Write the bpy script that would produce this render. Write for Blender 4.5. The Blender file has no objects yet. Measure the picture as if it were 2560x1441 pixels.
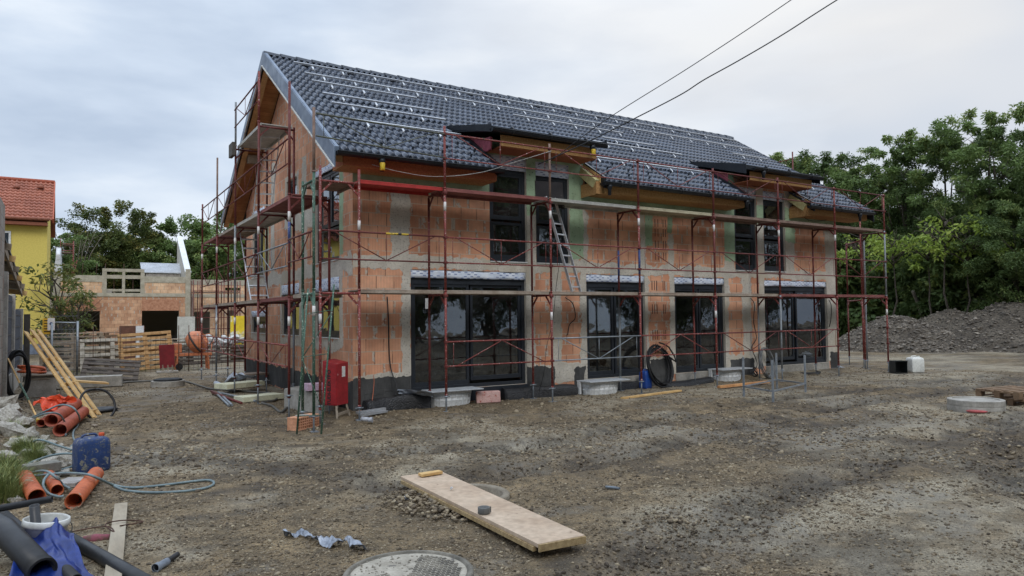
import bpy, math, random
import numpy as np
from mathutils import Vector, Matrix
random.seed(7)
SC = bpy.context.scene
# ------------------------------------------------------------------ camera, sky, sun, exposure
CP = (-3.46430, -12.32493, 1.82671); YAW, PIT, ROLL, FPX = 0.559294, 0.0385232, -0.0105065, 1777.96
_f = Vector((math.sin(YAW)*math.cos(PIT), math.cos(YAW)*math.cos(PIT), math.sin(PIT)))
_r = Vector((math.cos(YAW), -math.sin(YAW), 0)); _u = _r.cross(_f)
_R = _r*math.cos(ROLL)+_u*math.sin(ROLL); _U = -_r*math.sin(ROLL)+_u*math.cos(ROLL)
cd = bpy.data.cameras.new('camera'); cam = bpy.data.objects.new('camera', cd); SC.collection.objects.link(cam)
cam.matrix_world = Matrix(((_R.x, _U.x, -_f.x, CP[0]), (_R.y, _U.y, -_f.y, CP[1]), (_R.z, _U.z, -_f.z, CP[2]), (0, 0, 0, 1)))
cd.sensor_width = 36; cd.lens = FPX/2560*36; cd.clip_end = 2000; cd.clip_start = .05
SC.camera = cam
def at(u, v, **k):
    """photo pixel -> point on the plane x=, y= or z="""
    d = _f+_R*((u-1280)/FPX)-_U*((v-720.5)/FPX)
    (a, val), = k.items(); i = 'xyz'.index(a)
    return Vector(CP)+d*((val-CP[i])/d[i])
W = bpy.data.worlds.new('World'); SC.world = W; W.use_nodes = True
nt = W.node_tree; N = nt.nodes; Lk = nt.links; N.clear()
out = N.new('ShaderNodeOutputWorld'); sky = N.new('ShaderNodeTexSky'); sky.sky_type = 'NISHITA'; sky.sun_disc = False
SUN_EL, SUN_AZ = math.radians(42), math.radians(195)
sky.sun_elevation = SUN_EL; sky.sun_rotation = SUN_AZ; sky.air_density = 1.5; sky.dust_density = 3
b1 = N.new('ShaderNodeBackground'); b1.inputs[1].default_value = .05; Lk.new(sky.outputs[0], b1.inputs[0])
tc = N.new('ShaderNodeTexCoord'); mp = N.new('ShaderNodeMapping'); mp.inputs['Scale'].default_value = (1, 1, 3.2); mp.inputs['Rotation'].default_value = (0, .12, .5)
Lk.new(tc.outputs['Generated'], mp.inputs[0])
def wnoise(sc, det, loc):
    n = N.new('ShaderNodeTexNoise'); n.inputs['Scale'].default_value = sc; n.inputs['Detail'].default_value = det; n.inputs['Roughness'].default_value = .5
    m2 = N.new('ShaderNodeMapping'); m2.inputs['Location'].default_value = loc; Lk.new(mp.outputs[0], m2.inputs[0]); Lk.new(m2.outputs[0], n.inputs[0]); return n
n1 = wnoise(2.3, 7, (0, 0, 0)); n2 = wnoise(1.3, 3, (4, 2, 1))
r1 = N.new('ShaderNodeValToRGB'); Lk.new(n1.outputs[0], r1.inputs[0])
r1.color_ramp.elements[0].position = .40; r1.color_ramp.elements[0].color = (.46, .55, .69, 1)
r1.color_ramp.elements[1].position = .62; r1.color_ramp.elements[1].color = (.75, .82, .91, 1)
e = r1.color_ramp.elements.new(.52); e.color = (.59, .68, .81, 1)
# warmer, brighter cloud low towards the right of the view
sx = N.new('ShaderNodeVectorMath'); sx.operation = 'DOT_PRODUCT'; Lk.new(tc.outputs['Generated'], sx.inputs[0])
wd = Vector((math.sin(YAW+.62), math.cos(YAW+.62), .18)).normalized(); sx.inputs[1].default_value = wd
mr = N.new('ShaderNodeMapRange'); mr.inputs[1].default_value = .62; mr.inputs[2].default_value = 1.0; Lk.new(sx.outputs['Value'], mr.inputs[0])
mul = N.new('ShaderNodeMath'); mul.operation = 'MULTIPLY'; Lk.new(mr.outputs[0], mul.inputs[0])
mr2 = N.new('ShaderNodeMapRange'); mr2.inputs[1].default_value = .3; mr2.inputs[2].default_value = .62; mr2.inputs[3].default_value = .22; mr2.inputs[4].default_value = 1; Lk.new(n2.outputs[0], mr2.inputs[0])
Lk.new(mr2.outputs[0], mul.inputs[1])
mx = N.new('ShaderNodeMixRGB'); Lk.new(mul.outputs[0], mx.inputs[0]); Lk.new(r1.outputs[0], mx.inputs[1]); mx.inputs[2].default_value = (.85, .825, .795, 1)
b2 = N.new('ShaderNodeBackground'); Lk.new(mx.outputs[0], b2.inputs[0])
sz = N.new('ShaderNodeSeparateXYZ'); Lk.new(tc.outputs['Generated'], sz.inputs[0])
mz = N.new('ShaderNodeMapRange'); mz.interpolation_type = 'SMOOTHSTEP'; mz.inputs[1].default_value = .35; mz.inputs[2].default_value = .95; mz.inputs[3].default_value = .93; mz.inputs[4].default_value = 2.4; Lk.new(sz.outputs[2], mz.inputs[0]); Lk.new(mz.outputs[0], b2.inputs[1])   # overcast: the zenith is the brightest part
ms = N.new('ShaderNodeMixShader'); ms.inputs[0].default_value = .93; Lk.new(b1.outputs[0], ms.inputs[1]); Lk.new(b2.outputs[0], ms.inputs[2]); Lk.new(ms.outputs[0], out.inputs[0])
sl = bpy.data.lights.new('sun', 'SUN'); sl.energy = .9; sl.angle = math.radians(25); sl.color = (1, .95, .88)
so = bpy.data.objects.new('sun', sl); SC.collection.objects.link(so)
sd = Vector((math.sin(SUN_AZ)*math.cos(SUN_EL), math.cos(SUN_AZ)*math.cos(SUN_EL), math.sin(SUN_EL)))
so.rotation_euler = sd.to_track_quat('Z', 'Y').to_euler()
SC.view_settings.view_transform = 'Standard'; SC.view_settings.look = 'None'; SC.view_settings.exposure = 0.32; SC.view_settings.gamma = 1
# ------------------------------------------------------------------ helpers
def S(r, g, b):
    def c(x):
        x /= 255; return x/12.92 if x <= .04045 else ((x+.055)/1.055)**2.4
    return (c(r), c(g), c(b), 1)
def vnoise(x, y, seed=0):
    xi = np.floor(x).astype(np.int64); yi = np.floor(y).astype(np.int64); xf = x-xi; yf = y-yi
    def h(a, b):
        n = (a*374761393+b*668265263+seed*1442695041) & 0xffffffff
        n = ((n ^ (n >> 13))*1274126177) & 0xffffffff
        return ((n ^ (n >> 16)) & 0xffff)/65535.0
    sx = xf*xf*(3-2*xf); sy = yf*yf*(3-2*yf)
    return (h(xi, yi)*(1-sx)+h(xi+1, yi)*sx)*(1-sy)+(h(xi, yi+1)*(1-sx)+h(xi+1, yi+1)*sx)*sy
def fbm(x, y, o=4, seed=0):
    t = 0; a = .5; s = 0
    for i in range(o):
        t = t+a*vnoise(x, y, seed+i*17); s += a; a *= .5; x = x*2.03+3.1; y = y*2.03+1.7
    return t/s
def ss(a, b, x): t = np.clip((x-a)/(b-a), 0, 1); return t*t*(3-2*t)
def pline_dist(x, y, pts):
    best = np.full(np.shape(x), 1e9)
    for (a, b), (c, d) in zip(pts[:-1], pts[1:]):
        dx, dy = c-a, d-b; t = np.clip(((x-a)*dx+(y-b)*dy)/(dx*dx+dy*dy), 0, 1)
        best = np.minimum(best, np.hypot(x-a-t*dx, y-b-t*dy))
    return best
TRK = {'A': [(-.5, -5.0), (1.82, -5.39), (3.86, -5.03), (6.24, -4.48), (9.33, -3.89), (12.9, -3.95), (18, -3.6)],
       'B': [(-1.5, -8.9), (2.18, -7.74), (4.24, -7.47), (6.83, -6.76), (10.58, -6.52), (18, -6.2)],
       'C': [(-3.2, -1.4), (-2.72, -1.77), (-1.6, -2.86), (-.77, -4.25), (.2, -4.9)],
       'A2': [(1.6, -4.2), (3.4, -3.7), (5.8, -3.0), (8.9, -2.5), (12.5, -2.6), (18, -2.4)], 'B2': [(4.2, -9.4), (5.6, -8.2), (8.2, -7.6), (11, -7.9)],
       'D': [(9.5, -6.6), (8.17, -7.3), (5.21, -8.62)], 'E': [(-.4, -3.0), (.6, -3.45), (1.86, -3.99), (3.37, -3.87), (6, -3.2)]}
def churn(x, y):
    c = np.zeros(np.shape(x))
    for k, w in (('A', .42), ('A2', .36), ('B', .42), ('B2', .4), ('C', .38), ('D', .4), ('E', .42)): c = np.maximum(c, np.exp(-(pline_dist(x, y, TRK[k])/w)**4))
    blob = ss(1.5, .9, np.hypot((x-6.2)/1.6, (y+5.3)/1.0)+.5*(fbm(x*1.2, y*1.2, 3, 15)-.5))
    return np.maximum(c, blob)*ss(.28, .5, fbm(x*1.5, y*1.5, 4, 31))
def gz(x, y, fine=False):
    x = np.asarray(x, float); y = np.asarray(y, float)
    z = .05*(fbm(x*.33, y*.33, 3, 5)-.5)
    z = z-.05*np.exp(-((x-0)**2+(y+.9)**2)/1.5)
    z = z+.30*ss(-3.7, -4.7, x)*ss(-5.5, -2.5, y)*ss(9, 3, y)                       # bank along the left edge
    z = z+.10*ss(.6, 1.0, y)*ss(9.0, 12.5, x)*ss(19, 17, x)
    if fine:
        m = ss(60, 25, np.hypot(x+3, y+12))
        ch = churn(x, y)
        z = z+m*(.035*(fbm(x*1.6, y*1.6, 4, 9)-.5)+(.018+.05*ch)*(fbm(x*6, y*6, 4, 11)-.5)+.03*ch*(fbm(x*2.6, y*2.6, 3, 19)-.5))
        for k, w, d in (('A', .24, .05), ('A2', .24, .045), ('B', .24, .045), ('B2', .22, .04), ('D', .22, .05), ('E', .2, .03)):
            q = pline_dist(x, y, TRK[k])
            z = z-d*np.exp(-(q/w)**2)+.6*d*np.exp(-((q-w*1.7)/(.5*w))**2)
            z = z+.022*np.sin((x*.9+y*.35)*2*np.pi/.17)*np.exp(-(q/w)**4)
        q = pline_dist(x, y, TRK['C']); z = z+.05*np.exp(-(q/.22)**2)*(fbm(x*6, y*6, 3, 3))
        z = z-.16*ss(.44, .36, np.hypot(x+.02, y+5.95))                          # open shaft under the board
    return z
def g(x, y): return float(gz(x, y))
WL = {}
def wloc(o):
    v = Vector((0, 0, 0))
    while o: v = v+o.location; o = o.parent
    return v
class MB:
    def __init__(s): s.v = []; s.f = []; s.s = []; s.m = []; s.cm = 0
    def face(s, idx, sm=False): s.f.append(tuple(idx)); s.s.append(sm); s.m.append(s.cm)
    def pts(s, L): n = len(s.v); s.v += [tuple(p) for p in L]; return n
    def poly(s, L): n = s.pts(L); s.face(range(n, n+len(L))); return s
    def box(s, x0, x1, y0, y1, z0, z1):
        n = s.pts([(x, y, z) for z in (z0, z1) for y in (y0, y1) for x in (x0, x1)])
        for q in ((0, 2, 3, 1), (4, 5, 7, 6), (0, 1, 5, 4), (2, 6, 7, 3), (0, 4, 6, 2), (1, 3, 7, 5)): s.face([n+i for i in q])
        return s
    def hexa(s, P):
        n = s.pts(P)
        for q in ((0, 3, 2, 1), (4, 5, 6, 7), (0, 1, 5, 4), (1, 2, 6, 5), (2, 3, 7, 6), (3, 0, 4, 7)): s.face([n+i for i in q])
        return s
    def beam(s, p, q, w, h, up=(0, 0, 1), o=0):
        p = Vector(p); q = Vector(q); d = (q-p).normalized(); up = Vector(up)
        a = d.cross(up)
        if a.length < 1e-4: a = d.cross(Vector((1, 0, 0)))
        a.normalize(); b = a.cross(d).normalized(); a = a*(w/2); b = b*(h/2)
        return s.hexa([p-a-b, p+a-b, p+a+b, p-a+b, q-a-b, q+a-b, q+a+b, q-a+b])
    def tube(s, P, r, n=8, cap=True, wall=0):
        P = [Vector(p) for p in P]; k = len(P); R_ = r if isinstance(r, (list, tuple)) else [r]*k
        t = (P[1]-P[0]).normalized(); a = t.cross(Vector((0, 0, 1)))
        if a.length < 1e-3: a = t.cross(Vector((1, 0, 0)))
        a.normalize(); rings = []
        for i in range(k):
            t = ((P[min(i+1, k-1)]-P[max(i-1, 0)])).normalized(); a = (a-t*a.dot(t)).normalized(); b = t.cross(a)
            rings.append(s.pts([P[i]+(a*math.cos(2*math.pi*j/n)+b*math.sin(2*math.pi*j/n))*R_[i] for j in range(n)]))
            if wall: pass
        for i in range(k-1):
            for j in range(n): s.face((rings[i]+j, rings[i]+(j+1) % n, rings[i+1]+(j+1) % n, rings[i+1]+j), True)
        if wall:
            m = MB(); m.tube(P, [x-wall for x in R_], n, False); o = s.pts(m.v)
            for fc in m.f: s.face([o+i for i in reversed(fc)], True)
            for e0 in (0, k-1):
                for j in range(n): s.face((rings[e0]+j, rings[e0]+(j+1) % n, o+e0*n+(j+1) % n, o+e0*n+j))
        elif cap:
            s.face([rings[0]+j for j in reversed(range(n))]); s.face([rings[-1]+j for j in range(n)])
        return s
    def lathe(s, c, prof, n=24, smooth=True, ax=None):
        c = Vector(c); R3 = Matrix.Identity(3) if ax is None else Vector(ax).to_track_quat('Z', 'Y').to_matrix()
        rings = []
        for (r, z) in prof: rings.append(s.pts([c+R3@Vector((r*math.cos(2*math.pi*j/n), r*math.sin(2*math.pi*j/n), z)) for j in range(n)]))
        for i in range(len(prof)-1):
            for j in range(n): s.face((rings[i]+j, rings[i]+(j+1) % n, rings[i+1]+(j+1) % n, rings[i+1]+j), smooth)
        if prof[0][0] > 1e-4: s.face([rings[0]+j for j in reversed(range(n))])
        if prof[-1][0] > 1e-4: s.face([rings[-1]+j for j in range(n)])
        return s
    def xf(s, M4):
        s.v = [tuple(M4@Vector(p)) for p in s.v]; return s
    def build(s, name, mat, parent=None, bevel=0, local=False):
        me = bpy.data.meshes.new(name); V = s.v
        if parent is not None:
            o = Vector((0, 0, 0)) if local else wloc(parent)
            V = [(p[0]-o.x, p[1]-o.y, p[2]-o.z) for p in V]; loc = (0, 0, 0)
        elif local: loc = (0, 0, 0)
        else:
            A = np.array(V); c = ((A[:, 0].min()+A[:, 0].max())/2, (A[:, 1].min()+A[:, 1].max())/2, A[:, 2].min()); V = A-np.array(c); loc = c
        me.from_pydata([tuple(map(float, p)) for p in V], [], s.f)
        ms_ = mat if isinstance(mat, (list, tuple)) else [mat]
        for m in ms_: me.materials.append(m)
        me.polygons.foreach_set('use_smooth', s.s)
        if len(ms_) > 1: me.polygons.foreach_set('material_index', s.m)
        me.update(); ob = bpy.data.objects.new(name, me); SC.collection.objects.link(ob); ob.location = loc
        if parent is not None: ob.parent = parent
        if bevel:
            b = ob.modifiers.new('bevel', 'BEVEL'); b.width = bevel; b.segments = 2; b.limit_method = 'ANGLE'
        return ob
def tag(o, label=None, cat=None, group=None, kind=None):
    if label: o['label'] = label
    if cat: o['category'] = cat
    if group: o['group'] = group
    if kind: o['kind'] = kind
    return o
def thing(name, label, cat, loc=(0, 0, 0), group=None):
    o = bpy.data.objects.new(name, None); SC.collection.objects.link(o); o.location = loc; o.empty_display_size = .2
    return tag(o, label, cat, group)
def copy_thing(o, loc, rotz, label, group=None):
    r = o.copy(); SC.collection.objects.link(r); r.location = loc; r.rotation_euler = (0, 0, rotz); r['label'] = label
    if group: r['group'] = group
    for ch in list(o.children):
        c = ch.copy(); SC.collection.objects.link(c); c.parent = r
        for g2 in list(ch.children):
            d = g2.copy(); SC.collection.objects.link(d); d.parent = c
    return r
def npmesh(name, V, F, mat, parent=None, smooth=False, attrs=None, uv=None, origin=None):
    """V (n,3), F (m,k) arrays; attrs {name: per-vertex float}, uv per-vertex (n,2)"""
    V = np.asarray(V, float); F = np.asarray(F, np.int32); k = F.shape[1]
    loc = (0, 0, 0)
    if parent is not None: o = wloc(parent); V = V-np.array([o.x, o.y, o.z])
    elif origin is not None: V = V-np.array(origin); loc = origin
    me = bpy.data.meshes.new(name); me.vertices.add(len(V)); me.vertices.foreach_set('co', V.astype(np.float32).ravel())
    me.loops.add(F.size); me.loops.foreach_set('vertex_index', F.ravel()); me.polygons.add(len(F))
    me.polygons.foreach_set('loop_start', np.arange(0, F.size, k, dtype=np.int32)); me.polygons.foreach_set('loop_total', np.full(len(F), k, np.int32))
    me.polygons.foreach_set('use_smooth', np.full(len(F), smooth)); me.update(calc_edges=True)
    for an, av in (attrs or {}).items():
        a = me.attributes.new(an, 'FLOAT', 'POINT'); a.data.foreach_set('value', np.asarray(av, np.float32))
    if uv is not None:
        ul = me.uv_layers.new(name='UVMap'); ul.data.foreach_set('uv', np.asarray(uv, np.float32)[F.ravel()].ravel())
    me.validate(); me.materials.append(mat)
    ob = bpy.data.objects.new(name, me); SC.collection.objects.link(ob); ob.location = loc
    if parent is not None: ob.parent = parent
    return ob
def catmull(P, n=8):
    P = [Vector(p) for p in P]; Q = [P[0]*2-P[1]]+P+[P[-1]*2-P[-2]]; out_ = []
    for i in range(1, len(Q)-2):
        a, b, c, d = Q[i-1:i+3]
        for j in range(n):
            t = j/n; out_.append(.5*((2*b)+(c-a)*t+(2*a-5*b+4*c-d)*t*t+(3*b-a-3*c+d)*t**3))
    return out_+[P[-1]]
# ------------------------------------------------------------------ materials
class Mt:
    def __init__(s, name):
        s.m = bpy.data.materials.new(name); s.m.use_nodes = True; s.t = s.m.node_tree; s.n = s.t.nodes; s.l = s.t.links
        s.p = s.n['Principled BSDF']; s.o = s.n['Material Output']
        s.tc = s.n.new('ShaderNodeTexCoord'); s.vec = s.tc.outputs['Object']
    def N(s, t, **k):
        n = s.n.new('ShaderNode'+t)
        for a, b in k.items():
            if isinstance(b, bpy.types.NodeSocket): s.l.new(b, n.inputs[a.replace('_', ' ')])
            elif a.replace('_', ' ') in n.inputs.keys(): n.inputs[a.replace('_', ' ')].default_value = b
            else: setattr(n, a, b)
        return n
    def noise(s, sc, det=4, rough=.55, vec=None): return s.N('TexNoise', Vector=vec or s.vec, Scale=sc, Detail=det, Roughness=rough).outputs[0]
    def ramp(s, x, a, b, v0=0, v1=1):
        n = s.n.new('ShaderNodeMapRange'); s.l.new(x, n.inputs[0])
        for i, v in enumerate((a, b, v0, v1)): n.inputs[i+1].default_value = v
        return n.outputs[0]
    def mix(s, f, a, b, mode='MIX'):
        n = s.n.new('ShaderNodeMixRGB'); n.blend_type = mode
        for i, v in enumerate((f, a, b)):
            if isinstance(v, bpy.types.NodeSocket): s.l.new(v, n.inputs[i])
            else: n.inputs[i].default_value = v
        return n.outputs[0]
    def math(s, op, a, b=0):
        n = s.n.new('ShaderNodeMath'); n.operation = op
        for i, v in enumerate((a, b)):
            if isinstance(v, bpy.types.NodeSocket): s.l.new(v, n.inputs[i])
            else: n.inputs[i].default_value = v
        return n.outputs[0]
    def stretch(s, sc, vec=None, rot=(0, 0, 0)):
        n = s.n.new('ShaderNodeMapping'); s.l.new(vec or s.vec, n.inputs[0]); n.inputs['Scale'].default_value = sc; n.inputs['Rotation'].default_value = rot; return n.outputs[0]
    def attr(s, a): n = s.n.new('ShaderNodeAttribute'); n.attribute_name = a; return n.outputs['Fac']
    def bump(s, h, st, dist=.01):
        n = s.n.new('ShaderNodeBump'); n.inputs['Strength'].default_value = st; n.inputs['Distance'].default_value = dist; s.l.new(h, n.inputs['Height']); s.l.new(n.outputs[0], s.p.inputs['Normal'])
    def set(s, col=None, rough=None, metal=None, spec=None):
        for k, v in (('Base Color', col), ('Roughness', rough), ('Metallic', metal), ('Specular IOR Level', spec)):
            if v is None: continue
            if isinstance(v, bpy.types.NodeSocket): s.l.new(v, s.p.inputs[k])
            else: s.p.inputs[k].default_value = v
        return s.m
_mc = {}
def M(name, c1, c2=None, sc=6, rough=.75, bump=.0, bs=None, spots=None, metal=0, st=None, lo=.35, hi=.65, spec=.4):
    if name in _mc: return _mc[name]
    m = Mt(name); c2 = c2 or tuple(x*.72 for x in c1[:3])+(1,)
    if st: m.vec = m.stretch(st)
    f = m.ramp(m.noise(sc, 6), lo, hi); col = m.mix(f, c1, c2)
    fine = m.ramp(m.noise(sc*7, 3), .3, .7, .82, 1.12); col = m.mix(1, col, m.N('CombineColor', Red=fine, Green=fine, Blue=fine).outputs[0], 'MULTIPLY')
    if spots:
        for (cc, s_, th) in spots:
            k = m.ramp(m.noise(s_, 5, .65), th, th+.03); col = m.mix(k, col, cc)
    if bump: m.bump(m.noise(bs or sc*5, 5), bump)
    rr = m.ramp(m.noise(sc*2, 3), .3, .7, max(rough-.1, .02), min(rough+.1, 1))
    _mc[name] = m.set(col, rr, metal, spec); return _mc[name]
# ------------------------------------------------------------------ ground
def axis(lo, hi, segs):
    """segs: list of (a, b, step) fine intervals; geometric growth outside"""
    c = []
    for a, b, st in segs: c += list(np.arange(a, b, st))
    c = sorted(set(np.round(c, 4))); x = c[0]; d = c[1]-c[0]
    while x > lo: d *= 1.18; x -= d; c.insert(0, x)
    x = c[-1]; d = c[-1]-c[-2]
    while x < hi: d *= 1.18; x += d; c.append(x)
    return np.array(c)
def ground_mat():
    m = Mt('wet_gravelly_soil'); v = m.vec
    wet = m.attr('wet'); sand = m.attr('sand')
    base = m.mix(m.ramp(m.noise(.9, 6), .35, .65), S(138, 119, 90), S(108, 92, 69))
    base = m.mix(m.ramp(m.noise(3.3, 6, .65), .42, .62), base, S(82, 70, 52))
    base = m.mix(m.math('MULTIPLY', sand, m.ramp(m.noise(2.2, 5), .3, .6)), base, S(152, 142, 122))
    def stones(sc, th, c1, c2, amt):
        vo = m.N('TexVoronoi', Vector=v, Scale=sc); vo.inputs['Randomness'].default_value = 1
        k = m.ramp(vo.outputs['Distance'], th, th-.10); sel = m.N('SeparateColor', Color=vo.outputs['Color'])
        k = m.math('MULTIPLY', k, m.ramp(sel.outputs[0], 1-amt, 1-amt+.03))
        return k, m.mix(sel.outputs[1], c1, c2), vo.outputs['Distance']
    k1, cc1, d1 = stones(75, .42, S(156, 143, 120), S(84, 75, 62), .85)
    k2, cc2, d2 = stones(33, .36, S(166, 155, 134), S(96, 85, 70), .5)
    col = m.mix(m.math('MULTIPLY', k1, .75), base, cc1); col = m.mix(m.math('MULTIPLY', k2, .8), col, cc2)
    gr_ = m.ramp(m.noise(48, 5, .75), .35, .65, .62, 1.34); gr2 = m.ramp(m.noise(13, 5, .7), .32, .68, .74, 1.20); gg = m.math('MULTIPLY', gr_, gr2); col = m.mix(1, col, m.N('CombineColor', Red=gg, Green=gg, Blue=gg).outputs[0], 'MULTIPLY')
    col = m.mix(m.math('MULTIPLY', m.attr('silt'), m.ramp(m.noise(6, 6, .7), .4, .6, .1, .75)), col, S(112, 108, 100))
    wn = m.math('MULTIPLY', wet, m.ramp(m.noise(4, 6, .7), .30, .55, .45, 1))
    col = m.mix(wn, col, m.mix(.74, col, S(38, 32, 27)))
    h = m.math('ADD', m.math('MULTIPLY', k1, .35), m.math('MULTIPLY', k2, .9)); h = m.math('ADD', h, m.math('MULTIPLY', m.noise(22, 6, .7), 1.1))
    m.bump(h, .9, .022)
    ro = m.ramp(wn, 0, 1, .92, .66); ro = m.math('SUBTRACT', ro, m.math('MULTIPLY', m.attr('silt'), .22)); ro = m.math('ADD', ro, m.ramp(m.noise(1.7, 4), .5, .64, 0, -.22))
    return m.set(col, ro, 0, .35)
GM = ground_mat()
X = axis(-400, 600, [(-6.5, -3.2, .05), (-3.2, 3.2, .035), (3.2, 9, .05), (9, 20, .1)]); Y = axis(-60, 900, [(-9.6, -4, .035), (-4, 0, .05), (0, 6, .09), (6, 17, .15)])
gx, gy = np.meshgrid(X, Y); gzv = gz(gx, gy, True); nx, ny = len(X), len(Y)
wet = np.zeros_like(gx)
wet = churn(gx, gy)
wet = np.maximum(wet, ss(.50, .60, fbm(gx*.55+3, gy*.8, 5, 41))*ss(1.5, 4, gx)*ss(-1.5, -3.5, gy)*.75)
wet = np.maximum(wet, .7*ss(.58, .66, fbm(gx*.8, gy*1.1, 5, 43)))
silt = ss(1.9, .8, np.hypot((gx-6)/2.0, (gy+5.2)/1.3))*ss(.46, .56, fbm(gx*1.3, gy*1.9, 4, 8)); silt = np.maximum(silt, .7*ss(.60, .66, fbm(gx*.7+5, gy*1.2, 4, 18))); wet = wet*(1-.75*silt)
sand = ss(.45, .6, fbm(gx*.5, gy*.5+7, 4, 51))
ii = np.arange(nx*ny).reshape(ny, nx); F = np.stack([ii[:-1, :-1], ii[:-1, 1:], ii[1:, 1:], ii[1:, :-1]], -1).reshape(-1, 4)
gr = npmesh('ground', np.stack([gx, gy, gzv], -1).reshape(-1, 3), F, GM, smooth=True, attrs={'silt': silt.ravel(), 'wet': wet.ravel(), 'sand': sand.ravel()}); tag(gr, kind='structure')
# loose stones lying on it
ICO = None
def ico():
    global ICO
    if ICO is None:
        t = (1+5**.5)/2; v = np.array([(-1, t, 0), (1, t, 0), (-1, -t, 0), (1, -t, 0), (0, -1, t), (0, 1, t), (0, -1, -t), (0, 1, -t), (t, 0, -1), (t, 0, 1), (-t, 0, -1), (-t, 0, 1)])/math.hypot(1, t)
        f = np.array([(0, 11, 5), (0, 5, 1), (0, 1, 7), (0, 7, 10), (0, 10, 11), (1, 5, 9), (5, 11, 4), (11, 10, 2), (10, 7, 6), (7, 1, 8), (3, 9, 4), (3, 4, 2), (3, 2, 6), (3, 6, 8), (3, 8, 9), (4, 9, 5), (2, 4, 11), (6, 2, 10), (8, 6, 7), (9, 8, 1)])
        ICO = (v, f)
    return ICO
def stones(name, P, r, mat, rng, parent=None, flat=.6, rough=.18, smooth=True, origin=None):
    v, f = ico(); n = len(P); a = rng.uniform(0, 2*np.pi, n); s = np.stack([r*rng.uniform(.8, 1.45, n), r*rng.uniform(.6, 1.0, n), r*rng.uniform(flat*.7, flat*1.2, n)], -1)
    V = v[None]*(1+rng.uniform(-rough, rough, (n, 12, 1))); V = V*s[:, None, :]
    tl = rng.uniform(-.5, .5, n); c, d = np.cos(tl), np.sin(tl)
    x, z = V[..., 0]*c[:, None]-V[..., 2]*d[:, None], V[..., 0]*d[:, None]+V[..., 2]*c[:, None]; V[..., 0] = x; V[..., 2] = z
    c, d = np.cos(a), np.sin(a); x, y = V[..., 0]*c[:, None]-V[..., 1]*d[:, None], V[..., 0]*d[:, None]+V[..., 1]*c[:, None]; V[..., 0] = x; V[..., 1] = y
    V += P[:, None, :]; F = (f[None]+(np.arange(n)*12)[:, None, None]).reshape(-1, 3)
    return npmesh(name, V.reshape(-1, 3), F, mat, parent, smooth, {'tone': np.repeat(rng.uniform(0, 1, n), 12)}, origin=origin)
def stone_mat(name, a, b, c):
    m = Mt(name); t = m.attr('tone'); col = m.mix(m.ramp(t, 0, .6), a, b); col = m.mix(m.ramp(t, .7, 1), col, c)
    k = m.ramp(m.noise(60, 4), .3, .7, .8, 1.15); col = m.mix(1, col, m.N('CombineColor', Red=k, Green=k, Blue=k).outputs[0], 'MULTIPLY')
    m.bump(m.noise(150, 3), .3); return m.set(col, .75, 0, .35)
SM = stone_mat('river_pebble', S(66, 57, 45), S(116, 102, 82), S(156, 143, 119))
rng = np.random.default_rng(3)
def scatter(n, th0, th1, r0, r1, rmin, rmax, pw):
    th = rng.uniform(th0, th1, n); d = r0*(r1/r0)**rng.uniform(0, 1, n); x = CP[0]+d*np.sin(th); y = CP[1]+d*np.cos(th)
    s = rmin*(rmax/rmin)**(rng.uniform(0, 1, n)**pw); dens = fbm(x*1.4, y*1.4, 4, 77); keep = rng.uniform(0, 1, n)+.55*churn(x, y) < ss(.22, .58, dens)*.9+.15
    keep &= ~((x > .9) & (x < 17) & (y > 1.0) & (y < 11)); keep &= np.hypot(x+.02, y+5.95) > .5
    x, y, s, d = x[keep], y[keep], s[keep], d[keep]; s = s*np.clip(d/9, .7, 1.25); return np.stack([x, y, gz(x, y, True)+s*.15], -1), s
P1, r1_ = scatter(150000, YAW-.72, YAW+.72, 4.2, 26, .006, .026, 2.6)
P2, r2_ = scatter(1500, YAW-.70, YAW+.70, 4.4, 16, .02, .045, 2.0)
P2[:, 2] += .0; tag(stones('gravel', np.concatenate([P1, P2]), np.concatenate([r1_, r2_]), SM, rng), kind='stuff', label='loose river gravel scattered over the brown building site soil', cat='gravel')
n_ = 90000; th = rng.uniform(YAW-.7, YAW+.7, n_); dd = 5*(22/5)**rng.uniform(0, 1, n_); x_ = CP[0]+dd*np.sin(th); y_ = CP[1]+dd*np.cos(th); k_ = (rng.uniform(0, 1, n_) < .30*churn(x_, y_)) & ~((x_ > .9) & (y_ > .9)) & (np.hypot(x_+.02, y_+5.95) > .5); x_, y_ = x_[k_], y_[k_]; s_ = .009*(3.0**(rng.uniform(0, 1, len(x_))**2.2))
CLOD = stone_mat('damp_soil_clod', S(62, 53, 43), S(84, 73, 59), S(106, 94, 77)); tag(stones('soil_clods', np.stack([x_, y_, gz(x_, y_, True)+s_*.2], -1), s_, CLOD, rng, flat=.7, rough=.3, smooth=False), kind='stuff', label='dark damp clods of churned soil along the wheel tracks', cat='soil')
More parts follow.
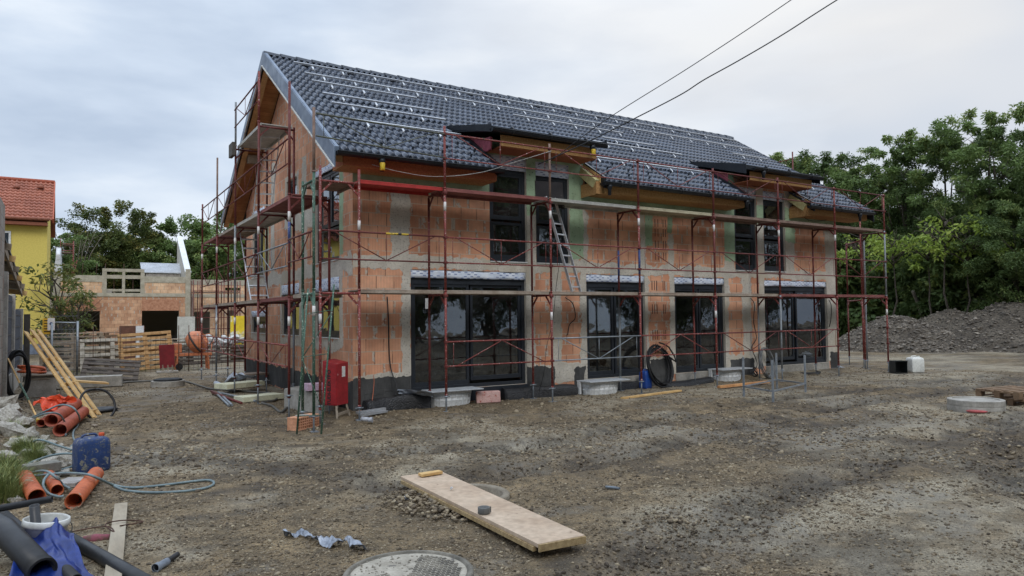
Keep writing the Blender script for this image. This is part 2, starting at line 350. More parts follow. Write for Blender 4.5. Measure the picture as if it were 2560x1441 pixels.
# ------------------------------------------------------------------ house materials
def wall_mat(name, brick1, brick2, wdt=.375, rowh=.25, smear=.63, ribs=True, conc1=S(201, 195, 183), conc2=S(178, 172, 161), joint=S(150, 138, 122)):
    m = Mt(name); uv = m.tc.outputs['UV']; s = m.N('SeparateXYZ', Vector=uv); u, v = s.outputs[0], s.outputs[1]
    wob = m.math('MULTIPLY', m.math('SUBTRACT', m.noise(3, 3, .5, uv), .5), .012); v = m.math('ADD', v, wob)
    row = m.math('FLOOR', m.math('DIVIDE', v, rowh)); fv = m.math('FRACT', m.math('DIVIDE', v, rowh))
    uo = m.math('ADD', u, m.math('MULTIPLY', m.math('FRACT', m.math('MULTIPLY', row, .4831)), wdt)); bu = m.math('DIVIDE', uo, wdt); fu = m.math('FRACT', bu)
    wn = m.N('TexWhiteNoise', noise_dimensions='2D', Vector=m.N('CombineXYZ', X=m.math('FLOOR', bu), Y=row).outputs[0]).outputs[0]
    col = m.mix(wn, brick1, brick2); col = m.mix(m.ramp(m.noise(1.3, 6, .6, uv), .4, .62), col, m.mix(.45, col, S(124, 74, 54)))
    if ribs:
        rb = m.math('SINE', m.math('MULTIPLY', u, 2*math.pi/.032)); k = m.ramp(rb, -1, 1, .82, 1.10); col = m.mix(1, col, m.N('CombineColor', Red=k, Green=k, Blue=k).outputs[0], 'MULTIPLY')
    grime = m.ramp(m.noise(9, 6, .7, m.stretch((1, .35, 1), uv)), .5, .7); col = m.mix(m.math('MULTIPLY', grime, .35), col, S(170, 150, 130))
    hj = m.math('MULTIPLY', m.ramp(fv, .0, .07, 1, 0), 1); hj = m.math('MAXIMUM', hj, m.ramp(fv, .96, 1, 0, 1)); hj = m.math('MULTIPLY', hj, m.ramp(m.noise(7, 4, .6, uv), .30, .45)); col = m.mix(hj, col, joint)
    vj = m.math('MAXIMUM', m.ramp(fu, .0, .035, 1, 0), m.ramp(fu, .975, 1, 0, 1)); col = m.mix(m.math('MULTIPLY', vj, m.ramp(m.noise(5, 2, .5, uv), .4, .5, .35, .95)), col, S(70, 50, 42))
    cn = m.noise(3, 6, .6, uv); cc = m.mix(m.ramp(cn, .35, .65), conc1, conc2); cc = m.mix(m.ramp(m.noise(26, 4, .7, uv), .56, .62), cc, S(146, 141, 132)); cc = m.mix(m.ramp(m.noise(1.1, 4, .6, uv), .5, .62), cc, S(182, 173, 156))
    sm = m.ramp(m.noise(2.6, 7, .66, m.stretch((1, .8, 1), uv)), smear, smear+.025); cm = m.math('MAXIMUM', m.ramp(m.attr('conc'), .47, .53), m.math('MULTIPLY', sm, .9))
    js = m.math('MULTIPLY', m.ramp(m.math('ABSOLUTE', m.math('SUBTRACT', fu, .5)), .34, .40), m.math('MULTIPLY', m.ramp(wn, .62, .64), m.ramp(m.noise(8, 5, .7, uv), .44, .5))); cm = m.math('MAXIMUM', cm, m.math('MULTIPLY', js, .85))
    col = m.mix(cm, col, cc)
    gc = m.mix(m.ramp(m.noise(2, 5, .6, uv), .4, .65), S(158, 181, 150), S(139, 158, 130)); gc = m.mix(m.ramp(m.noise(13, 6, .75, uv), .60, .64), gc, S(60, 66, 54))
    gj = m.math('FRACT', m.math('DIVIDE', u, .62)); gc = m.mix(m.ramp(gj, .0, .012, .7, 0), gc, S(86, 92, 78)); gm = m.ramp(m.attr('green'), .47, .53)
    col = m.mix(gm, col, gc)
    bk = m.ramp(m.attr('black'), .47, .53); bc = m.mix(m.ramp(m.noise(2.2, 6, .7, m.stretch((1, .5, 1), uv)), .4, .65), S(60, 60, 60), S(84, 84, 83)); col = m.mix(bk, col, bc)
    h = m.math('MULTIPLY', m.noise(30, 5, .6, uv), .3); h = m.math('ADD', h, m.math('MULTIPLY', cm, .6)); h = m.math('SUBTRACT', h, m.math('MULTIPLY', vj, .8)); h = m.math('SUBTRACT', h, m.math('MULTIPLY', hj, .25)); m.bump(h, .7, .012)
    return m.set(col, .88, 0, .25)
HB = wall_mat('hollow_brick', S(230, 176, 143), S(206, 147, 115), joint=S(190, 176, 158))
CONC = M('concrete', S(162, 158, 150), S(132, 128, 120), 4, .85, .4); WHITEP = M('white_plastic', S(216, 218, 218), S(200, 202, 202), 3, .45, .1)
ANTH = M('anthracite_frame', S(44, 48, 54), S(38, 42, 48), 3, .38, 0); METG = M('grey_sheet_metal', S(104, 117, 134), S(90, 102, 120), 1.2, .42, .05, metal=.35); BLKM = M('black_gutter_metal', S(38, 41, 46), S(30, 33, 38), 2, .4, 0, metal=.2)
OSB = M('osb_board', S(186, 146, 96), S(150, 108, 64), 30, .8, .3, 60); OSBR = M('reddish_osb_board', S(166, 98, 62), S(140, 76, 46), 30, .8, .3, 60)
WOODY = M('fresh_timber', S(206, 172, 116), S(180, 142, 90), 5, .7, .2, st=(1, 1, 1)); WOODG = M('weathered_timber', S(150, 138, 122), S(116, 104, 90), 6, .85, .4)
def glass_mat(name, tint, refl):
    m = Mt(name); m.n.remove(m.p); tr = m.N('BsdfTransparent', Color=tint); gl = m.N('BsdfGlossy', Roughness=.015, Color=(.9, .93, .97, 1)); fr = m.N('Fresnel', IOR=1.5)
    bp = m.n.new('ShaderNodeBump'); bp.inputs['Strength'].default_value = .04; bp.inputs['Distance'].default_value = .1; m.l.new(m.noise(2.2, 2), bp.inputs['Height']); m.l.new(bp.outputs[0], gl.inputs['Normal'])
    f = m.math('MULTIPLY', fr.outputs[0], refl); f = m.math('MINIMUM', m.math('ADD', f, .05), 1.0)
    x = m.N('MixShader'); m.l.new(f, x.inputs[0]); df = m.N('BsdfDiffuse', Color=(.5, .5, .48, 1)); x2 = m.N('MixShader'); m.l.new(m.ramp(m.noise(1.6, 5, .7), .4, .7, .005, .06), x2.inputs[0]); m.l.new(tr.outputs[0], x2.inputs[1]); m.l.new(df.outputs[0], x2.inputs[2]); m.l.new(x2.outputs[0], x.inputs[1]); m.l.new(gl.outputs[0], x.inputs[2]); m.l.new(x.outputs[0], m.o.inputs[0]); return m.m
GLASS = glass_mat('window_glass', (.42, .45, .44, 1), 1.5)
def foil_mat():
    m = Mt('printed_window_tape'); v = m.tc.outputs['UV']; s = m.N('SeparateXYZ', Vector=v); u, w = s.outputs[0], s.outputs[1]
    row = m.math('FLOOR', m.math('DIVIDE', w, .042)); fw = m.math('FRACT', m.math('DIVIDE', w, .042)); uo = m.math('ADD', u, m.math('MULTIPLY', row, .0731)); fu = m.math('FRACT', m.math('DIVIDE', uo, .16))
    wn = m.N('TexWhiteNoise', noise_dimensions='2D', Vector=m.N('CombineXYZ', X=m.math('FLOOR', m.math('DIVIDE', uo, .16)), Y=row).outputs[0]).outputs[0]
    k = m.math('MULTIPLY', m.ramp(fu, .42, .43, 1, 0), m.math('MULTIPLY', m.ramp(fw, .3, .34), m.ramp(fw, .8, .76))); k = m.math('MULTIPLY', k, m.ramp(wn, .35, .37))
    base = m.mix(m.ramp(m.noise(5, 4, .6, v), .35, .7), S(222, 228, 236), S(186, 200, 222)); col = m.mix(m.math('MULTIPLY', k, .8), base, S(58, 84, 148)); m.bump(m.noise(6, 3, .6, v), .5, .02)
    return m.set(col, .5, 0, .4)
FOIL = foil_mat()
# ------------------------------------------------------------------ house walls (fine grids carrying plaster / insulation / bitumen masks)
def lines(a, b, step, must):
    c = sorted(set([round(a, 4), round(b, 4)]+[round(x, 4) for x in must if a < x < b])); o = []
    for p, q in zip(c[:-1], c[1:]):
        n = max(1, int(round((q-p)/step))); o += list(np.linspace(p, q, n, endpoint=False))
    return np.array(o+[c[-1]])
def maskrect(U, Z, rects, seed, rag=.07):
    jx = (fbm(U*3.1, Z*3.1, 4, seed)-.5)*2*rag; jz = (fbm(U*2.7+9, Z*2.7, 4, seed+5)-.5)*2*rag*1.3; m = np.zeros_like(U)
    jx = jx+(fbm(U*13, Z*13, 2, seed+9)-.5)*.08; jz = jz+(fbm(U*13+4, Z*13, 2, seed+11)-.5)*.08
    for (a, b, c, d) in rects:
        q = np.minimum(np.minimum(U+jx-a, b-U-jx), np.minimum(Z+jz-c, d-Z-jz)); m = np.maximum(m, np.clip(.5+q/.03, 0, 1))
    return m
def gridwall(name, fn, nrm, ua, ub, za, zb, holes, mat, parent, top=None, step=.03, conc=(), green=(), black=(), seed=1, rev=.3, rag=.07, uvoff=(0, 0)):
    """fn(u, z, depth) -> xyz; holes (u0,u1,z0,z1)"""
    Us = lines(ua, ub, step, [h[0] for h in holes]+[h[1] for h in holes]); Zs = lines(za, zb, step, [h[2] for h in holes]+[h[3] for h in holes])
    U, Z = np.meshgrid(Us, Zs); Z2 = Z if top is None else np.minimum(Z, top(U))
    n, k = len(Us), len(Zs); i = np.arange(n*k).reshape(k, n); F = np.stack([i[:-1, :-1], i[:-1, 1:], i[1:, 1:], i[1:, :-1]], -1).reshape(-1, 4)
    if not nrm: F = F[:, ::-1]
    uc = ((Us[:-1]+Us[1:])/2)[None].repeat(k-1, 0).ravel(); zc = ((Zs[:-1]+Zs[1:])/2)[:, None].repeat(n-1, 1).ravel(); keep = np.ones(len(F), bool)
    for a, b, c, d in holes: keep &= ~((uc > a) & (uc < b) & (zc > c) & (zc < d))
    if top is not None: keep &= zc < top(uc)+step*.6
    F = F[keep]; mc = maskrect(U, Z, conc, seed, rag); mg = maskrect(U, Z, green, seed+40, rag*.35); mb = maskrect(U, Z, black, seed+80, rag*.5)
    bmp = .006*mc*(fbm(U*9, Z*9, 3, seed+3)); x, y, z = fn(U, Z2, -bmp); V = np.stack([x+0*U, y+0*U, z+0*U], -1).reshape(-1, 3)
    A = {'conc': mc.ravel(), 'green': (mg*(1-0)).ravel(), 'black': mb.ravel()}; uv = np.stack([(U+uvoff[0]).ravel(), (Z2+uvoff[1]).ravel()], -1)
    # reveals
    rv, rf, ra, ru = [], [], [], []
    for a, b, c, d in holes:
        for (p, q) in (((a, c), (b, c)), ((b, c), (b, d)), ((b, d), (a, d)), ((a, d), (a, c))):
            o = len(V)+len(rv)
            for (uu, zz, dd) in ((p[0], p[1], 0), (q[0], q[1], 0), (q[0], q[1], rev), (p[0], p[1], rev)):
                t = fn(np.float64(uu), np.float64(zz), dd); rv.append([float(t[0]), float(t[1]), float(t[2])]); ru.append([uu+dd, zz+dd]); ra.append(1)
            rf.append([o, o+1, o+2, o+3])
    if rv:
        V = np.concatenate([V, np.array(rv)]); F = np.concatenate([F, np.array(rf)]); uv = np.concatenate([uv, np.array(ru)])
        for kk in A: A[kk] = np.concatenate([A[kk], np.array(ra, float)*(1 if kk == 'conc' else 0)])
    return npmesh(name, V, F, mat, parent, False, A, uv)
house = thing('brick_house', 'long unplastered orange brick house with a dark tiled roof behind red scaffolding', 'house', (9.0, 5.9, 0))
YF, XG, XE, YB = 1.05, 1.25, 16.8, 10.81; RY, RZ, SL = 5.93, 8.46, .635
def rz_(y): return RZ-SL*abs(y-RY)
DOORS = [(2.47, 5.28, .30, 2.79), (6.99, 8.84, .30, 2.79), (9.87, 11.75, .29, 2.78), (13.40, 16.30, .30, 2.76)]
WINS = [(4.35, 5.32, 3.0, 5.38), (5.57, 6.52, 3.0, 5.34), (12.21, 13.15, 3.0, 5.36), (13.43, 14.39, 3.0, 5.33)]
def ftop(u):
    d1 = (u > 4.16) & (u < 6.98); d2 = (u > 11.98) & (u < 14.72); return np.where(d1 | d2, 5.72, 4.86)
cF = [(1.2, 17, 2.80, 3.06), (2.25, 2.47, .6, 2.9), (5.2, 5.5, .3, 2.9), (5.93, 6.25, .3, 5), (6.80, 7.0, .3, 2.9), (8.8, 8.97, .3, 2.9), (9.69, 9.9, .3, 2.9), (11.7, 11.92, .3, 2.9), (12.45, 12.83, .3, 2.9), (13.15, 13.42, .3, 2.9),
      (16.28, 17, .3, 5), (2.02, 2.46, 3, 4.7), (5.30, 5.6, 3.0, 5.8), (6.5, 6.75, 3, 3.5), (8.70, 8.9, 3, 4.5), (9.65, 9.86, 3, 3.9), (13.14, 13.44, 3, 5.8), (14.37, 14.8, 3, 5.8), (6.85, 7.05, 3, 4.3), (11.75, 12.2, 3.0, 3.5), (1.25, 17, .28, .70), (8.85, 10, .6, .75)]
gF = [(3.3, 4.35, 4.40, 5.8), (5.31, 5.58, 4.1, 5.8), (6.52, 6.93, 3.15, 5.8), (1.2, 17, 4.36, 4.9), (8.88, 9.14, 3.55, 4.4), (9.67, 9.84, 3.9, 4.4), (11.80, 12.23, 3.25, 5.8), (14.4, 14.85, 3.9, 4.6), (4.1, 7, 5.3, 5.8)]
bF = [(1.0, 2.50, 0, .63), (5.25, 6.05, 0, .66), (6.6, 6.92, 0, .60), (8.95, 9.72, 0, .68), (11.95, 12.9, 0, .55), (16.4, 17, 0, .60)]
gridwall('wall', lambda u, z, d: (u, YF+d, z), True, XG, XE, 0, 5.75, DOORS+WINS, HB, house, ftop, .03, cF, gF, bF, 3, uvoff=(0, -.64))
GW = [(1.86, 3.50, 3.0, 5.10), (1.86, 3.50, 1.38, 2.66), (4.82, 6.43, 1.38, 2.66), (8.22, 9.94, 1.38, 2.04), (5.04, 5.97, 4.35, 5.28), (8.35, 9.9, 3.0, 5.0)]
cG = [(1.2, 11, 2.70, 3.02), (1.7, 3.65, 1.15, 1.4), (3.5, 3.68, 1.3, 2.8), (1.65, 1.86, 1.2, 2.8), (4.65, 4.82, 1.2, 2.8), (6.43, 6.6, 1.2, 2.8), (4.6, 6.6, 1.15, 1.4), (8.0, 10.1, 1.2, 1.4), (8.08, 8.22, 1.2, 2.2), (9.94, 10.1, 1.2, 2.2), (4.85, 6.15, 4.1, 4.4), (4.85, 5.05, 4.1, 5.4), (5.97, 6.15, 4.1, 5.4), (4.9, 6.1, 5.28, 5.4), (3.7, 5.2, 3.9, 4.3), (2.2, 3.2, 2.6, 2.8), (7.2, 7.6, 3, 6), (1.05, 1.3, 2.6, 3.1), (4.2, 4.6, 3, 5.6)]
gG = [(1.62, 1.84, 3.1, 5), (5.5, 5.8, 3.1, 4.3), (7.9, 8.3, 3.1, 4.8)]
gridwall('wall', lambda u, z, d: (XG+d, u, z), False, YF, YB, 0, 8.25, GW, HB, house, lambda u: RZ-.20-SL*np.abs(u-RY), .04, cG, gG, [(1.0, 11, 0, .56)], 23, rag=.10, uvoff=(7.13, -.64))
gridwall('wall', lambda u, z, d: (XE-d, u, z), True, YF, YB, 0, 8.25, [], HB, house, lambda u: RZ-.20-SL*np.abs(u-RY), .12, [(1, 11, 2.7, 3.05)], (), [(1, 11, 0, .5)], 33, uvoff=(3, -.64))
gridwall('wall', lambda u, z, d: (u, YB-d, z), False, XG, XE, 0, 5.0, [(4, 6, 1.2, 2.6), (12, 14, 1.2, 2.6), (4, 5, 3.6, 4.6)], HB, house, None, .12, [(1, 17, 2.7, 3.05)], (), (), 43, uvoff=(0, -.64))
MB().box(XG+.05, XE-.05, YF+.05, YB-.05, .02, .27).box(XG+.3, XE-.3, YF+.36, YB-.3, 2.80, 3.0).build('floor_slab', CONC, house)
gridwall('partition_wall', lambda u, z, d: (u, 6.2+d, z), True, XG+.3, XE-.3, .27, 4.9, [(7.0, 7.9, .28, 2.3), (3, 3.9, .28, 2.3), (14, 14.9, .28, 2.3)], HB, house, None, .15, (), (), (), 53)
for x_ in (5.95, 9.37, 12.6): gridwall('partition_wall', lambda u, z, d: (x_+d, u, z), False, YF+.35, 6.2, .27, 4.9, [], HB, house, None, .2, (), (), (), 63)
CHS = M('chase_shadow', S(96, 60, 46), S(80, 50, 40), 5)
# thin dark strips on the brick, coloured as the shade inside vertical chases
for zc in (2.55, 1.95, 1.3, .95):
    for xx in (9.08, 9.16, 9.24, 9.46, 9.52): MB().box(xx, xx+.022, YF-.004, YF+.01, zc-.12, zc+.12).build('wall_chase_shade', CHS, house)
for zc in (4.15, 3.9, 3.6, 3.3):
    for xx in (9.22, 9.32, 9.5, 9.58): MB().box(xx, xx+.02, YF-.004, YF+.01, zc-.1, zc+.1).build('wall_chase_shade', CHS, house)
# ------------------------------------------------------------------ windows and doors
def glazing(name, ax, off, a, b, c, d, cells, depth=.12, fr=.075, sash=.06, tape=.18, sill=True, blind=0):
    """ax 'x': front wall (u = x, outward -y); 'y': gable wall (u = y, outward -x)"""
    def q(u0, u1, w0, w1, z0, z1):
        return (u0, u1, off+w0, off+w1, z0, z1) if ax == 'x' else (off+w0, off+w1, u0, u1, z0, z1)
    w = None; f = MB(); zt = d-tape; w0, w1 = depth-.05, depth+.04
    f.box(*q(a, a+fr, w0, w1, c, zt)).box(*q(b-fr, b, w0, w1, c, zt)).box(*q(a+fr, b-fr, w0, w1, zt-fr-blind, zt)).box(*q(a+fr, b-fr, w0, w1, c, c+fr))
    w = f.build(name, ANTH, house, bevel=.004)
    for (u0, u1, z0, z1, dd, hs) in cells:   # fractions of the clear opening
        A, B_, C_, D_ = a+fr+(b-a-2*fr)*u0, a+fr+(b-a-2*fr)*u1, c+fr+(zt-c-2*fr-blind)*z0, c+fr+(zt-c-2*fr-blind)*z1; s = MB(); e0, e1 = depth-.035+dd, depth+.03+dd; k = sash if hs else .03
        s.box(*q(A, A+k, e0, e1, C_, D_)).box(*q(B_-k, B_, e0, e1, C_, D_)).box(*q(A+k, B_-k, e0, e1, D_-k, D_)).box(*q(A+k, B_-k, e0, e1, C_, C_+k*(1.5 if hs else 1)))
        s.build('sash', ANTH, w, bevel=.003)
        m_ = (e0+e1)/2; MB().box(*q(A+k*.9, B_-k*.9, m_-.006, m_+.006, C_+k*.9, D_-k*.9)).build('pane', GLASS, w)
    if tape:
        n = max(2, int((b-a)/.12)); us = np.linspace(a, b, n+1); zs = np.linspace(zt, d, 4); V = []; 
        for z in zs:
            for u in us:
                wv = depth-.105+.012*math.sin(u*9+z*30)+.008*random.random(); V.append((u, off+wv, z) if ax == 'x' else (off+wv, u, z))
        i = np.arange(4*(n+1)).reshape(4, n+1); F_ = np.stack([i[:-1, :-1], i[:-1, 1:], i[1:, 1:], i[1:, :-1]], -1).reshape(-1, 4)
        o = npmesh('window_tape', V, F_, FOIL, w, True, uv=[((p[0] if ax == 'x' else p[1]), p[2]) for p in V]); sm = o.modifiers.new('thick', 'SOLIDIFY'); sm.thickness = .006
    if sill: MB().box(*q(a, b, -.03, w0-.003, c, c+.02)).build('sill', WHITEP, w)
    return w
glazing('patio_door', 'x', YF, *DOORS[0], [(0, .495, 0, 1, 0, True), (.515, 1, .03, 1, .035, True)], tape=.17, blind=.05, sill=False)
glazing('patio_door', 'x', YF, *DOORS[1], [(0, .48, 0, 1, 0, True), (.5, 1, 0, 1, 0, True)], tape=.18, blind=.05, sill=False)
glazing('patio_door', 'x', YF, *DOORS[2], [(0, .5, 0, 1, 0, True), (.52, 1, 0, 1, 0, True)], tape=.18, blind=.05, sill=False)
glazing('patio_door', 'x', YF, *DOORS[3], [(0, .5, .03, 1, .035, True), (.52, 1, 0, 1, 0, True)], tape=.17, blind=.05, sill=False)
for wn_, t_ in zip(WINS, (.31, .32, .29, .25)): glazing('upper_window', 'x', YF, *wn_, [(0, 1, 0, .43, 0, True), (0, 1, .46, 1, 0, True)], tape=t_, fr=.085)
glazing('corner_window', 'y', XG, *GW[0], [(0, .46, .38, 1, 0, True), (.5, 1, .38, 1, 0, True), (0, 1, 0, .36, 0, False)], tape=.14, depth=.1)
glazing('side_window', 'y', XG, *GW[1], [(0, .47, 0, 1, 0, True), (.5, 1, 0, 1, 0, True)], tape=.27, depth=.1)
glazing('side_window', 'y', XG, *GW[2], [(0, .47, 0, 1, 0, True), (.5, 1, 0, 1, 0, True)], tape=.25, depth=.1)
glazing('side_window', 'y', XG, *GW[3], [(0, 1, 0, 1, 0, True)], tape=.18, depth=.1)
glazing('side_window', 'y', XG, *GW[4], [(0, 1, 0, 1, 0, True)], tape=0, depth=.12)
glazing('side_window', 'y', XG, *GW[5], [(0, .5, 0, 1, 0, True), (.5, 1, 0, 1, 0, True)], tape=.3, depth=.1)
for (a, b, c, d) in DOORS: MB().box(a-.02, b+.02, YF-.02, YF+.10, c-.28, c-.003).build('threshold', CONC if a > 5 else ANTH, house, bevel=.004)
tag(MB().box(2.83, 2.93, YF+.075, YF+.08, 1.98, 2.2).build('paper_notice', M('white_notice', S(206, 206, 204), S(190, 190, 188)), house))
# ------------------------------------------------------------------ roof
def tile_mat(name, c1, c2, rough=.42):
    m = Mt(name); col = m.mix(m.ramp(m.noise(1.1, 5), .35, .65), c1, c2); k = m.ramp(m.attr('tone'), 0, 1, .86, 1.14); col = m.mix(1, col, m.N('CombineColor', Red=k, Green=k, Blue=k).outputs[0], 'MULTIPLY')
    m.bump(m.noise(60, 3), .12); kk = m.ramp(m.noise(5, 5, .7), .4, .65, .85, 1.12); col = m.mix(1, col, m.N('CombineColor', Red=kk, Green=kk, Blue=kk).outputs[0], 'MULTIPLY'); return m.set(col, m.ramp(m.noise(9, 3), .3, .7, rough-.08, rough+.1), 0, .5)
TILE = tile_mat('dark_roof_tile', S(74, 83, 98), S(62, 70, 84), .36)
def tiles(name, org, ud, vd, nd, L_, H_, mat, parent, wave=.152, course=.335, amp=.052, lift=.05, keep=None, ns=8):
    """org = low left corner, ud along eave, vd up-slope, nd normal"""
    org, ud, vd, nd = [np.array(a, float) for a in (org, ud, vd, nd)]; nu = int(round(L_/wave))*ns; u = np.linspace(0, L_, nu+1); nc = int(math.ceil(H_/course)); V = []; F_ = []; T = []; ph = (u/wave) % 1
    prof = np.where(ph < .62, np.sin(np.pi*ph/.62), -.18*np.sin(np.pi*(ph-.62)/.38)); rr = np.random.default_rng(5); o = 0
    for c in range(nc):
        v0, v1 = c*course, min((c+1)*course+.03, H_); rows = [(v0, 0), (v0, 1), ((v0+v1)/2, 1), (v1, 1)]
        for (v, kd) in rows:
            lf = (lift*(1-(v-v0)/course)) if kd else -.02; h = (prof*amp+lf) if kd else (prof*amp-.012)
            V.append(org+ud*u[:, None]+vd*v+nd*h[:, None]); T.append(np.repeat(rr.uniform(0, 1, nu//(2*ns)+1), 2*ns)[:nu+1])
        i = o+np.arange(4*(nu+1)).reshape(4, nu+1); f = np.stack([i[:-1, :-1], i[:-1, 1:], i[1:, 1:], i[1:, :-1]], -1).reshape(-1, 4)
        if keep is not None:
            uc = np.tile((u[:-1]+u[1:])/2, 3); f = f[keep(uc, (v0+.5*course))]
        F_.append(f); o += 4*(nu+1)
    return npmesh(name, np.concatenate(V), np.concatenate(F_), mat, parent, True, {'tone': np.concatenate(T)})
cs = 1/math.hypot(1, SL); vd = (0, cs, SL*cs); nd = (0, -SL*cs, cs); X0, X1 = .68, 17.62; YE = .33; HS = (RY-YE)/cs
def keepf(u, v):
    x = X0+u; y = YE+v*cs; return ~((((x > 4.15) & (x < 7.02)) | ((x > 11.95) & (x < 14.55))) & (y < 2.35))
roof = MB().poly([(X0, YE+.02, rz_(YE+.02)-.055), (4.2, YE+.02, rz_(YE+.02)-.055), (4.2, 2.35, rz_(2.35)-.055), (X0, 2.35, rz_(2.35)-.055)]) \
    .poly([(7.0, YE+.02, rz_(YE)-.055), (11.9, YE+.02, rz_(YE)-.055), (11.9, 2.35, rz_(2.35)-.055), (7.0, 2.35, rz_(2.35)-.055)]) \
    .poly([(14.6, YE+.02, rz_(YE)-.055), (X1, YE+.02, rz_(YE)-.055), (X1, 2.35, rz_(2.35)-.055), (14.6, 2.35, rz_(2.35)-.055)]) \
    .poly([(X0, 2.3, rz_(2.3)-.055), (X1, 2.3, rz_(2.3)-.055), (X1, RY, RZ-.055), (X0, RY, RZ-.055)]) \
    .poly([(X0, RY, RZ-.055), (X1, RY, RZ-.055), (X1, 11.53, rz_(11.53)-.055), (X0, 11.53, rz_(11.53)-.055)]).build('roof', M('roof_underlay', S(60, 58, 56)), house)
tiles('roof_tiles', (X0, YE, rz_(YE)-.03), (1, 0, 0), vd, nd, X1-X0, HS, TILE, roof, keep=keepf)
tiles('roof_tiles', (X1, 2*RY-YE, rz_(YE)-.03), (-1, 0, 0), (0, -cs, SL*cs), (0, SL*cs, cs), X1-X0, HS, TILE, roof, ns=4)
rc = MB(); x = X0-.02; RIDGE = M('ridge_tile', S(62, 68, 78), S(50, 56, 66), 2, .45)
while x < X1-.05:
    P_ = []
    for (xx, s_) in ((x, 1.22), (x+.43, .90)): P_ += [(xx, RY-.13*s_, RZ-.03), (xx, RY-.09*s_, RZ+.045*s_), (xx, RY, RZ+.075*s_), (xx, RY+.09*s_, RZ+.045*s_), (xx, RY+.13*s_, RZ-.03)]
    n_ = rc.pts(P_)
    for j in range(4): rc.face((n_+j, n_+5+j, n_+6+j, n_+1+j), False)
    rc.face([n_+j for j in range(5)]); rc.face([n_+9-j for j in range(5)]); x += .40
rc.build('ridge_cap', RIDGE, roof)
# verge boards, soffit and timbers of the near gable
def slope_prism(mb, x0, x1, ya, yb, top, bot):
    A = rz_(ya); B_ = rz_(yb); return mb.hexa([(x0, ya, A+bot), (x1, ya, A+bot), (x1, yb, B_+bot), (x0, yb, B_+bot), (x0, ya, A+top), (x1, ya, A+top), (x1, yb, B_+top), (x0, yb, B_+top)])
for (ya, yb) in ((YE-.06, RY), (2*RY-YE+.06, RY)):
    slope_prism(MB(), .635, .655, ya, yb, .075, -.30).build('bargeboard', METG, roof)
    slope_prism(MB(), .655, .72, ya, yb, .085, .0).build('verge_flashing', METG, roof)
    slope_prism(MB(), .60, .634, ya, yb, -.285, -.31).build('drip_edge', M('white_edge', S(188, 188, 184)), roof)
    slope_prism(MB(), X1, X1+.03, ya, yb, .07, -.28).build('bargeboard', BLKM, roof)
def boards_mat():
    m = Mt('soffit_boards'); s = m.N('SeparateXYZ', Vector=m.vec); f = m.math('FRACT', m.math('DIVIDE', s.outputs[1], .115)); col = m.mix(m.ramp(m.noise(3, 5), .35, .65), S(176, 128, 84), S(150, 104, 66)); w_ = m.N('TexWhiteNoise', noise_dimensions='1D', W=m.math('FLOOR', m.math('DIVIDE', s.outputs[1], .115))).outputs[0]
    k = m.ramp(w_, 0, 1, .85, 1.1); col = m.mix(1, col, m.N('CombineColor', Red=k, Green=k, Blue=k).outputs[0], 'MULTIPLY'); col = m.mix(m.ramp(f, .0, .07, .85, 0), col, S(60, 40, 28)); return m.set(col, .75, 0, .3)
SOFF = boards_mat()
for (ya, yb) in ((YE+.1, RY), (2*RY-YE-.1, RY)):
    slope_prism(MB(), .70, XG+.0, ya, yb, -.10, -.12).build('soffit', SOFF, roof)
    slope_prism(MB(), .70, .84, ya, yb, -.125, -.27).build('verge_rafter', M('planed_timber', S(196, 158, 112), S(172, 134, 90), 3), roof)
for yy in (RY, 3.05, 8.8):
    MB().box(.86, XG+.02, yy-.07, yy+.07, rz_(yy)-.42 if yy == RY else rz_(yy)-.38, rz_(yy)-.14).build('purlin', WOODY if yy == RY else WOODG, roof)
# eaves: fascia, boxed soffit, gutters with outlets
def gutter(x0, x1, y, z, name='gutter', outlets=(), par=None):
    m_ = MB(); n = 10; A = [math.pi+math.pi*j/n for j in range(n+1)]; r = .075
    for rr_, fl in ((r, False), (r-.008, True)):
        o = m_.pts([(x, y+rr_*math.cos(a), z+rr_*math.sin(a)) for x in (x0, x1) for a in A])
        for j in range(n):
            q = (o+j, o+j+1, o+n+2+j, o+n+1+j); m_.face(q[::-1] if fl else q, True)
    for xx in (x0, x1): m_.poly([(xx, y+r*math.cos(a), z+r*math.sin(a)) for a in A])
    m_.tube([(x0, y-r, z), (x1, y-r, z)], .011, 6); gt = m_.build(name, BLKM, par or house)
    x = x0+.5; 
    while x < x1-.2: MB().lathe((x, y, z), [(r+.006, -.02), (r+.006, .02)], 16, ax=(1, 0, 0)).build('gutter_bracket', BLKM, gt); x += .98
    for xo in outlets: MB().lathe((xo, y, z-.05), [(.065, 0), (.065, -.06), (.04, -.12), (.04, -.24)], 14).build('outlet', BLKM, gt)
    return gt
def eave(x0, x1, mat, outl):
    MB().box(x0+.18, x1-.07, .43, .45, 4.66, 4.86).build('fascia', mat, house)
    MB().box(x0+.18, x1-.07, .453, YF-.008, 4.645, 4.66).build('eave_soffit', OSB, house)
    MB().box(x0+.18, x0+.2, .453, YF-.008, 4.663, 4.95).box(x1-.09, x1-.07, .453, YF-.008, 4.663, 4.95).build('eave_box_end', mat, house)
    gutter(x0, x1, .27, 4.86, outlets=outl)
eave(.67, 4.24, OSBR, (1.55,)); eave(6.93, 11.97, OSB, (7.1, 11.8)); eave(14.45, 17.6, OSB, (16.9,))
DR0 = rz_(2.4)+.0
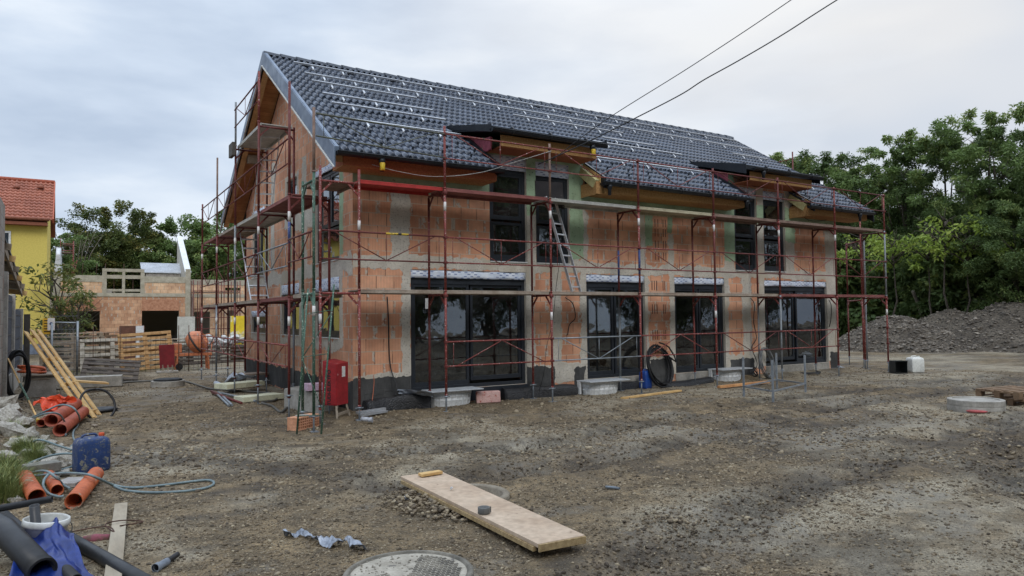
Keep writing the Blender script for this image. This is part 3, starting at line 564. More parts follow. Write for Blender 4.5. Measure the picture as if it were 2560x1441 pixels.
def dormer(x0, x1, vf, wall0, wall1):
    ya, yb = .30, 2.42; za, zb = 5.78, DR0+.02
    o = MB().hexa([(x0, ya, za-.12), (x1, ya, za-.12), (x1, yb, zb-.12), (x0, yb, zb-.12), (x0, ya, za), (x1, ya, za), (x1, yb, zb), (x0, yb, zb)]).build('dormer_roof', BLKM, house)
    for xx in (x0-.02, x1): MB().hexa([(xx, ya, za-vf), (xx+.02, ya, za-vf), (xx+.02, yb, zb-.06), (xx, yb, zb-.06), (xx, ya, za+.03), (xx+.02, ya, za+.03), (xx+.02, yb, zb+.03), (xx, yb, zb+.03)]).build('dormer_verge', BLKM, o)
    MB().box(x0+.3, x1-.2, .43, .45, 5.42, 5.655).build('dormer_fascia', OSB, roof)
    MB().box(x0+.3, x1-.2, .453, YF-.006, 5.40, 5.42).build('dormer_soffit', OSBR, roof)
    for (xx, s_) in ((wall0, -1), (wall1, 1)):
        MB().poly([(xx, YF, rz_(YF)-.2), (xx, YF, 5.70), (xx, 2.35, zb-.13), (xx, 2.35, rz_(2.35)-.2)]).build('dormer_cheek', M('pink_membrane', S(158, 78, 92), S(126, 56, 70), 8, .6, .5), roof)
    for xx, s_ in ((wall0-.04, -1), (wall1+.04, 1)):
        slope_prism(MB(), xx-.035, xx+.035, YE-.02, 2.4, .10, -.16).build('cut_flashing', BLKM, roof)
        slope_prism(MB(), xx+.037*-s_, xx+.06*-s_, YE+.1, 2.35, .06, -.10).build('cut_batten', WOODY, roof)
    return o
d1 = dormer(3.98, 7.05, .13, 4.2, 6.97); d2 = dormer(11.85, 15.02, .24, 12.0, 14.7)
gutter(3.96, 7.02, .27, 5.72, outlets=(6.62,)); gutter(12.1, 15.05, .27, 5.72, outlets=(12.5,))
# insulation and box ends showing where the eave stops beside each dormer
for x_ in (7.0, 14.72):
    MB().beam((x_-.10, .50, rz_(.5)-.16), (x_-.10, 1.02, rz_(1.02)-.12), .16, .20).build('insulation_block', M('yellow_foam', S(196, 190, 140), S(170, 160, 112), 8, .8, .3), roof)
    MB().box(x_-.14, x_+.04, .46, .5, 4.62, 4.92).box(x_-.14, x_-.11, .502, YF-.01, 4.60, 4.9).build('eave_box_end', OSB, roof)
# crumpled membrane under the first dormer verge
rag = MB(); 
for k in range(6):
    xx = 4.1+.03*k; y0_ = .55+.16*k; z0_ = 5.62+.02*k; rag.hexa([(xx, y0_, z0_-.26-.05*(k % 2)), (xx+.05, y0_+.05, z0_-.3), (xx+.12, y0_+.2, z0_-.22), (xx+.02, y0_+.17, z0_-.28), (xx-.02, y0_, z0_), (xx+.06, y0_, z0_), (xx+.08, y0_+.2, z0_+.02), (xx, y0_+.2, z0_+.02)])
rag.build('torn_membrane', M('pink_membrane', S(158, 78, 92)), roof, bevel=.02)
# roof-mounted rails, hooks, snow stops, vent tiles
ALU = M('aluminium', S(200, 202, 204), S(176, 178, 182), 3, .35, 0, metal=.6)
RAILS = [(5.22, 1.2, 17.2), (4.45, 1.25, 17.15), (3.92, 1.27, 3.9), (3.12, 1.27, 3.95), (2.56, 1.3, 4.02), (1.68, 1.3, 3.95), (3.85, 6.7, 10.6), (3.12, 9.2, 11.2), (2.66, 8.5, 11.8), (1.45, 7.2, 11.75), (3.6, 15.1, 16.9), (1.55, 14.95, 16.9)]
def rp(x, y, h): return Vector((x, y, rz_(y)))+Vector(nd)*h
for (y, a, b) in RAILS:
    rl = MB().beam(rp(a, y, .13), rp(b, y, .13), .042, .042, up=nd).build('solar_rail', ALU, house)
    x = a+.45
    while x < b-.1: MB().beam(rp(x, y-.02, .115), rp(x, y-.14, .085), .045, .018, up=nd).lathe(rp(x, y-.14, .03), [(.026, 0), (.022, .04), (.01, .06), (0, .065)], 10, ax=nd).build('roof_hook', ALU, rl); x += .82+.05*math.sin(x*3)
for (x0_, x1_) in ((1.0, 4.05), (7.3, 11.9), (14.9, 17.4)):
    for row, y in enumerate((.62, .92, 1.22)):
        x = x0_+.25*(row % 2)
        while x < x1_: p_ = rp(x, y, .06); MB().beam(p_, p_+Vector(nd)*.075, .016, .05, up=(1, 0, 0)).build('snow_stop', RIDGE, roof); x += .66
x = 1.55
while x < 17.2: MB().lathe(rp(x, 5.42, .05), [(.085, -.11), (.085, .02), (.06, .06), (0, .075)], 12, ax=(0, -.6, .8)).build('vent_tile', BLKM, roof); x += 1.18
# yellow rag bag around two outlets, tape bits
for (x, z) in ((1.55, 4.66), (6.62, 5.50)):
    MB().lathe((x, .24, z), [(.035, -.08), (.052, -.07), (.048, .0), (.056, .05), (.045, .07)], 9).build('yellow_bag', M('yellow_plastic', S(222, 196, 60), S(190, 150, 40), 9, .5, .4), house)
# ------------------------------------------------------------------ scaffolding
def paint(name, c, chips, amt=.60, c2=None): return M(name, c, c2, 5, .6, .15, 60, spots=[(S(70, 38, 30), 9, .62), (chips, 38, amt)])
REDP = paint('red_scaffold_paint', S(128, 56, 50), S(206, 190, 180), .60); REDD = paint('dark_red_scaffold_paint', S(104, 46, 42), S(190, 172, 162), .645)
GRNP = paint('green_scaffold_paint', S(62, 92, 76), S(190, 196, 180), .60); GALV = M('galvanised_steel', S(146, 152, 157), S(118, 124, 130), 6, .45, .1, metal=.4); BLUP = paint('blue_scaffold_paint', S(58, 76, 128), S(180, 170, 168), .62)
GALVP = paint('speckled_galvanised', S(138, 144, 148), S(196, 190, 184), .62); STK = M('white_sticker', S(214, 210, 206), S(196, 192, 188), 20, .5)
DK_GREY = M('worn_deck_boards', S(160, 148, 134), S(132, 116, 102), 4, .8, .3); DK_RED = M('red_deck_plywood', S(136, 82, 76), S(112, 64, 60), 4, .75, .3); DK_BRED = M('bright_red_deck', S(176, 52, 46), S(150, 40, 38), 3, .6, .1)
DK_ALU = M('aluminium_deck', S(178, 176, 168), S(150, 148, 142), 3, .5, .1, metal=.2); DK_PALE = M('pale_deck_plywood', S(176, 168, 142), S(152, 142, 118), 4, .8, .3); DK_BR = M('brown_deck_plywood', S(134, 112, 100), S(108, 88, 78), 5, .8, .3)
PR = .0242
def post(par, x, y, z0, z1, mat, n=10): 
    p = MB().tube([(x, y, z0), (x, y, z1)], PR, n); p.tube([(x, y, z0), (x, y, z0+.03)], PR+.006, n); return p.build('post', mat, par)
def jack(par, x, y, z1):
    b = g(x, y)-.01; MB().tube([(x, y, b), (x, y, z1+.1)], .017, 8).lathe((x, y, z1-.03), [(.045, 0), (.045, .02), (.028, .03)], 8).box(x-.07, x+.07, y-.07, y+.07, b, b+.012).beam((x-.08, y, z1-.02), (x+.08, y, z1-.02), .012, .02).build('base_jack', GALV, par)
def ledger(par, a, b, z, mat, br=.2):
    a = Vector(a+(z,)); b = Vector(b+(z,)); d = (b-a).normalized(); m_ = MB().tube([a, b], .022, 8)
    for (p, s_) in ((a, 1), (b, -1)): m_.beam(p+d*s_*br+Vector((0, 0, -.02)), p+Vector((0, 0, -br-.03)), .02, .035)
    m_.build('ledger', mat, par)
def deck(par, x0, x1, y0, y1, z, mat, alu=False):
    m_ = MB().box(x0, x1, y0, y1, z-.022, z)
    if abs(x1-x0) > abs(y1-y0): m_.box(x0, x1, y0, y0+.03, z-.07, z-.023).box(x0, x1, y1-.03, y1, z-.07, z-.023)
    else: m_.box(x0, x0+.03, y0, y1, z-.07, z-.023).box(x1-.03, x1, y0, y1, z-.07, z-.023)
    m_.build('deck', mat, par, bevel=.003)
def guard(par, A, B, zb, zt, mat, kind='V', zb2=None, zt2=None):
    A = Vector(A+(0,)); B = Vector(B+(0,)); zb2 = zb if zb2 is None else zb2; zt2 = zt if zt2 is None else zt2
    P = lambda t, k: A.lerp(B, t)+Vector((0, 0, (zb+(zb2-zb)*t) if k == 0 else (zt+(zt2-zt)*t)))
    n = (B-A).normalized().cross(Vector((0, 0, 1)))*.03
    m_ = MB().tube([P(.01, 0)+n, P(.99, 0)+n], .0145, 7).tube([P(.01, 1)+n, P(.99, 1)+n], .0165, 7)
    if kind == 'V': m_.tube([P(.09, 1)+n, P(.5, 0)+n], .010, 6).tube([P(.91, 1)+n, P(.5, 0)+n], .010, 6).tube([P(.06, 0)+n, P(.06, 1)+n], .006, 5).tube([P(.94, 0)+n, P(.94, 1)+n], .006, 5).tube([P(.5, 0)+n, P(.5, .9)+n], .006, 5)
    if kind == 'L': m_.tube([P(.09, 0)+n, P(.5, 1)+n], .010, 6).tube([P(.91, 0)+n, P(.5, 1)+n], .010, 6).tube([P(.06, 0)+n, P(.06, .9)+n], .006, 5)
    return m_.build('guardrail', mat, par)
FX = [2.735+2.4963*k for k in range(7)]
sf = thing('scaffolding', 'red tube scaffolding along the long front of the brick house', 'scaffold', (9, .35, 0))
def sticker(par, x, y, z, l=.17): MB().tube([(x, y, z), (x, y, z+l)], PR+.003, 10).build('sticker', STK, par)
tier1 = [REDP, REDP, REDP, REDD, REDP, REDD, GALVP]; tier0 = [REDP, REDP, REDP, REDP, GALVP, REDP, REDP]; inn0 = [REDD, REDP, GALVP, REDP, GALVP, REDD, REDP]
for k, x in enumerate(FX):
    jack(sf, x, 0, .30); jack(sf, x, .73, .32)
    post(sf, x, 0, .30, 2.3, tier0[k]); post(sf, x, 0, 2.3, 4.3, tier1[k]); post(sf, x, 0, 4.3, [5.53, 5.48, 5.43, 5.46, 5.46, 5.42, 5.42][k], [REDP, DK_BR, REDD, REDD, REDD, REDP, REDP][k])
    post(sf, x, .73, .32, 2.25, inn0[k]); post(sf, x, .73, 2.25, 4.22, REDD)
    for z, mt in ((2.245, REDP), (4.245, REDD)): ledger(sf, (x, 0), (x, .73), z, mt)
    if k != 6: sticker(sf, x, 0, 3.87)
    for zc in (.86, 1.33, 2.22, 2.86, 3.35, 4.22, 4.89, 5.37): MB().box(x-.032, x+.032, -.045, .03, zc-.025, zc+.025).build('coupler', REDD, sf, .006)
    if k in (1, 3, 6): sticker(sf, x, 0, 1.72)
MB().tube([(FX[2], 0, 2.75), (FX[2], 0, 3.35)], PR+.002, 10).build('blue_patch', BLUP, sf); MB().tube([(FX[2], .73, 2.75), (FX[2], .73, 3.35)], PR+.002, 10).build('blue_patch', BLUP, sf)
L1 = [DK_GREY, DK_GREY, DK_GREY, DK_GREY, DK_RED, DK_RED]; L2 = [DK_RED, DK_ALU, DK_PALE, DK_BR, DK_BR, DK_BR]
for k in range(6):
    a, b = FX[k]+.03, FX[k+1]-.03
    deck(sf, a, b, .035, .70, 2.33, L1[k]); deck(sf, a, b, .035, .70, 4.33, L2[k])
    guard(sf, (FX[k], 0), (FX[k+1], 0), 2.86, 3.35, [REDP, REDP, REDP, REDD, REDP, REDD][k]); guard(sf, (FX[k], 0), (FX[k+1], 0), 4.89, 5.37, [REDP, REDP, REDP, REDD, REDD, REDD][k])
    if k < 5: guard(sf, (FX[k], 0), (FX[k+1], 0), .86, 1.33, [REDP, GALV, REDP, REDD, REDP][k], 'LVLVV'[k])
# corner bay
for (x, mt) in ((.29, REDP), (1.0, REDP)):
    jack(sf, x, 0, .22 if x > .5 else .3); post(sf, x, 0, .22, 2.3, mt); post(sf, x, 0, 2.3, 4.5, mt); sticker(sf, x, 0, 1.72 if x < .5 else 4.0-.6)
for z in (2.25, 4.24): ledger(sf, (.29, 0), (1.0, 0), z, REDP)
deck(sf, 1.03, FX[0]-.03, .035, .70, 2.33, DK_GREY); deck(sf, 1.03, FX[0]-.03, .035, .70, 4.33, DK_BRED)
guard(sf, (.29, 0), (FX[0], 0), 2.86, 3.36, REDD); MB().tube([(1.5, -.03, 3.36), (1.95, -.03, 3.36)], .021, 8).build('hazard_tape', None or M('yellow_hazard_tape', S(200, 170, 60), S(40, 38, 34), 16, .5, lo=.48, hi=.52), sf)
# green frame at the very corner
for (y, z1) in ((-.6, 4.25), (.05, 4.2)):
    jack(sf, 0, y, .22); post(sf, 0, y, .2, 2.28, GRNP); post(sf, 0, y, 2.28, z1, GRNP)
post(sf, 0, -.6, 4.25, 5.34, DK_BR); sticker(sf, 0, -.6, 1.85)
for z in (2.22, 4.12): ledger(sf, (0, -.6), (0, .05), z, GRNP)
guard(sf, (0, -.6), (FX[0], 0), 4.86, 5.24, M('old_green_rail', S(96, 100, 86), S(74, 76, 66), 8, .6), 'V', 4.90, 5.36)
# gable scaffolding
sg = thing('scaffolding', 'stepped scaffolding climbing the gable side of the brick house with ladders inside', 'scaffold', (.37, 6, 0))
GY = [.94, 3.433, 5.929, 8.425, 10.921]; tops = [6.22, 7.16, 7.14, 6.25, 5.31]; cols = [[REDD, REDD, REDP, REDD, REDD], [REDD, REDD, GALVP, REDD, REDD], [REDD, REDD, REDD, DK_BR, REDD]]
for k, y in enumerate(GY):
    jack(sg, 0, y, .42 if k < 3 else .3); jack(sg, .75, y, .3)
    post(sg, 0, y, .36, 2.2, [REDD, REDD, REDD, GALV, REDP][k]); post(sg, 0, y, 2.2, 4.1, cols[1][k]); post(sg, 0, y, 4.1, 6.05 if tops[k] > 6.5 else tops[k], cols[2][k])
    if tops[k] > 6.5: post(sg, 0, y, 6.05, tops[k], REDP if k == 1 else GALVP)
    post(sg, .75, y, .36, 2.2, [REDD, GALV, REDD, REDD, REDD][k]); post(sg, .75, y, 2.2, 4.08, [REDD, REDD, REDD, REDD, REDD][k])
    if k in (1, 2): post(sg, .75, y, 4.1, 6.03, REDD); ledger(sg, (0, y), (.75, y), 5.97, REDD)
    for z in (2.15, 4.05): ledger(sg, (0, y), (.75, y), z, REDD)
    sticker(sg, 0, y, 3.62); sticker(sg, 0, y, 1.68)
MB().tube([(0, .94, 3.2), (0, .94, 3.6)], PR+.002, 10).build('blue_patch', BLUP, sg)
for k in range(4):
    a, b = GY[k]+.03, GY[k+1]-.03
    deck(sg, .035, .72, a, b, 2.23, [DK_RED, DK_GREY, DK_GREY, DK_GREY][k]); deck(sg, .035, .72, a, b, 4.13, [DK_RED, DK_ALU, DK_GREY, DK_RED][k])
    A, B = (0, GY[k+1]), (0, GY[k])
    guard(sg, A, B, 2.78, 3.2, [GALV, REDD, REDD, REDD][k]); guard(sg, A, B, 4.68, 5.14, REDD); 
    if k < 4: guard(sg, A, B, .93, 1.32, [REDP, REDP, REDP, REDP][k])
guard(sg, (0, GY[0]), (0, -.6), 2.84, 3.26, REDD)
deck(sg, .035, .72, GY[1]+.03, GY[2]-.03, 6.05, DK_ALU); guard(sg, (0, GY[2]), (0, GY[1]), 6.5, 6.93, REDD); deck(sg, .06, .74, .09, .91, 2.25, DK_GREY); deck(sg, .2, .92, .04, .91, 4.25, DK_BR)
MB().box(-.12, -.04, 5.7, 6.15, 5.78, 6.1).build('toe_board_end', M('dark_board', S(80, 76, 70)), sg)
# scaffolding beyond the right end
sr = thing('scaffolding', 'scaffolding frames standing past the right end wall of the brick house', 'scaffold', (18.3, 3, 0))
qa, qb, qc = at(2124, 913, z=0), at(2160.6, 921, z=0), at(2169, 925, z=0)
for q, mt, zt in ((qa, REDD, 4.2), (qb, REDP, 5.4), (qc, GALVP, 4.1)):
    jack(sr, q.x, q.y, .3); post(sr, q.x, q.y, .3, 2.25, mt); post(sr, q.x, q.y, 2.25, zt, mt)
for z in (2.2, 4.15): ledger(sr, (qa.x, qa.y), (qb.x, qb.y), z, REDP)
xr = 18.35; zt_ = at(1981, 380, x=xr)
for y in (3.4, zt_.y, 8.6):
    for xx in (17.75, xr):
        jack(sr, xx, y, .3); post(sr, xx, y, .3, 4.1, REDD)
    post(sr, xr, y, 4.1, zt_.z if y == zt_.y else 5.2, REDD); ledger(sr, (17.75, y), (xr, y), 4.05, REDD)
deck(sr, 17.8, xr-.03, 3.45, 8.55, 4.12, DK_BR); guard(sr, (xr, zt_.y), (xr, 8.6), zt_.z-.75, zt_.z-.25, REDD); guard(sr, (xr, 3.4), (xr, 8.6), 2.9, 3.3, REDD); guard(sr, (xr, 3.4), (xr, 8.6), .9, 1.3, REDD)
# ------------------------------------------------------------------ ladders
def ladder(label, a, b, w, sd, n, mat=ALU):
    a, b = Vector(a), Vector(b); s_ = Vector(sd).normalized()*w/2; t = thing('ladder', label, 'ladder', a, 'aluminium scaffold ladders'); up = (b-a).normalized().cross(s_.normalized())
    for k in (-1, 1): MB().beam(a+s_*k, b+s_*k, .025, .06, up=up).build('side_rail', mat, t)
    for i in range(n): q = a.lerp(b, (i+.5)/n); MB().beam(q-s_, q+s_, .03, .03, up=up).build('rung', mat, t)
la = at(1441, 731, y=.42); lb = at(1375, 497, y=.42)
ladder('aluminium ladder leaning up to the grey deck in front of the upper windows', (la.x, .42, 2.335), (lb.x, .42, 4.42), .33, (.95, .3, 0), 9)
ga, gb = at(648, 520, x=.45), at(680, 320, x=.45)
ladder('aluminium ladder reaching the topmost gable deck', (.45, ga.y-.25, 4.135), (.45, gb.y+.1, 6.1), .40, (.9, -.25, 0), 8)
ga, gb = at(650, 700, x=.4), at(618, 565, x=.4)
ladder('aluminium ladder between the two lower gable decks', (.4, ga.y, 2.24), (.4, gb.y, 4.16), .40, (.9, -.25, 0), 8)
# ------------------------------------------------------------------ text helper
def text_mesh(body, size, ext=.001):
    c = bpy.data.curves.new('t', 'FONT'); c.body = body; c.size = size; c.extrude = ext; c.offset = .0035; c.align_x = 'CENTER'; c.align_y = 'CENTER'
    o = bpy.data.objects.new('t', c); SC.collection.objects.link(o); dg = bpy.context.evaluated_depsgraph_get(); me = bpy.data.meshes.new_from_object(o.evaluated_get(dg)); bpy.data.objects.remove(o); return me
def put_text(body, size, mat, parent, M4, name='lettering', bold=None):
    me = text_mesh(body, size); me.transform(M4); me.materials.clear(); me.materials.append(mat); o = bpy.data.objects.new(name, me); SC.collection.objects.link(o); o.parent = parent; return o
# ------------------------------------------------------------------ electrical cabinet
cp = at(846, 1046, z=0); z0 = g(cp.x, cp.y)
cab = thing('electrical_cabinet', 'scratched red electrical cabinet on short legs at the house corner', 'electrical cabinet', (cp.x-.02, cp.y+.03, z0)); cab.rotation_euler = (0, 0, math.radians(36.9))
CRED = M('scratched_red_cabinet', S(156, 36, 40), S(128, 28, 32), 3, .45, .1, spots=[(S(206, 180, 176), 11, .655)]); CREDP = M('red_cabinet_door', S(146, 30, 35), S(126, 25, 30), 3, .4)
b = MB().hexa([(0, 0, .23), (.36, 0, .23), (.36, .31, .23), (0, .31, .23), (0, 0, .98), (.36, 0, 1.00), (.36, .31, 1.06), (0, .31, 1.04)]); b.build('cabinet_body', CRED, cab, .006, True)
MB().box(-.008, 0, .012, .298, .25, .97).build('cabinet_door', CREDP, cab, .003, True)
for (x, y, dx, dy) in ((.03, .03, -.05, -.05), (.33, .03, .06, -.05), (.33, .28, .06, .05), (.03, .28, -.05, .05)): MB().beam((x, y, .235), (x+dx, y+dy, -.02), .035, .035).build('leg', WOODG, cab, 0, True)
MB().beam((-.01, .0, .06), (.38, 0, .09), .02, .05).build('stretcher', WOODG, cab, 0, True)
MB().box(.16, .26, -.006, 0, .74, .93).build('notice', STK, cab, 0, True)
BLK = M('black_lettering', S(24, 24, 26), S(30, 30, 32), 5, .6); bl = Matrix.Translation((-.012, .155, .56)) @ Matrix.Rotation(math.radians(-90), 4, 'Z') @ Matrix.Rotation(math.radians(90), 4, 'X') @ Matrix.Rotation(math.radians(90), 4, 'Z')
put_text('TUDI-ELEKTRO', .094, BLK, cab, bl)
MB().lathe((-.010, .2, .90), [(.004, -.035), (.016, -.015), (.012, .01), (.0, .035)], 8).build('flame_emblem', M('yellow_flame', S(224, 160, 50), S(200, 110, 40), 30, .5), cab, 0, True)
# ------------------------------------------------------------------ cables on the wall and overhead
CBL = M('black_cable', S(34, 34, 36), S(26, 26, 28), 5, .5); GCBL = M('grey_cable', S(120, 122, 122), S(98, 100, 102), 5, .6); OCBL = M('orange_cable', S(186, 104, 70), S(160, 84, 54), 5, .6)
def cable(name, label, cat, P, r, mat, n=8, sm=8, group=None): return tag(MB().tube(catmull(P, n), r, sm).build(name, mat), label, cat, group)
yw = YF-.03
def wp(u, v, y=yw): return at(u, v, y=y)
cable('hanging_cable', 'thick black cable hanging down the brick beside the wide patio door', 'cable', [wp(968, 742), wp(971, 800), wp(974, 900), wp(984, 945, .9), wp(992, 965, .8), wp(988, 990, .75)], .013, CBL)
cable('hanging_cable', 'thin orange cable dropping to the ground beside the red cabinet', 'cable', [wp(934, 938, .98), wp(935, 960, .9), wp(930, 1005, .7), at(924, 1028, z=.02)], .006, OCBL)
cable('hanging_cable', 'short black cable loop poking out beside the second patio door', 'cable', [wp(1413, 744), wp(1432, 760, .93), wp(1438, 795, .95), wp(1424, 812), wp(1419, 838)], .011, CBL)
cable('hanging_cable', 'thin black cable hanging past the scaffold post left of the ladder', 'cable', [wp(1400, 650, .6), wp(1390, 720, .62), wp(1382, 800, .6), wp(1366, 870, .75), wp(1360, 930, .6), at(1345, 990, z=.03)], .006, CBL)
cable('hanging_cable', 'black cables drooping between the third and fourth patio doors', 'cable', [wp(1876, 745), wp(1886, 762, .95), wp(1884, 805, .95), wp(1891, 845, .95), wp(1880, 870, .95), wp(1893, 910, .9), wp(1880, 935, .85), wp(1888, 918, .9)], .011, CBL)
cable('hanging_cable', 'black cable bulging from the brick at the far right end', 'cable', [wp(2072, 750), wp(2078, 765, .92), wp(2077, 800, .9), wp(2073, 818)], .012, CBL)
cable('eave_cable', 'thin white cable sagging under the eaves between the scaffold posts', 'cable', [at(930, 412, y=.4), at(1000, 430, y=.3), at(1090, 442, y=.2), at(1200, 432, y=.1), at(1290, 405, y=.05), at(1378, 378, y=-.04)], .006, M('white_cable', S(176, 176, 172)))
cable('eave_cable', 'dark cable slung below the eave of the far right roof', 'cable', [at(1830, 440, y=.9), at(1885, 466, y=.9), at(1930, 468, y=.9)], .008, CBL); cable('eave_cable', 'dark cable slung under the last short eave', 'cable', [at(1985, 520, y=.9), at(2020, 550, y=.9), at(2055, 552, y=.9), at(2084, 544, y=.9)], .008, CBL)
A0 = at(1378, 402, y=-.02); A1 = at(1515, 300, y=-1.6); A2 = at(1978, 0, y=-4.6); d_ = (A2-A1)
cable('overhead_cable', 'thinner straight overhead cable coming down to the scaffold from the upper right', 'cable', [A0, A1, A1+d_*.5-Vector((0, 0, .03)), A2, A2+d_*.8+Vector((0, 0, .15)), A2+d_*1.7+Vector((0, 0, .5))], .008, CBL)
B0 = at(1345, 412, y=.02); pts = [B0]+[at(u, v, y=y) for (u, v, y) in ((1470, 355, -1.0), (1580, 300, -1.8), (1700, 238, -2.6), (1760, 200, -3.0), (1850, 150, -3.5), (1960, 85, -4.0), (2093, 0, -4.6))]; pts.append(pts[-1]+(pts[-1]-pts[-3])*1.4)
cable('overhead_cable', 'thicker wavy overhead cable running below the straight one', 'cable', pts, .012, CBL)
# ------------------------------------------------------------------ board leaning upstairs
a_ = [at(u, v, y=.60) for (u, v) in ((1340, 508), (1412, 524), (1406, 457), (1338, 452))]
bd = MB(); bd.hexa([a_[0], a_[1], a_[1]+Vector((0, .02, 0)), a_[0]+Vector((0, .02, 0)), a_[3], a_[2], a_[2]+Vector((0, .02, 0)), a_[3]+Vector((0, .02, 0))])
bd = bd.build('formwork_board', M('black_film_faced_plywood', S(52, 48, 48), S(40, 37, 38), 5, .4, spots=[(S(170, 165, 160), 9, .66)])); tag(bd, 'black printed plywood sheet leaning on the upper scaffold deck before a window', 'board')
# ------------------------------------------------------------------ things along the foot of the wall
def light_well(label, cx, cy, rot, z, lift=.0, first=[]):
    if not first:
        t = thing('light_well', label, 'light well', (cx, cy, z), 'white light wells along the wall'); t.rotation_euler = (0, 0, rot); m_ = MB(); n = 22
        def ring(wd, dp, zz): return [(-wd*math.cos(math.pi*j/n)*(1 if abs(math.cos(math.pi*j/n)) < .9 else 1), -dp*math.sin(math.pi*j/n)**.6, zz) for j in range(n+1)]
        prof = [(.43, .33, -.1), (.455, .345, .0), (.465, .35, .08), (.47, .36, .10), (.485, .37, .13), (.465, .355, .135), (.475, .365, .18), (.495, .38, .2), (.475, .36, .21), (.49, .37, .26), (.52, .40, .30)]
        rs = [m_.pts(ring(*p)) for p in prof]
        for i in range(len(prof)-1):
            for j in range(n): m_.face((rs[i]+j, rs[i]+j+1, rs[i+1]+j+1, rs[i+1]+j), True)
        for i in range(len(prof)-1): m_.face((rs[i]+n, rs[i], rs[i+1], rs[i+1]+n))
        m_.build('shaft', WHITEP, t, 0, True)
        for j in range(2, n-1, 2):
            a = math.pi*j/n; MB().beam((-.462*math.cos(a), -.352*math.sin(a)**.6, .02), (-.50*math.cos(a), -.385*math.sin(a)**.6, .28), .012, .02).build('rib', WHITEP, t, 0, True)
        MB().box(-.56, .62, -.47, .04, .305, .33).build('cover', M('light_grey_cover', S(186, 190, 192), S(168, 172, 176), 4, .5), t, .006, True)
        MB().box(-.57, -.52, -.1, .0, .02, .31).build('wall_bracket', WHITEP, t, .004, True); first.append(t); return t
    t = copy_thing(first[0], (cx, cy, z), rot, label); return t
light_well('white plastic light well with a flat cover in front of the wide patio door', 3.25, 1.0, 0, .0)
lw2 = light_well('white plastic light well with neon yellow paint by the second patio door', 6.98, .70, 0, .0)
MB().lathe((.12, -.30, .04), [(.15, -.03), (.17, .02), (.15, .05)], 14).build('paint_mark', M('neon_yellow', S(190, 230, 60), S(160, 200, 50), 12, .7), lw2, 0, True).scale = (1, 1, 1)
light_well('white plastic light well at the right of the third patio door', 11.6, 1.02, 0, .02)
def membrane_mat():
    m = Mt('dimpled_membrane'); v = m.N('TexVoronoi', Vector=m.vec, Scale=42).outputs['Distance']; m.bump(m.math('SUBTRACT', 1, v), .9, .012); return m.set(m.mix(m.ramp(v, .1, .5), S(56, 57, 60), S(26, 26, 28)), .38, 0, .5)
MEMB = membrane_mat()
def membrane(label, P, h, seed, th=.10):
    """folded strip of sheet lying along the wall foot: P list of (x,y)"""
    r = random.Random(seed); C_ = catmull([(x, y, 0) for x, y in P], 8); m_ = MB(); sec = 9; rows = []
    for i, c in enumerate(C_):
        t = (C_[min(i+1, len(C_)-1)]-C_[max(i-1, 0)]).normalized(); nn = Vector((t.y, -t.x, 0)); hh = h*(.75+.35*fbm(np.array([i*.12+seed]), np.array([1.])*seed, 3, 3)[0]); L = []
        for j in range(sec):
            f = j/(sec-1); z = hh*math.sin(f*math.pi)**.5*.98; off = th*(math.cos(f*math.pi))+.015*math.sin(f*9+i*.3)+.01*math.sin(i*.5+f*4); L.append(c+nn*off+Vector((0, 0, g(c.x, c.y)+z-.02)))
        rows.append(m_.pts(L))
    for i in range(len(rows)-1):
        for j in range(sec-1): m_.face((rows[i]+j, rows[i]+j+1, rows[i+1]+j+1, rows[i+1]+j), True)
    m_.face([rows[0]+j for j in range(sec)]); m_.face([rows[-1]+j for j in reversed(range(sec))])
    return tag(m_.build('drainage_membrane', MEMB), label, 'membrane', 'black dimpled membranes at the wall foot')
membrane('black dimpled membrane heaped from the house corner to the first light well', [(1.35, .72), (1.8, .78), (2.3, .78), (2.72, .70)], .33, 1)
membrane('black dimpled membrane lying between the foam block and the second light well', [(4.55, .92), (5.2, .9), (5.8, .86), (6.45, .75)], .30, 2)
membrane('black dimpled membrane behind the small blue canister', [(7.6, .88), (8.2, .95), (8.8, .95)], .22, 3)
membrane('flat black membrane with green cord beside the third light well', [(9.15, .82), (10.0, .8), (10.9, .88)], .14, 4, .16)
membrane('black ribbed membrane bunched along the gable wall foot', [(.95, 1.7), (.98, 2.6), (1.0, 3.4), (1.0, 4.6)], .30, 5)
MB_W = M('grey_plastic_sheet', S(168, 174, 182), S(140, 148, 158), 5, .35, .3)
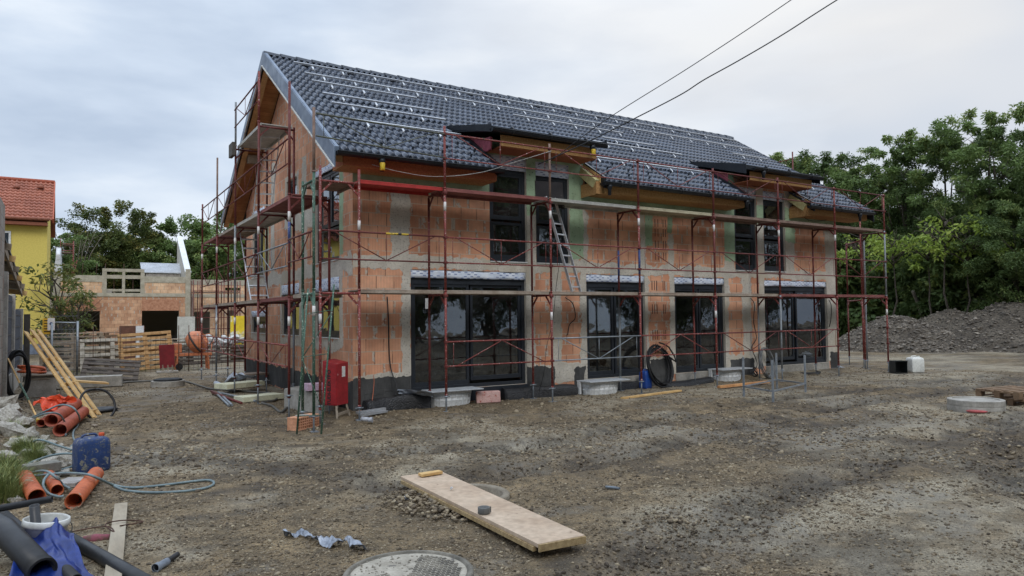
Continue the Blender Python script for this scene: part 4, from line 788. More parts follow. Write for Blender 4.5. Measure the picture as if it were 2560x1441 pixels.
def sheet(name, label, cat, P4, mat, seed, n=14, amp=.05, th=.004, base=None, grp=None):
    """draped crumpled sheet between four corner points"""
    V = []; rr = 8.1*seed
    for i in range(n+1):
        for j in range(n+1):
            s_, t = i/n, j/n; p = (Vector(P4[0])*(1-s_)+Vector(P4[1])*s_)*(1-t)+(Vector(P4[3])*(1-s_)+Vector(P4[2])*s_)*t
            d = float(fbm(np.array([s_*3+rr]), np.array([t*3+rr]), 3, seed)[0]-.5)*2; k = abs(float(fbm(np.array([s_*6+rr]), np.array([t*2.5+rr]), 2, seed+3)[0]-.5)); e1 = float(vnoise(np.array([s_*6+rr]), np.array([t*6.]), seed+9)[0]-.5)
            V.append((p.x+e1*amp*1.4, p.y+e1*amp, max(p.z+d*amp*1.6+k*amp*2, g(p.x, p.y)+.008)))
    I = np.arange((n+1)**2).reshape(n+1, n+1); F_ = np.stack([I[:-1, :-1], I[:-1, 1:], I[1:, 1:], I[1:, :-1]], -1).reshape(-1, 4); V = np.array(V); c = (float(V[:, 0].mean()), float(V[:, 1].mean()), float(V[:, 2].min()))
    o = npmesh(name, V, F_, mat, None, False, origin=c); m_ = o.modifiers.new('thick', 'SOLIDIFY'); m_.thickness = th; m_ = o.modifiers.new('sub', 'SUBSURF'); m_.levels = 1; m_.render_levels = 1
    return tag(o, label, cat, grp)
sheet('plastic_sheet', 'grey plastic sheet lying over the membrane left of the first light well', 'plastic sheet', [at(985, 972, z=.38), at(1075, 985, z=.34), at(1085, 1000, z=.15), at(1000, 985, z=.28)], MB_W, 4, 10, .05)
FOAM = M('pink_white_foam', S(206, 170, 162), S(190, 150, 142), 7, .8, .5, spots=[(S(168, 92, 84), 14, .60)])
tag(MB().beam(at(1190, 994, z=.12), at(1250, 991, z=.13), .16, .24).build('foam_block', FOAM, bevel=.02), 'mottled pink and white foam block by the first light well', 'foam block')
def plank(label, a, b, w, h, mat, name='plank', cat='plank'):
    return tag(MB().beam(a, b, w, h).build(name, mat, bevel=.004), label, cat)
plank('long pale plank lying on the ground before the blue canister', at(1556, 996, z=.03), at(1700, 977, z=.035), .11, .04, WOODY)
plank('orange-brown plank lying beside the steel frame', at(1797, 968, z=.05), at(1920, 955, z=.06), .10, .06, M('orange_timber', S(200, 150, 100), S(170, 118, 74), 5, .7, .2))
# jerry cans
BLUC = M('blue_canister_plastic', S(40, 62, 106), S(30, 46, 84), 4, .45, .15, spots=[(S(120, 118, 108), 13, .57), (S(70, 78, 94), 30, .56)]); BLUC2 = M('clean_blue_plastic', S(40, 76, 150), S(32, 60, 124), 3, .35); WHC = M('white_canister_plastic', S(214, 214, 208), S(190, 190, 184), 3, .45, .1)
def canister(label, loc, rot, w, d, h, mat, capmat, hose=False, group='jerry cans standing on site', tilt=0):
    t = thing('jerry_can', label, 'canister', loc, group); t.rotation_euler = (tilt, 0, rot)
    m_ = MB(); n = 28; rows = []
    def ring(s_, zz, pinch=0):
        L = []
        for j in range(n):
            a = 2*math.pi*j/n; c, s = math.cos(a), math.sin(a); e = .22; x = w/2*s_*math.copysign(abs(c)**e, c); y = d/2*s_*math.copysign(abs(s)**e, s)
            y *= 1-pinch*math.exp(-(x/(w*.07))**2); L.append((x, y, zz))
        return L
    for (s_, zz, p) in ((.80, 0, .05), (.94, .02*h, .12), (.985, .07*h, .16), (1, .18*h, .18), (1, .55*h, .18), (.99, .80*h, .18), (.93, .9*h, .16), (.80, .955*h, .1), (.6, .985*h, .04)): rows.append(m_.pts(ring(s_, zz, p)))
    for i in range(len(rows)-1):
        for j in range(n): m_.face((rows[i]+j, rows[i]+(j+1) % n, rows[i+1]+(j+1) % n, rows[i+1]+j), True)
    m_.face([rows[0]+j for j in reversed(range(n))]); m_.face([rows[-1]+j for j in range(n)]); m_.build('canister_body', mat, t, 0, True)
    MB().lathe((w*.30, 0, .94*h), [(.032, 0), (.032, .05), (.026, .055)], 12).build('cap', capmat, t, 0, True)
    MB().tube(catmull([(-w*.32, 0, .93*h), (-w*.25, 0, 1.04*h), (0, 0, 1.06*h), (w*.12, 0, 1.04*h), (w*.17, 0, .95*h)], 4), .014, 7).build('handle', mat, t, 0, True); return t
c1_ = at(1614, 972, z=0); canister('small clean blue canister against the black membrane by the hose coil', (c1_.x, c1_.y, g(c1_.x, c1_.y)), .2, .26, .22, .44, BLUC2, CBL)
c2_ = at(2288, 932, z=0); canister('white canister standing on the open ground right of the scaffolding', (c2_.x, c2_.y, g(c2_.x, c2_.y)), -.45, .40, .34, .46, WHC, WHC)
c3_ = at(228, 1180, z=0); canister('large muddy blue canister among the hoses on the left', (c3_.x, c3_.y, g(c3_.x, c3_.y)-.01), .28, .36, .25, .42, BLUC, M('orange_cap', S(210, 90, 50)))
# black crate beside the white canister
c4 = at(2246, 934, z=0); cr = thing('plastic_crate', 'open black plastic crate lying on its side next to the white canister', 'crate', (c4.x, c4.y, g(c4.x, c4.y))); cr.rotation_euler = (0, 0, -.5); cr.scale = (.78, .78, .85); CB_ = M('black_crate_plastic', S(30, 34, 34), S(22, 26, 26), 5, .4)
m_ = MB().box(-.24, .24, -.2, .2, 0, .02).box(-.24, .24, -.2, .2, .42, .44).box(-.24, -.22, -.2, .2, .023, .417).box(.22, .24, -.2, .2, .023, .417).box(-.217, .217, .18, .198, .023, .417); m_.build('crate_body', CB_, cr, .006, True); MB().box(-.25, .25, -.215, -.2, .415, .45).box(-.25, .25, -.215, -.2, -.0, .02).build('rim', CB_, cr, .003, True)
# hose coils leaning on the wall
def coil(name, label, cat, c, R_, r, turns, mat, ax, seed, group=None, sq=1.0, tail=None, spread=.05):
    rr = random.Random(seed); c = Vector(c); ax = Vector(ax).normalized(); u_ = Vector((0, 0, 1))-ax*ax.z; u_.normalize(); v_ = ax.cross(u_); P = []
    for i in range(turns*20+1):
        a = 2*math.pi*i/20; k = R_*(1+.07*math.sin(i*.23+seed)+.05*math.sin(i*.71)); P.append(c+u_*k*sq*math.cos(a)+v_*k*math.sin(a)+ax*(spread*math.sin(i*.17+seed)))
    if tail: P += [Vector(t) for t in tail]
    return tag(MB().tube(catmull(P, 2), r, 7).build(name, mat), label, cat, group)
coil('hose_coil', 'large black pipe coil standing against the wall between patio doors', 'hose', at(1650, 916, y=.80), .49, .020, 5, CBL, (.25, -1, .22), 2, tail=[at(1690, 905, y=.8), at(1672, 868, y=.85), at(1648, 857, y=.9)])
coil('hose_coil', 'grey cable coil leaning by the fourth patio door', 'hose', at(1917, 908, y=.72), .40, .013, 6, GCBL, (.3, -1, .2), 5, sq=1.0)
coil('cable_coil', 'small black cable loop lying against the wall near the grey coil', 'cable', at(1886, 930, y=.85), .12, .010, 3, CBL, (.2, -1, .5), 7)
# steel frame stand
sd_ = thing('post_stand', 'grey steel frame of four upright posts joined by low bars on the open ground', 'frame', (10, -1.8, 0)); q1, q2, q3 = at(1860, 992, z=0), at(1933, 1006, z=0), at(2014, 984, z=0); q4 = q1+q3-q2
for q in (q1, q2, q3, q4): MB().beam((q.x, q.y, g(q.x, q.y)-.02), (q.x, q.y, .86), .036, .036, up=(1, .2, 0)).build('upright', GALV, sd_)
for a, b in ((q1, q2), (q2, q3), (q3, q4), (q4, q1)): MB().beam((a.x, a.y, .22), (b.x, b.y, .22), .03, .03).build('bar', GALV, sd_)
# covered box near the far patio door
e1, e2 = at(2008, 935, z=0), at(2085, 938, z=0)
tb = thing('wooden_box', 'low wooden box at the far patio door half covered by a grey sheet', 'box', (e1.x+.4, e1.y+.4, 0)); MB().box(e1.x, e1.x+1.5, e1.y+.15, e1.y+.75, .0, .26).build('box_body', M('brown_board', S(120, 88, 66), S(96, 68, 50), 5, .8), tb); MB().box(e1.x-.05, e1.x+1.7, e1.y+.08, e1.y+.8, .265, .30).build('top_board', DK_PALE, tb)
sheet('plastic_sheet', 'grey sheet draped over the low box at the far patio door', 'plastic sheet', [(e1.x+.75, e1.y+.7, .31), (e1.x+1.9, e1.y+.7, .30), (e1.x+2.0, e1.y-.1, .02), (e1.x+.7, e1.y-.05, .03)], MB_W, 6, 12, .05)
coil('drainage_pipe', 'flat black hose ring lying on the ground by the covered box', 'hose', (e1.x-.1, e1.y-.1, .05), .42, .018, 2, CBL, (0, .05, 1), 9, spread=.02)
# bits by the corner
HBR = M('lying_hollow_brick', S(204, 152, 120), S(182, 130, 98), 6, .85, .3)
b0 = at(760, 1066, z=0); hb = thing('hollow_brick', 'orange hollow brick lying on its side below the green scaffold post', 'brick', (b0.x, b0.y, g(b0.x, b0.y))); hb.rotation_euler = (0, 0, .62)
m_ = MB().box(-.28, .28, -.10, .12, 0, .018).box(-.28, .28, -.10, .12, .195, .213)
for i in range(11): x = -.275+i*.054; m_.box(x, x+.010, -.10+.001*(i % 2), .118, .019, .194)
for j in range(3): m_.box(-.279, .279, -.094, .05, .06+.043*j, .070+.043*j)
m_.box(-.278, .278, .10, .118, .02, .19); m_.build('brick_body', HBR, hb, 0, True); MB().lathe((-.02, .02, .214), [(.12, 0), (.12, .008)], 9).build('mortar_lump', CONC, hb, 0, True)
w0, w1 = at(710, 1022, z=0), at(788, 1036, z=0)
cbk = thing('concrete_block', 'grey concrete block chamber with a lifting loop beside the scaffold jack', 'concrete block', (.6, 1.8, 0)); MB().hexa([(w0.x, w0.y, -.05), (w1.x+.06, w1.y-.08, -.05), (w1.x+.62, w1.y+.5, -.05), (w0.x+.6, w0.y+.45, -.05), (w0.x, w0.y, .40), (w1.x+.06, w1.y-.08, .40), (w1.x+.62, w1.y+.5, .42), (w0.x+.6, w0.y+.45, .42)]).build('block_body', CONC, cbk, .01)
MB().tube(catmull([(w0.x+.12, w0.y-.08, .39), (w0.x+.12, w0.y-.15, .36), (w0.x+.13, w0.y-.15, .24), (w0.x+.12, w0.y-.1, .2)], 4), .008, 6).build('lifting_loop', CBL, cbk)
tag(MB().box(w1.x-.1, w1.x+.25, w1.y+.15, w1.y+.42, .425, .56).build('foam_block', M('lilac_foam', S(196, 170, 188), S(178, 152, 170), 5, .8, .3), bevel=.01), 'lilac foam piece on top of the concrete block', 'foam block')
tag(MB().beam(at(892, 1033, z=.05), at(962, 1022, z=.08), .10, .045).beam(at(900, 1039, z=.03), at(965, 1028, z=.05), .10, .04).build('metal_profile', ALU), 'white metal profile scraps lying in front of the corner membrane', 'metal profile')
tag(MB().tube([at(905, 1048, z=.05), at(921, 1049, z=.05)], .04, 12).tube([at(919, 1050, z=.045), at(931, 1050, z=.045)], [.035, .05], 12).build('pipe_fitting', M('grey_pvc', S(176, 178, 182), S(150, 152, 158), 4, .4)), 'short grey pipe fitting lying beside the front corner post', 'pipe fitting')
# green guardrail frame leaning at the corner
lf = thing('guardrail_frame', 'green speckled guardrail frame leaning upright against the corner scaffold', 'guardrail frame', (0, -.9, 0)); 
A_, B_ = at(742, 1086, z=.0), at(803, 1086, z=0); T1, T2 = at(769, 722, y=-.55), at(835, 718, y=-.35); T1.y = -.70; T2.y = -.5; T1 = at(770, 722, y=-.70); T2 = at(835, 712, y=-.62)
for a, b in ((A_, T1), (B_, T2)): MB().tube([a, b], .016, 8).build('upright', GRNP, lf)
for f1 in (.12, .52, .82): MB().tube([A_.lerp(T1, f1), B_.lerp(T2, f1)], .008, 6).build('rung', GRNP, lf)
MB().tube([A_.lerp(T1, .5), B_.lerp(T2, .14)], .008, 6).build('brace', GRNP, lf); MB().tube([A_.lerp(T1, .52), B_.lerp(T2, .8)], .008, 6).build('brace', GRNP, lf)
# gable-side bits: foam boards, foil roll, pipes, hose
YFO = M('pale_yellow_foam', S(206, 206, 180), S(188, 188, 162), 5, .8, .3)
def slab(label, u, v, z, w, d, h, rot, mat, name='foam_board', cat='foam board', tilt=0, grp=None):
    p = at(u, v, z=z); o = MB().box(-w/2, w/2, -d/2, d/2, 0, h).build(name, mat, None, .006, True); o.location = (p.x, p.y, max(p.z, g(p.x, p.y))); o.rotation_euler = (tilt, 0, rot); return tag(o, label, cat, grp)
slab('pale yellow foam board under the bundle of plastic film', 600, 968, .12, 1.1, .5, .12, .45, YFO); slab('second pale foam board lying nearer the concrete block', 648, 1000, .02, .95, .45, .11, .25, YFO); slab('thin cement board on a low heap behind the foam boards', 625, 938, .28, .9, .55, .05, .3, DK_GREY, 'cement_board', 'board')
sheet('plastic_film', 'translucent plastic film crumpled beside the foam boards', 'plastic film', [at(545, 972, z=.05), at(590, 958, z=.05), at(640, 940, z=.35), at(585, 930, z=.4)], M('translucent_film', S(186, 194, 204), S(160, 170, 184), 6, .3, .2), 8, 12, .07)
tag(MB().tube([at(540, 958, z=.06), at(558, 968, z=.06)], .065, 14, wall=.02).build('film_roll', M('film_roll', S(184, 192, 202), S(160, 168, 180), 5, .3)), 'short roll of plastic film lying by the scaffold foot', 'film roll')
for i, (a, b, mt, l) in enumerate((((528, 978), (585, 1002), REDD, 'rusty steel tube lying uppermost in the bundle'), ((530, 982), (604, 1008), REDD, 'second rusty steel tube in the bundle'), ((540, 983), (572, 1014), GALV, 'short galvanised tube in the bundle nearest the camera'), ((545, 980), (580, 1013), GALV, 'short galvanised tube beside the rusty tubes'), ((548, 982), (640, 1003), GALV, 'long galvanised tube pointing at the concrete block'))):
    tag(MB().tube([at(a[0], a[1], z=.05+.03*(i == 0)), at(b[0], b[1], z=.04)], .026, 9).build('steel_tube', mt), l, 'tube', 'steel tubes on the ground')
HOSE_D = M('dark_hose', S(92, 90, 84), S(72, 70, 66), 5, .6)
cable('hose', 'dark muddy hose running past the distant manhole to the tube bundle', 'hose', [at(u, v, z=.03) for u, v in ((268, 962), (330, 955), (390, 953), (455, 953), (500, 965), (530, 973), (600, 978), (680, 985), (690, 1000), (655, 1007), (680, 1015), (700, 1030), (715, 1022), (745, 1000), (790, 995))], .026, HOSE_D)
# pallets
PW = M('grey_pallet_wood', S(154, 140, 120), S(118, 104, 88), 6, .85, .4); PWB = M('brown_pallet_wood', S(132, 108, 84), S(98, 78, 60), 6, .85, .4); PWL = M('light_pallet_wood', S(190, 152, 104), S(158, 122, 80), 6, .8, .3)
def make_pallet(label, mat, nb=5, L_=1.2, W_=.8, group=None, ht=.144):
    t = thing('pallet', label, 'pallet', (0, 0, 0), group)
    for i in range(nb): y = -W_/2+.05+(W_-.1)*i/(nb-1); MB().box(-L_/2, L_/2, y-.05, y+.05, ht-.022, ht).build('top_board', mat, t, .003, True)
    for x in (-L_/2+.07, 0, L_/2-.07): MB().box(x-.07, x+.07, -W_/2, W_/2, ht-.045, ht-.0225).build('stringer', mat, t, 0, True)
    for x in (-L_/2+.07, 0, L_/2-.07):
        for y in (-W_/2+.05, 0, W_/2-.05): MB().box(x-.07, x+.07, y-.05, y+.05, .0225, ht-.0455).build('block', mat, t, 0, True)
    for y in (-W_/2+.05, 0, W_/2-.05): MB().box(-L_/2, L_/2, y-.05, y+.05, 0, .022).build('bottom_board', mat, t, 0, True)
    return t
def orient(o, org, xd, yd):
    xd = Vector(xd).normalized(); yd = Vector(yd); yd = (yd-xd*yd.dot(xd)).normalized(); zd = xd.cross(yd)
    o.rotation_euler = Matrix((xd, yd, zd)).transposed().to_euler(); o.location = org
pg = 'wooden pallets on the right'
p1 = make_pallet('lower pallet of the small stack at the right edge', PWB, group=pg); pq = at(2562, 1010, z=0); p1.location = (pq.x, pq.y, g(pq.x, pq.y)); p1.rotation_euler = (0, 0, .0)
p2 = copy_thing(p1, (pq.x-.08, pq.y+.12, g(pq.x, pq.y)+.146), -.12, 'upper pallet of the small stack at the right edge, with pale worn boards')
# concrete rings
def ring_thing(label, x, y, z, R_, h, lidR, mat=CONC, red=False, name='concrete_ring'):
    t = thing(name, label, 'concrete ring', (x, y, z)); MB().lathe((x, y, z), [(R_, -.03), (R_, h*.48), (R_*.985, h*.5)], 48).build('lower_ring', mat, t, .006); MB().lathe((x, y, z), [(R_*1.0, h*.51), (R_, h*.97), (R_*.98, h), (lidR, h), (lidR, h-.015), (lidR-.02, h-.016), (0, h-.012)], 48, False).build('cover_ring', mat, t, .004)
    if red: MB().tube([(x+(R_+.004)*math.cos(math.radians(a)), y+(R_+.004)*math.sin(math.radians(a)), z+.035) for a in range(186, 232, 6)], [.005, .028, .03, .03, .03, .026, .02, .004], 6).build('red_tape', M('red_marker_tape', S(190, 92, 94), S(160, 82, 80), 9, .6), t)
    return t
cc_ = at(2440, 1026, z=0); ring_thing('round grey concrete well cover with a red mark standing right of centre', cc_.x, cc_.y, g(cc_.x, cc_.y), .455, .21, .37, red=True)
cc_ = at(420, 966, z=0); t = ring_thing('distant concrete well with a round black lid on the left path', cc_.x, cc_.y, g(cc_.x, cc_.y)-.05, .42, .2, .3); MB().lathe((cc_.x, cc_.y, g(cc_.x, cc_.y)+.155), [(.36, 0), (.36, .035), (.3, .05), (0, .05)], 30).build('lid', M('black_lid', S(36, 38, 40)), t)
# ------------------------------------------------------------------ foreground
def P0(u, v, dz=0.0):
    p = at(u, v, z=dz); return Vector((p.x, p.y, g(p.x, p.y)+dz))
PLY = M('raw_plywood', S(186, 166, 144), S(164, 142, 120), 2.2, .75, .15, 40, spots=[(S(122, 102, 84), 6, .68)]); EDGE = M('plywood_edge', S(172, 150, 110), S(138, 116, 82), 20, .8, .4)
c = [at(1001, 1191, z=.10), at(1100, 1177, z=.10), at(1463, 1338, z=.11), at(1345, 1360, z=.11)]
bt = thing('plywood_board', 'long raw plywood board laid across the open shaft in the foreground', 'board', (c[0]+c[2])/2-Vector((0, 0, .05)))
dn = Vector((0, 0, -.032)); ex = (c[2]-c[1]).normalized()
MB().hexa([c[0]+dn, c[3]+dn, c[2]+dn, c[1]+dn, c[0], c[3], c[2], c[1]]).build('board_sheet', PLY, bt, .003)
MB().hexa([c[3]+dn*1.9, c[3]+ex*.015+dn*1.9, c[2]+ex*.015+dn*1.9, c[2]+dn*1.9, c[3]+dn*.15, c[3]+ex*.015+dn*.15, c[2]+ex*.015+dn*.15, c[2]+dn*.15]).build('edge_batten', EDGE, bt, .003)
MB().beam(c[0]+dn*1.6+ex*.05, c[3]+dn*1.6-ex*.05, .03, .035).build('lower_batten', EDGE, bt)
def spin(o, a):
    o.rotation_euler = (0, 0, a); return o
wb = MB().beam(at(1050, 1188, z=.125), at(1102, 1180, z=.125), .09, .03).build('wood_offcut', WOODY, bevel=.003); tag(wb, 'small wood offcut at the far end of the plywood board', 'wood offcut')
tp = at(1210, 1283, z=.112); tr = thing('tape_roll', 'roll of grey duct tape standing on the plywood board', 'tape', tp); MB().lathe((0, 0, 0), [(.034, 0), (.053, 0), (.054, .002), (.054, .05), (.053, .052), (.034, .052), (.034, .0)], 28).build('tape_ring', M('duct_tape', S(104, 104, 102), S(88, 88, 86), 9, .4), tr, 0, True); MB().box(.05, .066, -.012, -.008, .0, .05).build('loose_end', M('duct_tape', S(104, 104, 102)), tr, 0, True)
tag(stones('crumpled_paper', np.array([tuple(at(1128, 1221, z=.125))]), np.array([.022]), M('white_paper', S(206, 208, 210), S(170, 172, 176), 30, .6), rng, flat=1, rough=.5, smooth=False, origin=tuple(at(1128, 1221, z=.11))), 'scrap of white paper crumpled on the plywood board', 'paper')
P_ = P0(1010, 1248, .02); tag(stones('crumpled_paper', np.array([tuple(P_), tuple(P_+Vector((.03, .03, .01)))]), np.array([.03, .025]), M('black_white_wrapper', S(196, 198, 202), S(30, 30, 34), 22, .5, lo=.48, hi=.52), rng, flat=.8, rough=.55, smooth=False, origin=tuple(P_)), 'black and white crumpled wrapper on the soil left of the board', 'paper')
# open shaft below the board
sh = thing('concrete_shaft', 'rim of an open concrete shaft showing from under the plywood board', 'shaft', (-.02, -5.95, 0)); gzs = g(-.02, -5.95); CONCD = M('dusty_concrete', S(138, 129, 114), S(112, 103, 89), 7, .9, .5)
MB().lathe((-.02, -5.95, gzs), [(.42, -.08), (.42, .035), (.405, .045), (.36, .045), (.345, .03), (.345, -.13), (.0, -.135)], 40).build('rim', CONCD, sh)
# soil and pebbles heaped round it
hp = []; rr_ = []
for i in range(520):
    a = rng.uniform(2.4, 5.0); r = rng.uniform(.40, .85); s_ = rng.uniform(.008, .030)*(1.1-.6*(r-.4)); hp.append((-.02+r*math.cos(a), -5.95+r*math.sin(a), gzs+.02+.05*max(0, 1-(r-.4)/.3)*rng.uniform(0, 1))); rr_.append(s_)
for i in range(160):
    a = rng.uniform(0, 6.28); r = abs(rng.normal(0, .5)); hp.append((1.05+r*math.cos(a), -7.75+r*.7*math.sin(a), gzs+.015)); rr_.append(rng.uniform(.006, .02))
HV = np.array(hp); HV[:, 2] = np.maximum(HV[:, 2]-gzs, 0)+gz(HV[:, 0], HV[:, 1], True)*1.0+.004
tag(stones('pebble_heap', HV, np.array(rr_), SM, rng), kind='stuff', label='pebbles heaped round the open shaft and beside the board end', cat='gravel')
# manhole in the foreground
mh = at(1022, 1427, z=.13); mz = .0; mo = thing('manhole', 'round cement-smeared manhole cover at the bottom of the picture', 'manhole', (mh.x, mh.y, 0))
MB().lathe((mh.x, mh.y, 0), [(.52, -.1), (.50, .02), (.47, .05), (.44, .06)], 40).build('concrete_collar', CONCD, mo); MB().lathe((mh.x, mh.y, 0), [(.435, .0), (.435, .118), (.425, .128), (.398, .128), (.396, .114), (.39, .113)], 56).build('frame', M('cemented_cast_iron', S(132, 126, 114), S(92, 88, 80), 5, .85, .5), mo)
LIDM = M('cement_on_cast_iron', S(170, 163, 149), S(142, 135, 122), 7, .85, .6, 30, spots=[(S(96, 92, 86), 9, .64)])
MB().lathe((mh.x, mh.y, 0), [(.388, .09), (.388, .115), (0, .117)], 56, False).build('lid', LIDM, mo); bk = MB()
LDK = M('raised_cast_pattern', S(128, 122, 110), S(92, 88, 80), 6, .6, .3, lo=.42, hi=.58)
for i in range(-9, 10):
    for j in range(-12, 13):
        x, y = i*.040+(.020 if j % 2 else 0), j*.029
        if x*x+y*y < .345**2 and fbm(np.array([x*4.0+9]), np.array([y*4.0+2]), 2, 3)[0]+x*.45 > .56: bk.box(mh.x+x-.015, mh.x+x+.015, mh.y+y-.009, mh.y+y+.009, .1155, .1215)
bk.build('lid_pattern', LDK, mo, .002)['kind'] = 'stuff'
lc = rng.uniform(0, 6.28, 260); lr_ = .38*np.sqrt(rng.uniform(0, 1, 260)); tag(stones('grit', np.stack([mh.x+lr_*np.cos(lc)-.06, mh.y+lr_*np.sin(lc), np.full(260, .118)], -1), rng.uniform(.003, .012, 260)*1.0, M('cement_grit', S(150, 143, 130), S(110, 104, 94), 30, .9), rng, origin=(mh.x, mh.y, .117)), 'cement crumbs and grit stuck on the manhole cover', 'grit', None, 'stuff')
# metallic strip, pipe bits, plank, rebar
def ribbon(name, label, cat, P, w, mat, amp=.02, seed=1):
    C_ = catmull(P, 7); m_ = MB(); rows = []
    for i, c_ in enumerate(C_):
        t = (C_[min(i+1, len(C_)-1)]-C_[max(i-1, 0)]).normalized(); nn = Vector((t.y, -t.x, 0)).normalized(); tw = .7*math.sin(i*.55+seed); ww = w*(.75+.35*math.sin(i*.37+seed)); nn = nn*math.cos(tw)+Vector((0, 0, 1))*math.sin(tw); up = Vector((0, 0, amp*(1+math.sin(i*.9+seed))))
        rows.append(m_.pts([c_+nn*ww*k+up*(1-abs(k)*1.2)+Vector((0, 0, .012*math.sin(i*1.7+k*5))) for k in (-.5, -.2, .15, .5)]))
    for i in range(len(rows)-1):
        for j in range(3): m_.face((rows[i]+j, rows[i]+j+1, rows[i+1]+j+1, rows[i+1]+j))
    o = m_.build(name, mat); s_ = o.modifiers.new('t', 'SOLIDIFY'); s_.thickness = .002; return tag(o, label, cat)
FOILM = M('silver_blue_foil', S(166, 172, 182), S(120, 126, 136), 9, .3, .3, metal=.3)
ribbon('foil_strip', 'crumpled silver-blue foil strip lying on the soil above the manhole', 'foil strip', [P0(708, 1338, .03), P0(755, 1337, .03), P0(800, 1350, .03), P0(840, 1360, .03), P0(868, 1352, .04), P0(905, 1372, .03)], .10, FOILM)
GP = M('grey_conduit', S(112, 122, 130), S(92, 100, 108), 6, .5)
tag(MB().tube([P0(1514, 1218, .018), P0(1530, 1219, .018), P0(1549, 1222, .018)], .015, 10, wall=.003).build('conduit_piece', GP), 'short piece of grey corrugated conduit lying right of the board', 'pipe')
pf = thing('pipe_fitting', 'black pipe stub with a grey coupling lying at the bottom left of the bare soil', 'pipe fitting', P0(415, 1410)); MB().tube(catmull([P0(418, 1408, .035), P0(430, 1400, .035), P0(444, 1390, .04)], 4), .020, 12, wall=.004).build('pipe', CBL, pf); MB().tube([P0(392, 1423, .035), P0(418, 1408, .035)], .027, 14, wall=.004).build('coupling', M('grey_coupling', S(150, 158, 168), S(130, 138, 148), 5, .4), pf); MB().tube([P0(388, 1425, .035), P0(396, 1421, .035)], .033, 14, wall=.004).build('socket', M('grey_coupling', S(150, 158, 168)), pf)
plank('old grey plank lying lengthwise at the bottom left', at(303, 1262, z=.05)+Vector((0, 0, .0)), at(281, 1460, z=.05), .11, .035, M('old_grey_plank', S(166, 156, 138), S(136, 124, 106), 3, .85, .3, st=(1, .2, 1)))
RUST = M('rusty_wire', S(88, 62, 50), S(66, 46, 38), 9, .8)
cable('rebar_wire', 'bent rusty wire lying across the old grey plank', 'wire', [P0(150, 1342, .03), P0(210, 1329, .03), P0(270, 1322, .05), P0(285, 1336, .05), P0(264, 1316, .07), P0(310, 1306, .07), P0(358, 1309, .03), P0(300, 1320, .06)], .0055, RUST)
tag(MB().tube([P0(208, 1356, .004), P0(240, 1354, .004), P0(277, 1350, .004)], [.03, .045, .03], 8).build('paint_mark', M('pink_marking_paint', S(132, 74, 84), S(104, 78, 70), 16, .9, lo=.45, hi=.55)), 'pink marking paint sprayed on the soil beside the old plank', 'paint mark')
o_ = bpy.data.objects['paint_mark']; o_.scale = (1, 1, .05)
# black pipes
BP = M('black_pe_pipe', S(44, 45, 48), S(34, 35, 37), 3, .42, .08, spots=[(S(92, 90, 86), 8, .70)])
def pipe(label, P, r, mat, wall, name='pipe', cat='pipe', group=None, n=22, rim=None, rimmat=None):
    t = thing(name, label, cat, Vector(P[0]), group); MB().tube(P, r, n, wall=wall).build('pipe_body', mat, t)
    if rim: a, b_ = Vector(P[-1]), (Vector(P[-1])-Vector(P[-2])).normalized(); MB().tube([a-b_*rim, a+b_*.002], r*1.07, n, wall=wall).build('socket_rim', rimmat or mat, t)
    return t
pipe('large black plastic pipe with its open end at the bottom left corner', [at(-120, 1255, z=.42), at(10, 1325, z=.32), at(106, 1428, z=.17)], .085, BP, .012, rim=.05)
pipe('slimmer black pipe lying beside the large black pipe', [at(10, 1288, z=.24), at(100, 1365, z=.17), at(190, 1452, z=.10)], .042, BP, .006, rim=.0)
pipe('black pipe running right from under the blue tarpaulin', [P0(150, 1338, .05), P0(260, 1400, .05), P0(400, 1480, .05)], .048, BP, .006)
# bucket
bq = at(104, 1410, z=0); bq.z = g(bq.x, bq.y); bu = thing('bucket', 'white plastic bucket with black pipe ends inside, behind the blue tarpaulin', 'bucket', bq); BUCK = M('bucket_plastic', S(206, 206, 202), S(186, 186, 180), 3, .4, .1, spots=[(S(140, 134, 122), 9, .68)])
MB().lathe((0, 0, 0), [(0, .005), (.120, .005), (.125, 0), (.145, .27), (.154, .275), (.157, .29), (.154, .32), (.146, .325), (.141, .31), (.122, .02), (0, .018)], 36).build('bucket_body', BUCK, bu, 0, True); bu.rotation_euler = (.05, .08, .3)
MB().tube(catmull([(.15, .02, .30), (.155, -.08, .24), (.08, -.165, .15), (.02, -.165, .13)], 6), .0035, 6).build('handle', CBL, bu, 0, True)
for (lbl, a, b_, r) in (('stub of black pipe standing in the white bucket', (-.03, .02, .15), (-.05, -.03, .43), .034), ('black pipe end poking over the rim of the white bucket', (-.28, .16, .40), (.06, .08, .44), .026)): pipe(lbl, [bq+Vector(a), bq+Vector(b_)], r, BP, .004, group='black pipe ends at the bucket')
TARP = M('blue_tarpaulin', S(28, 54, 128), S(20, 38, 94), 4, .35, .3); 
sheet('tarpaulin', 'crumpled blue tarpaulin piled below the white bucket', 'tarpaulin', [at(48, 1318, z=.30), at(186, 1322, z=.27), at(246, 1475, z=.03), at(10, 1480, z=.14)], TARP, 12, 26, .045)
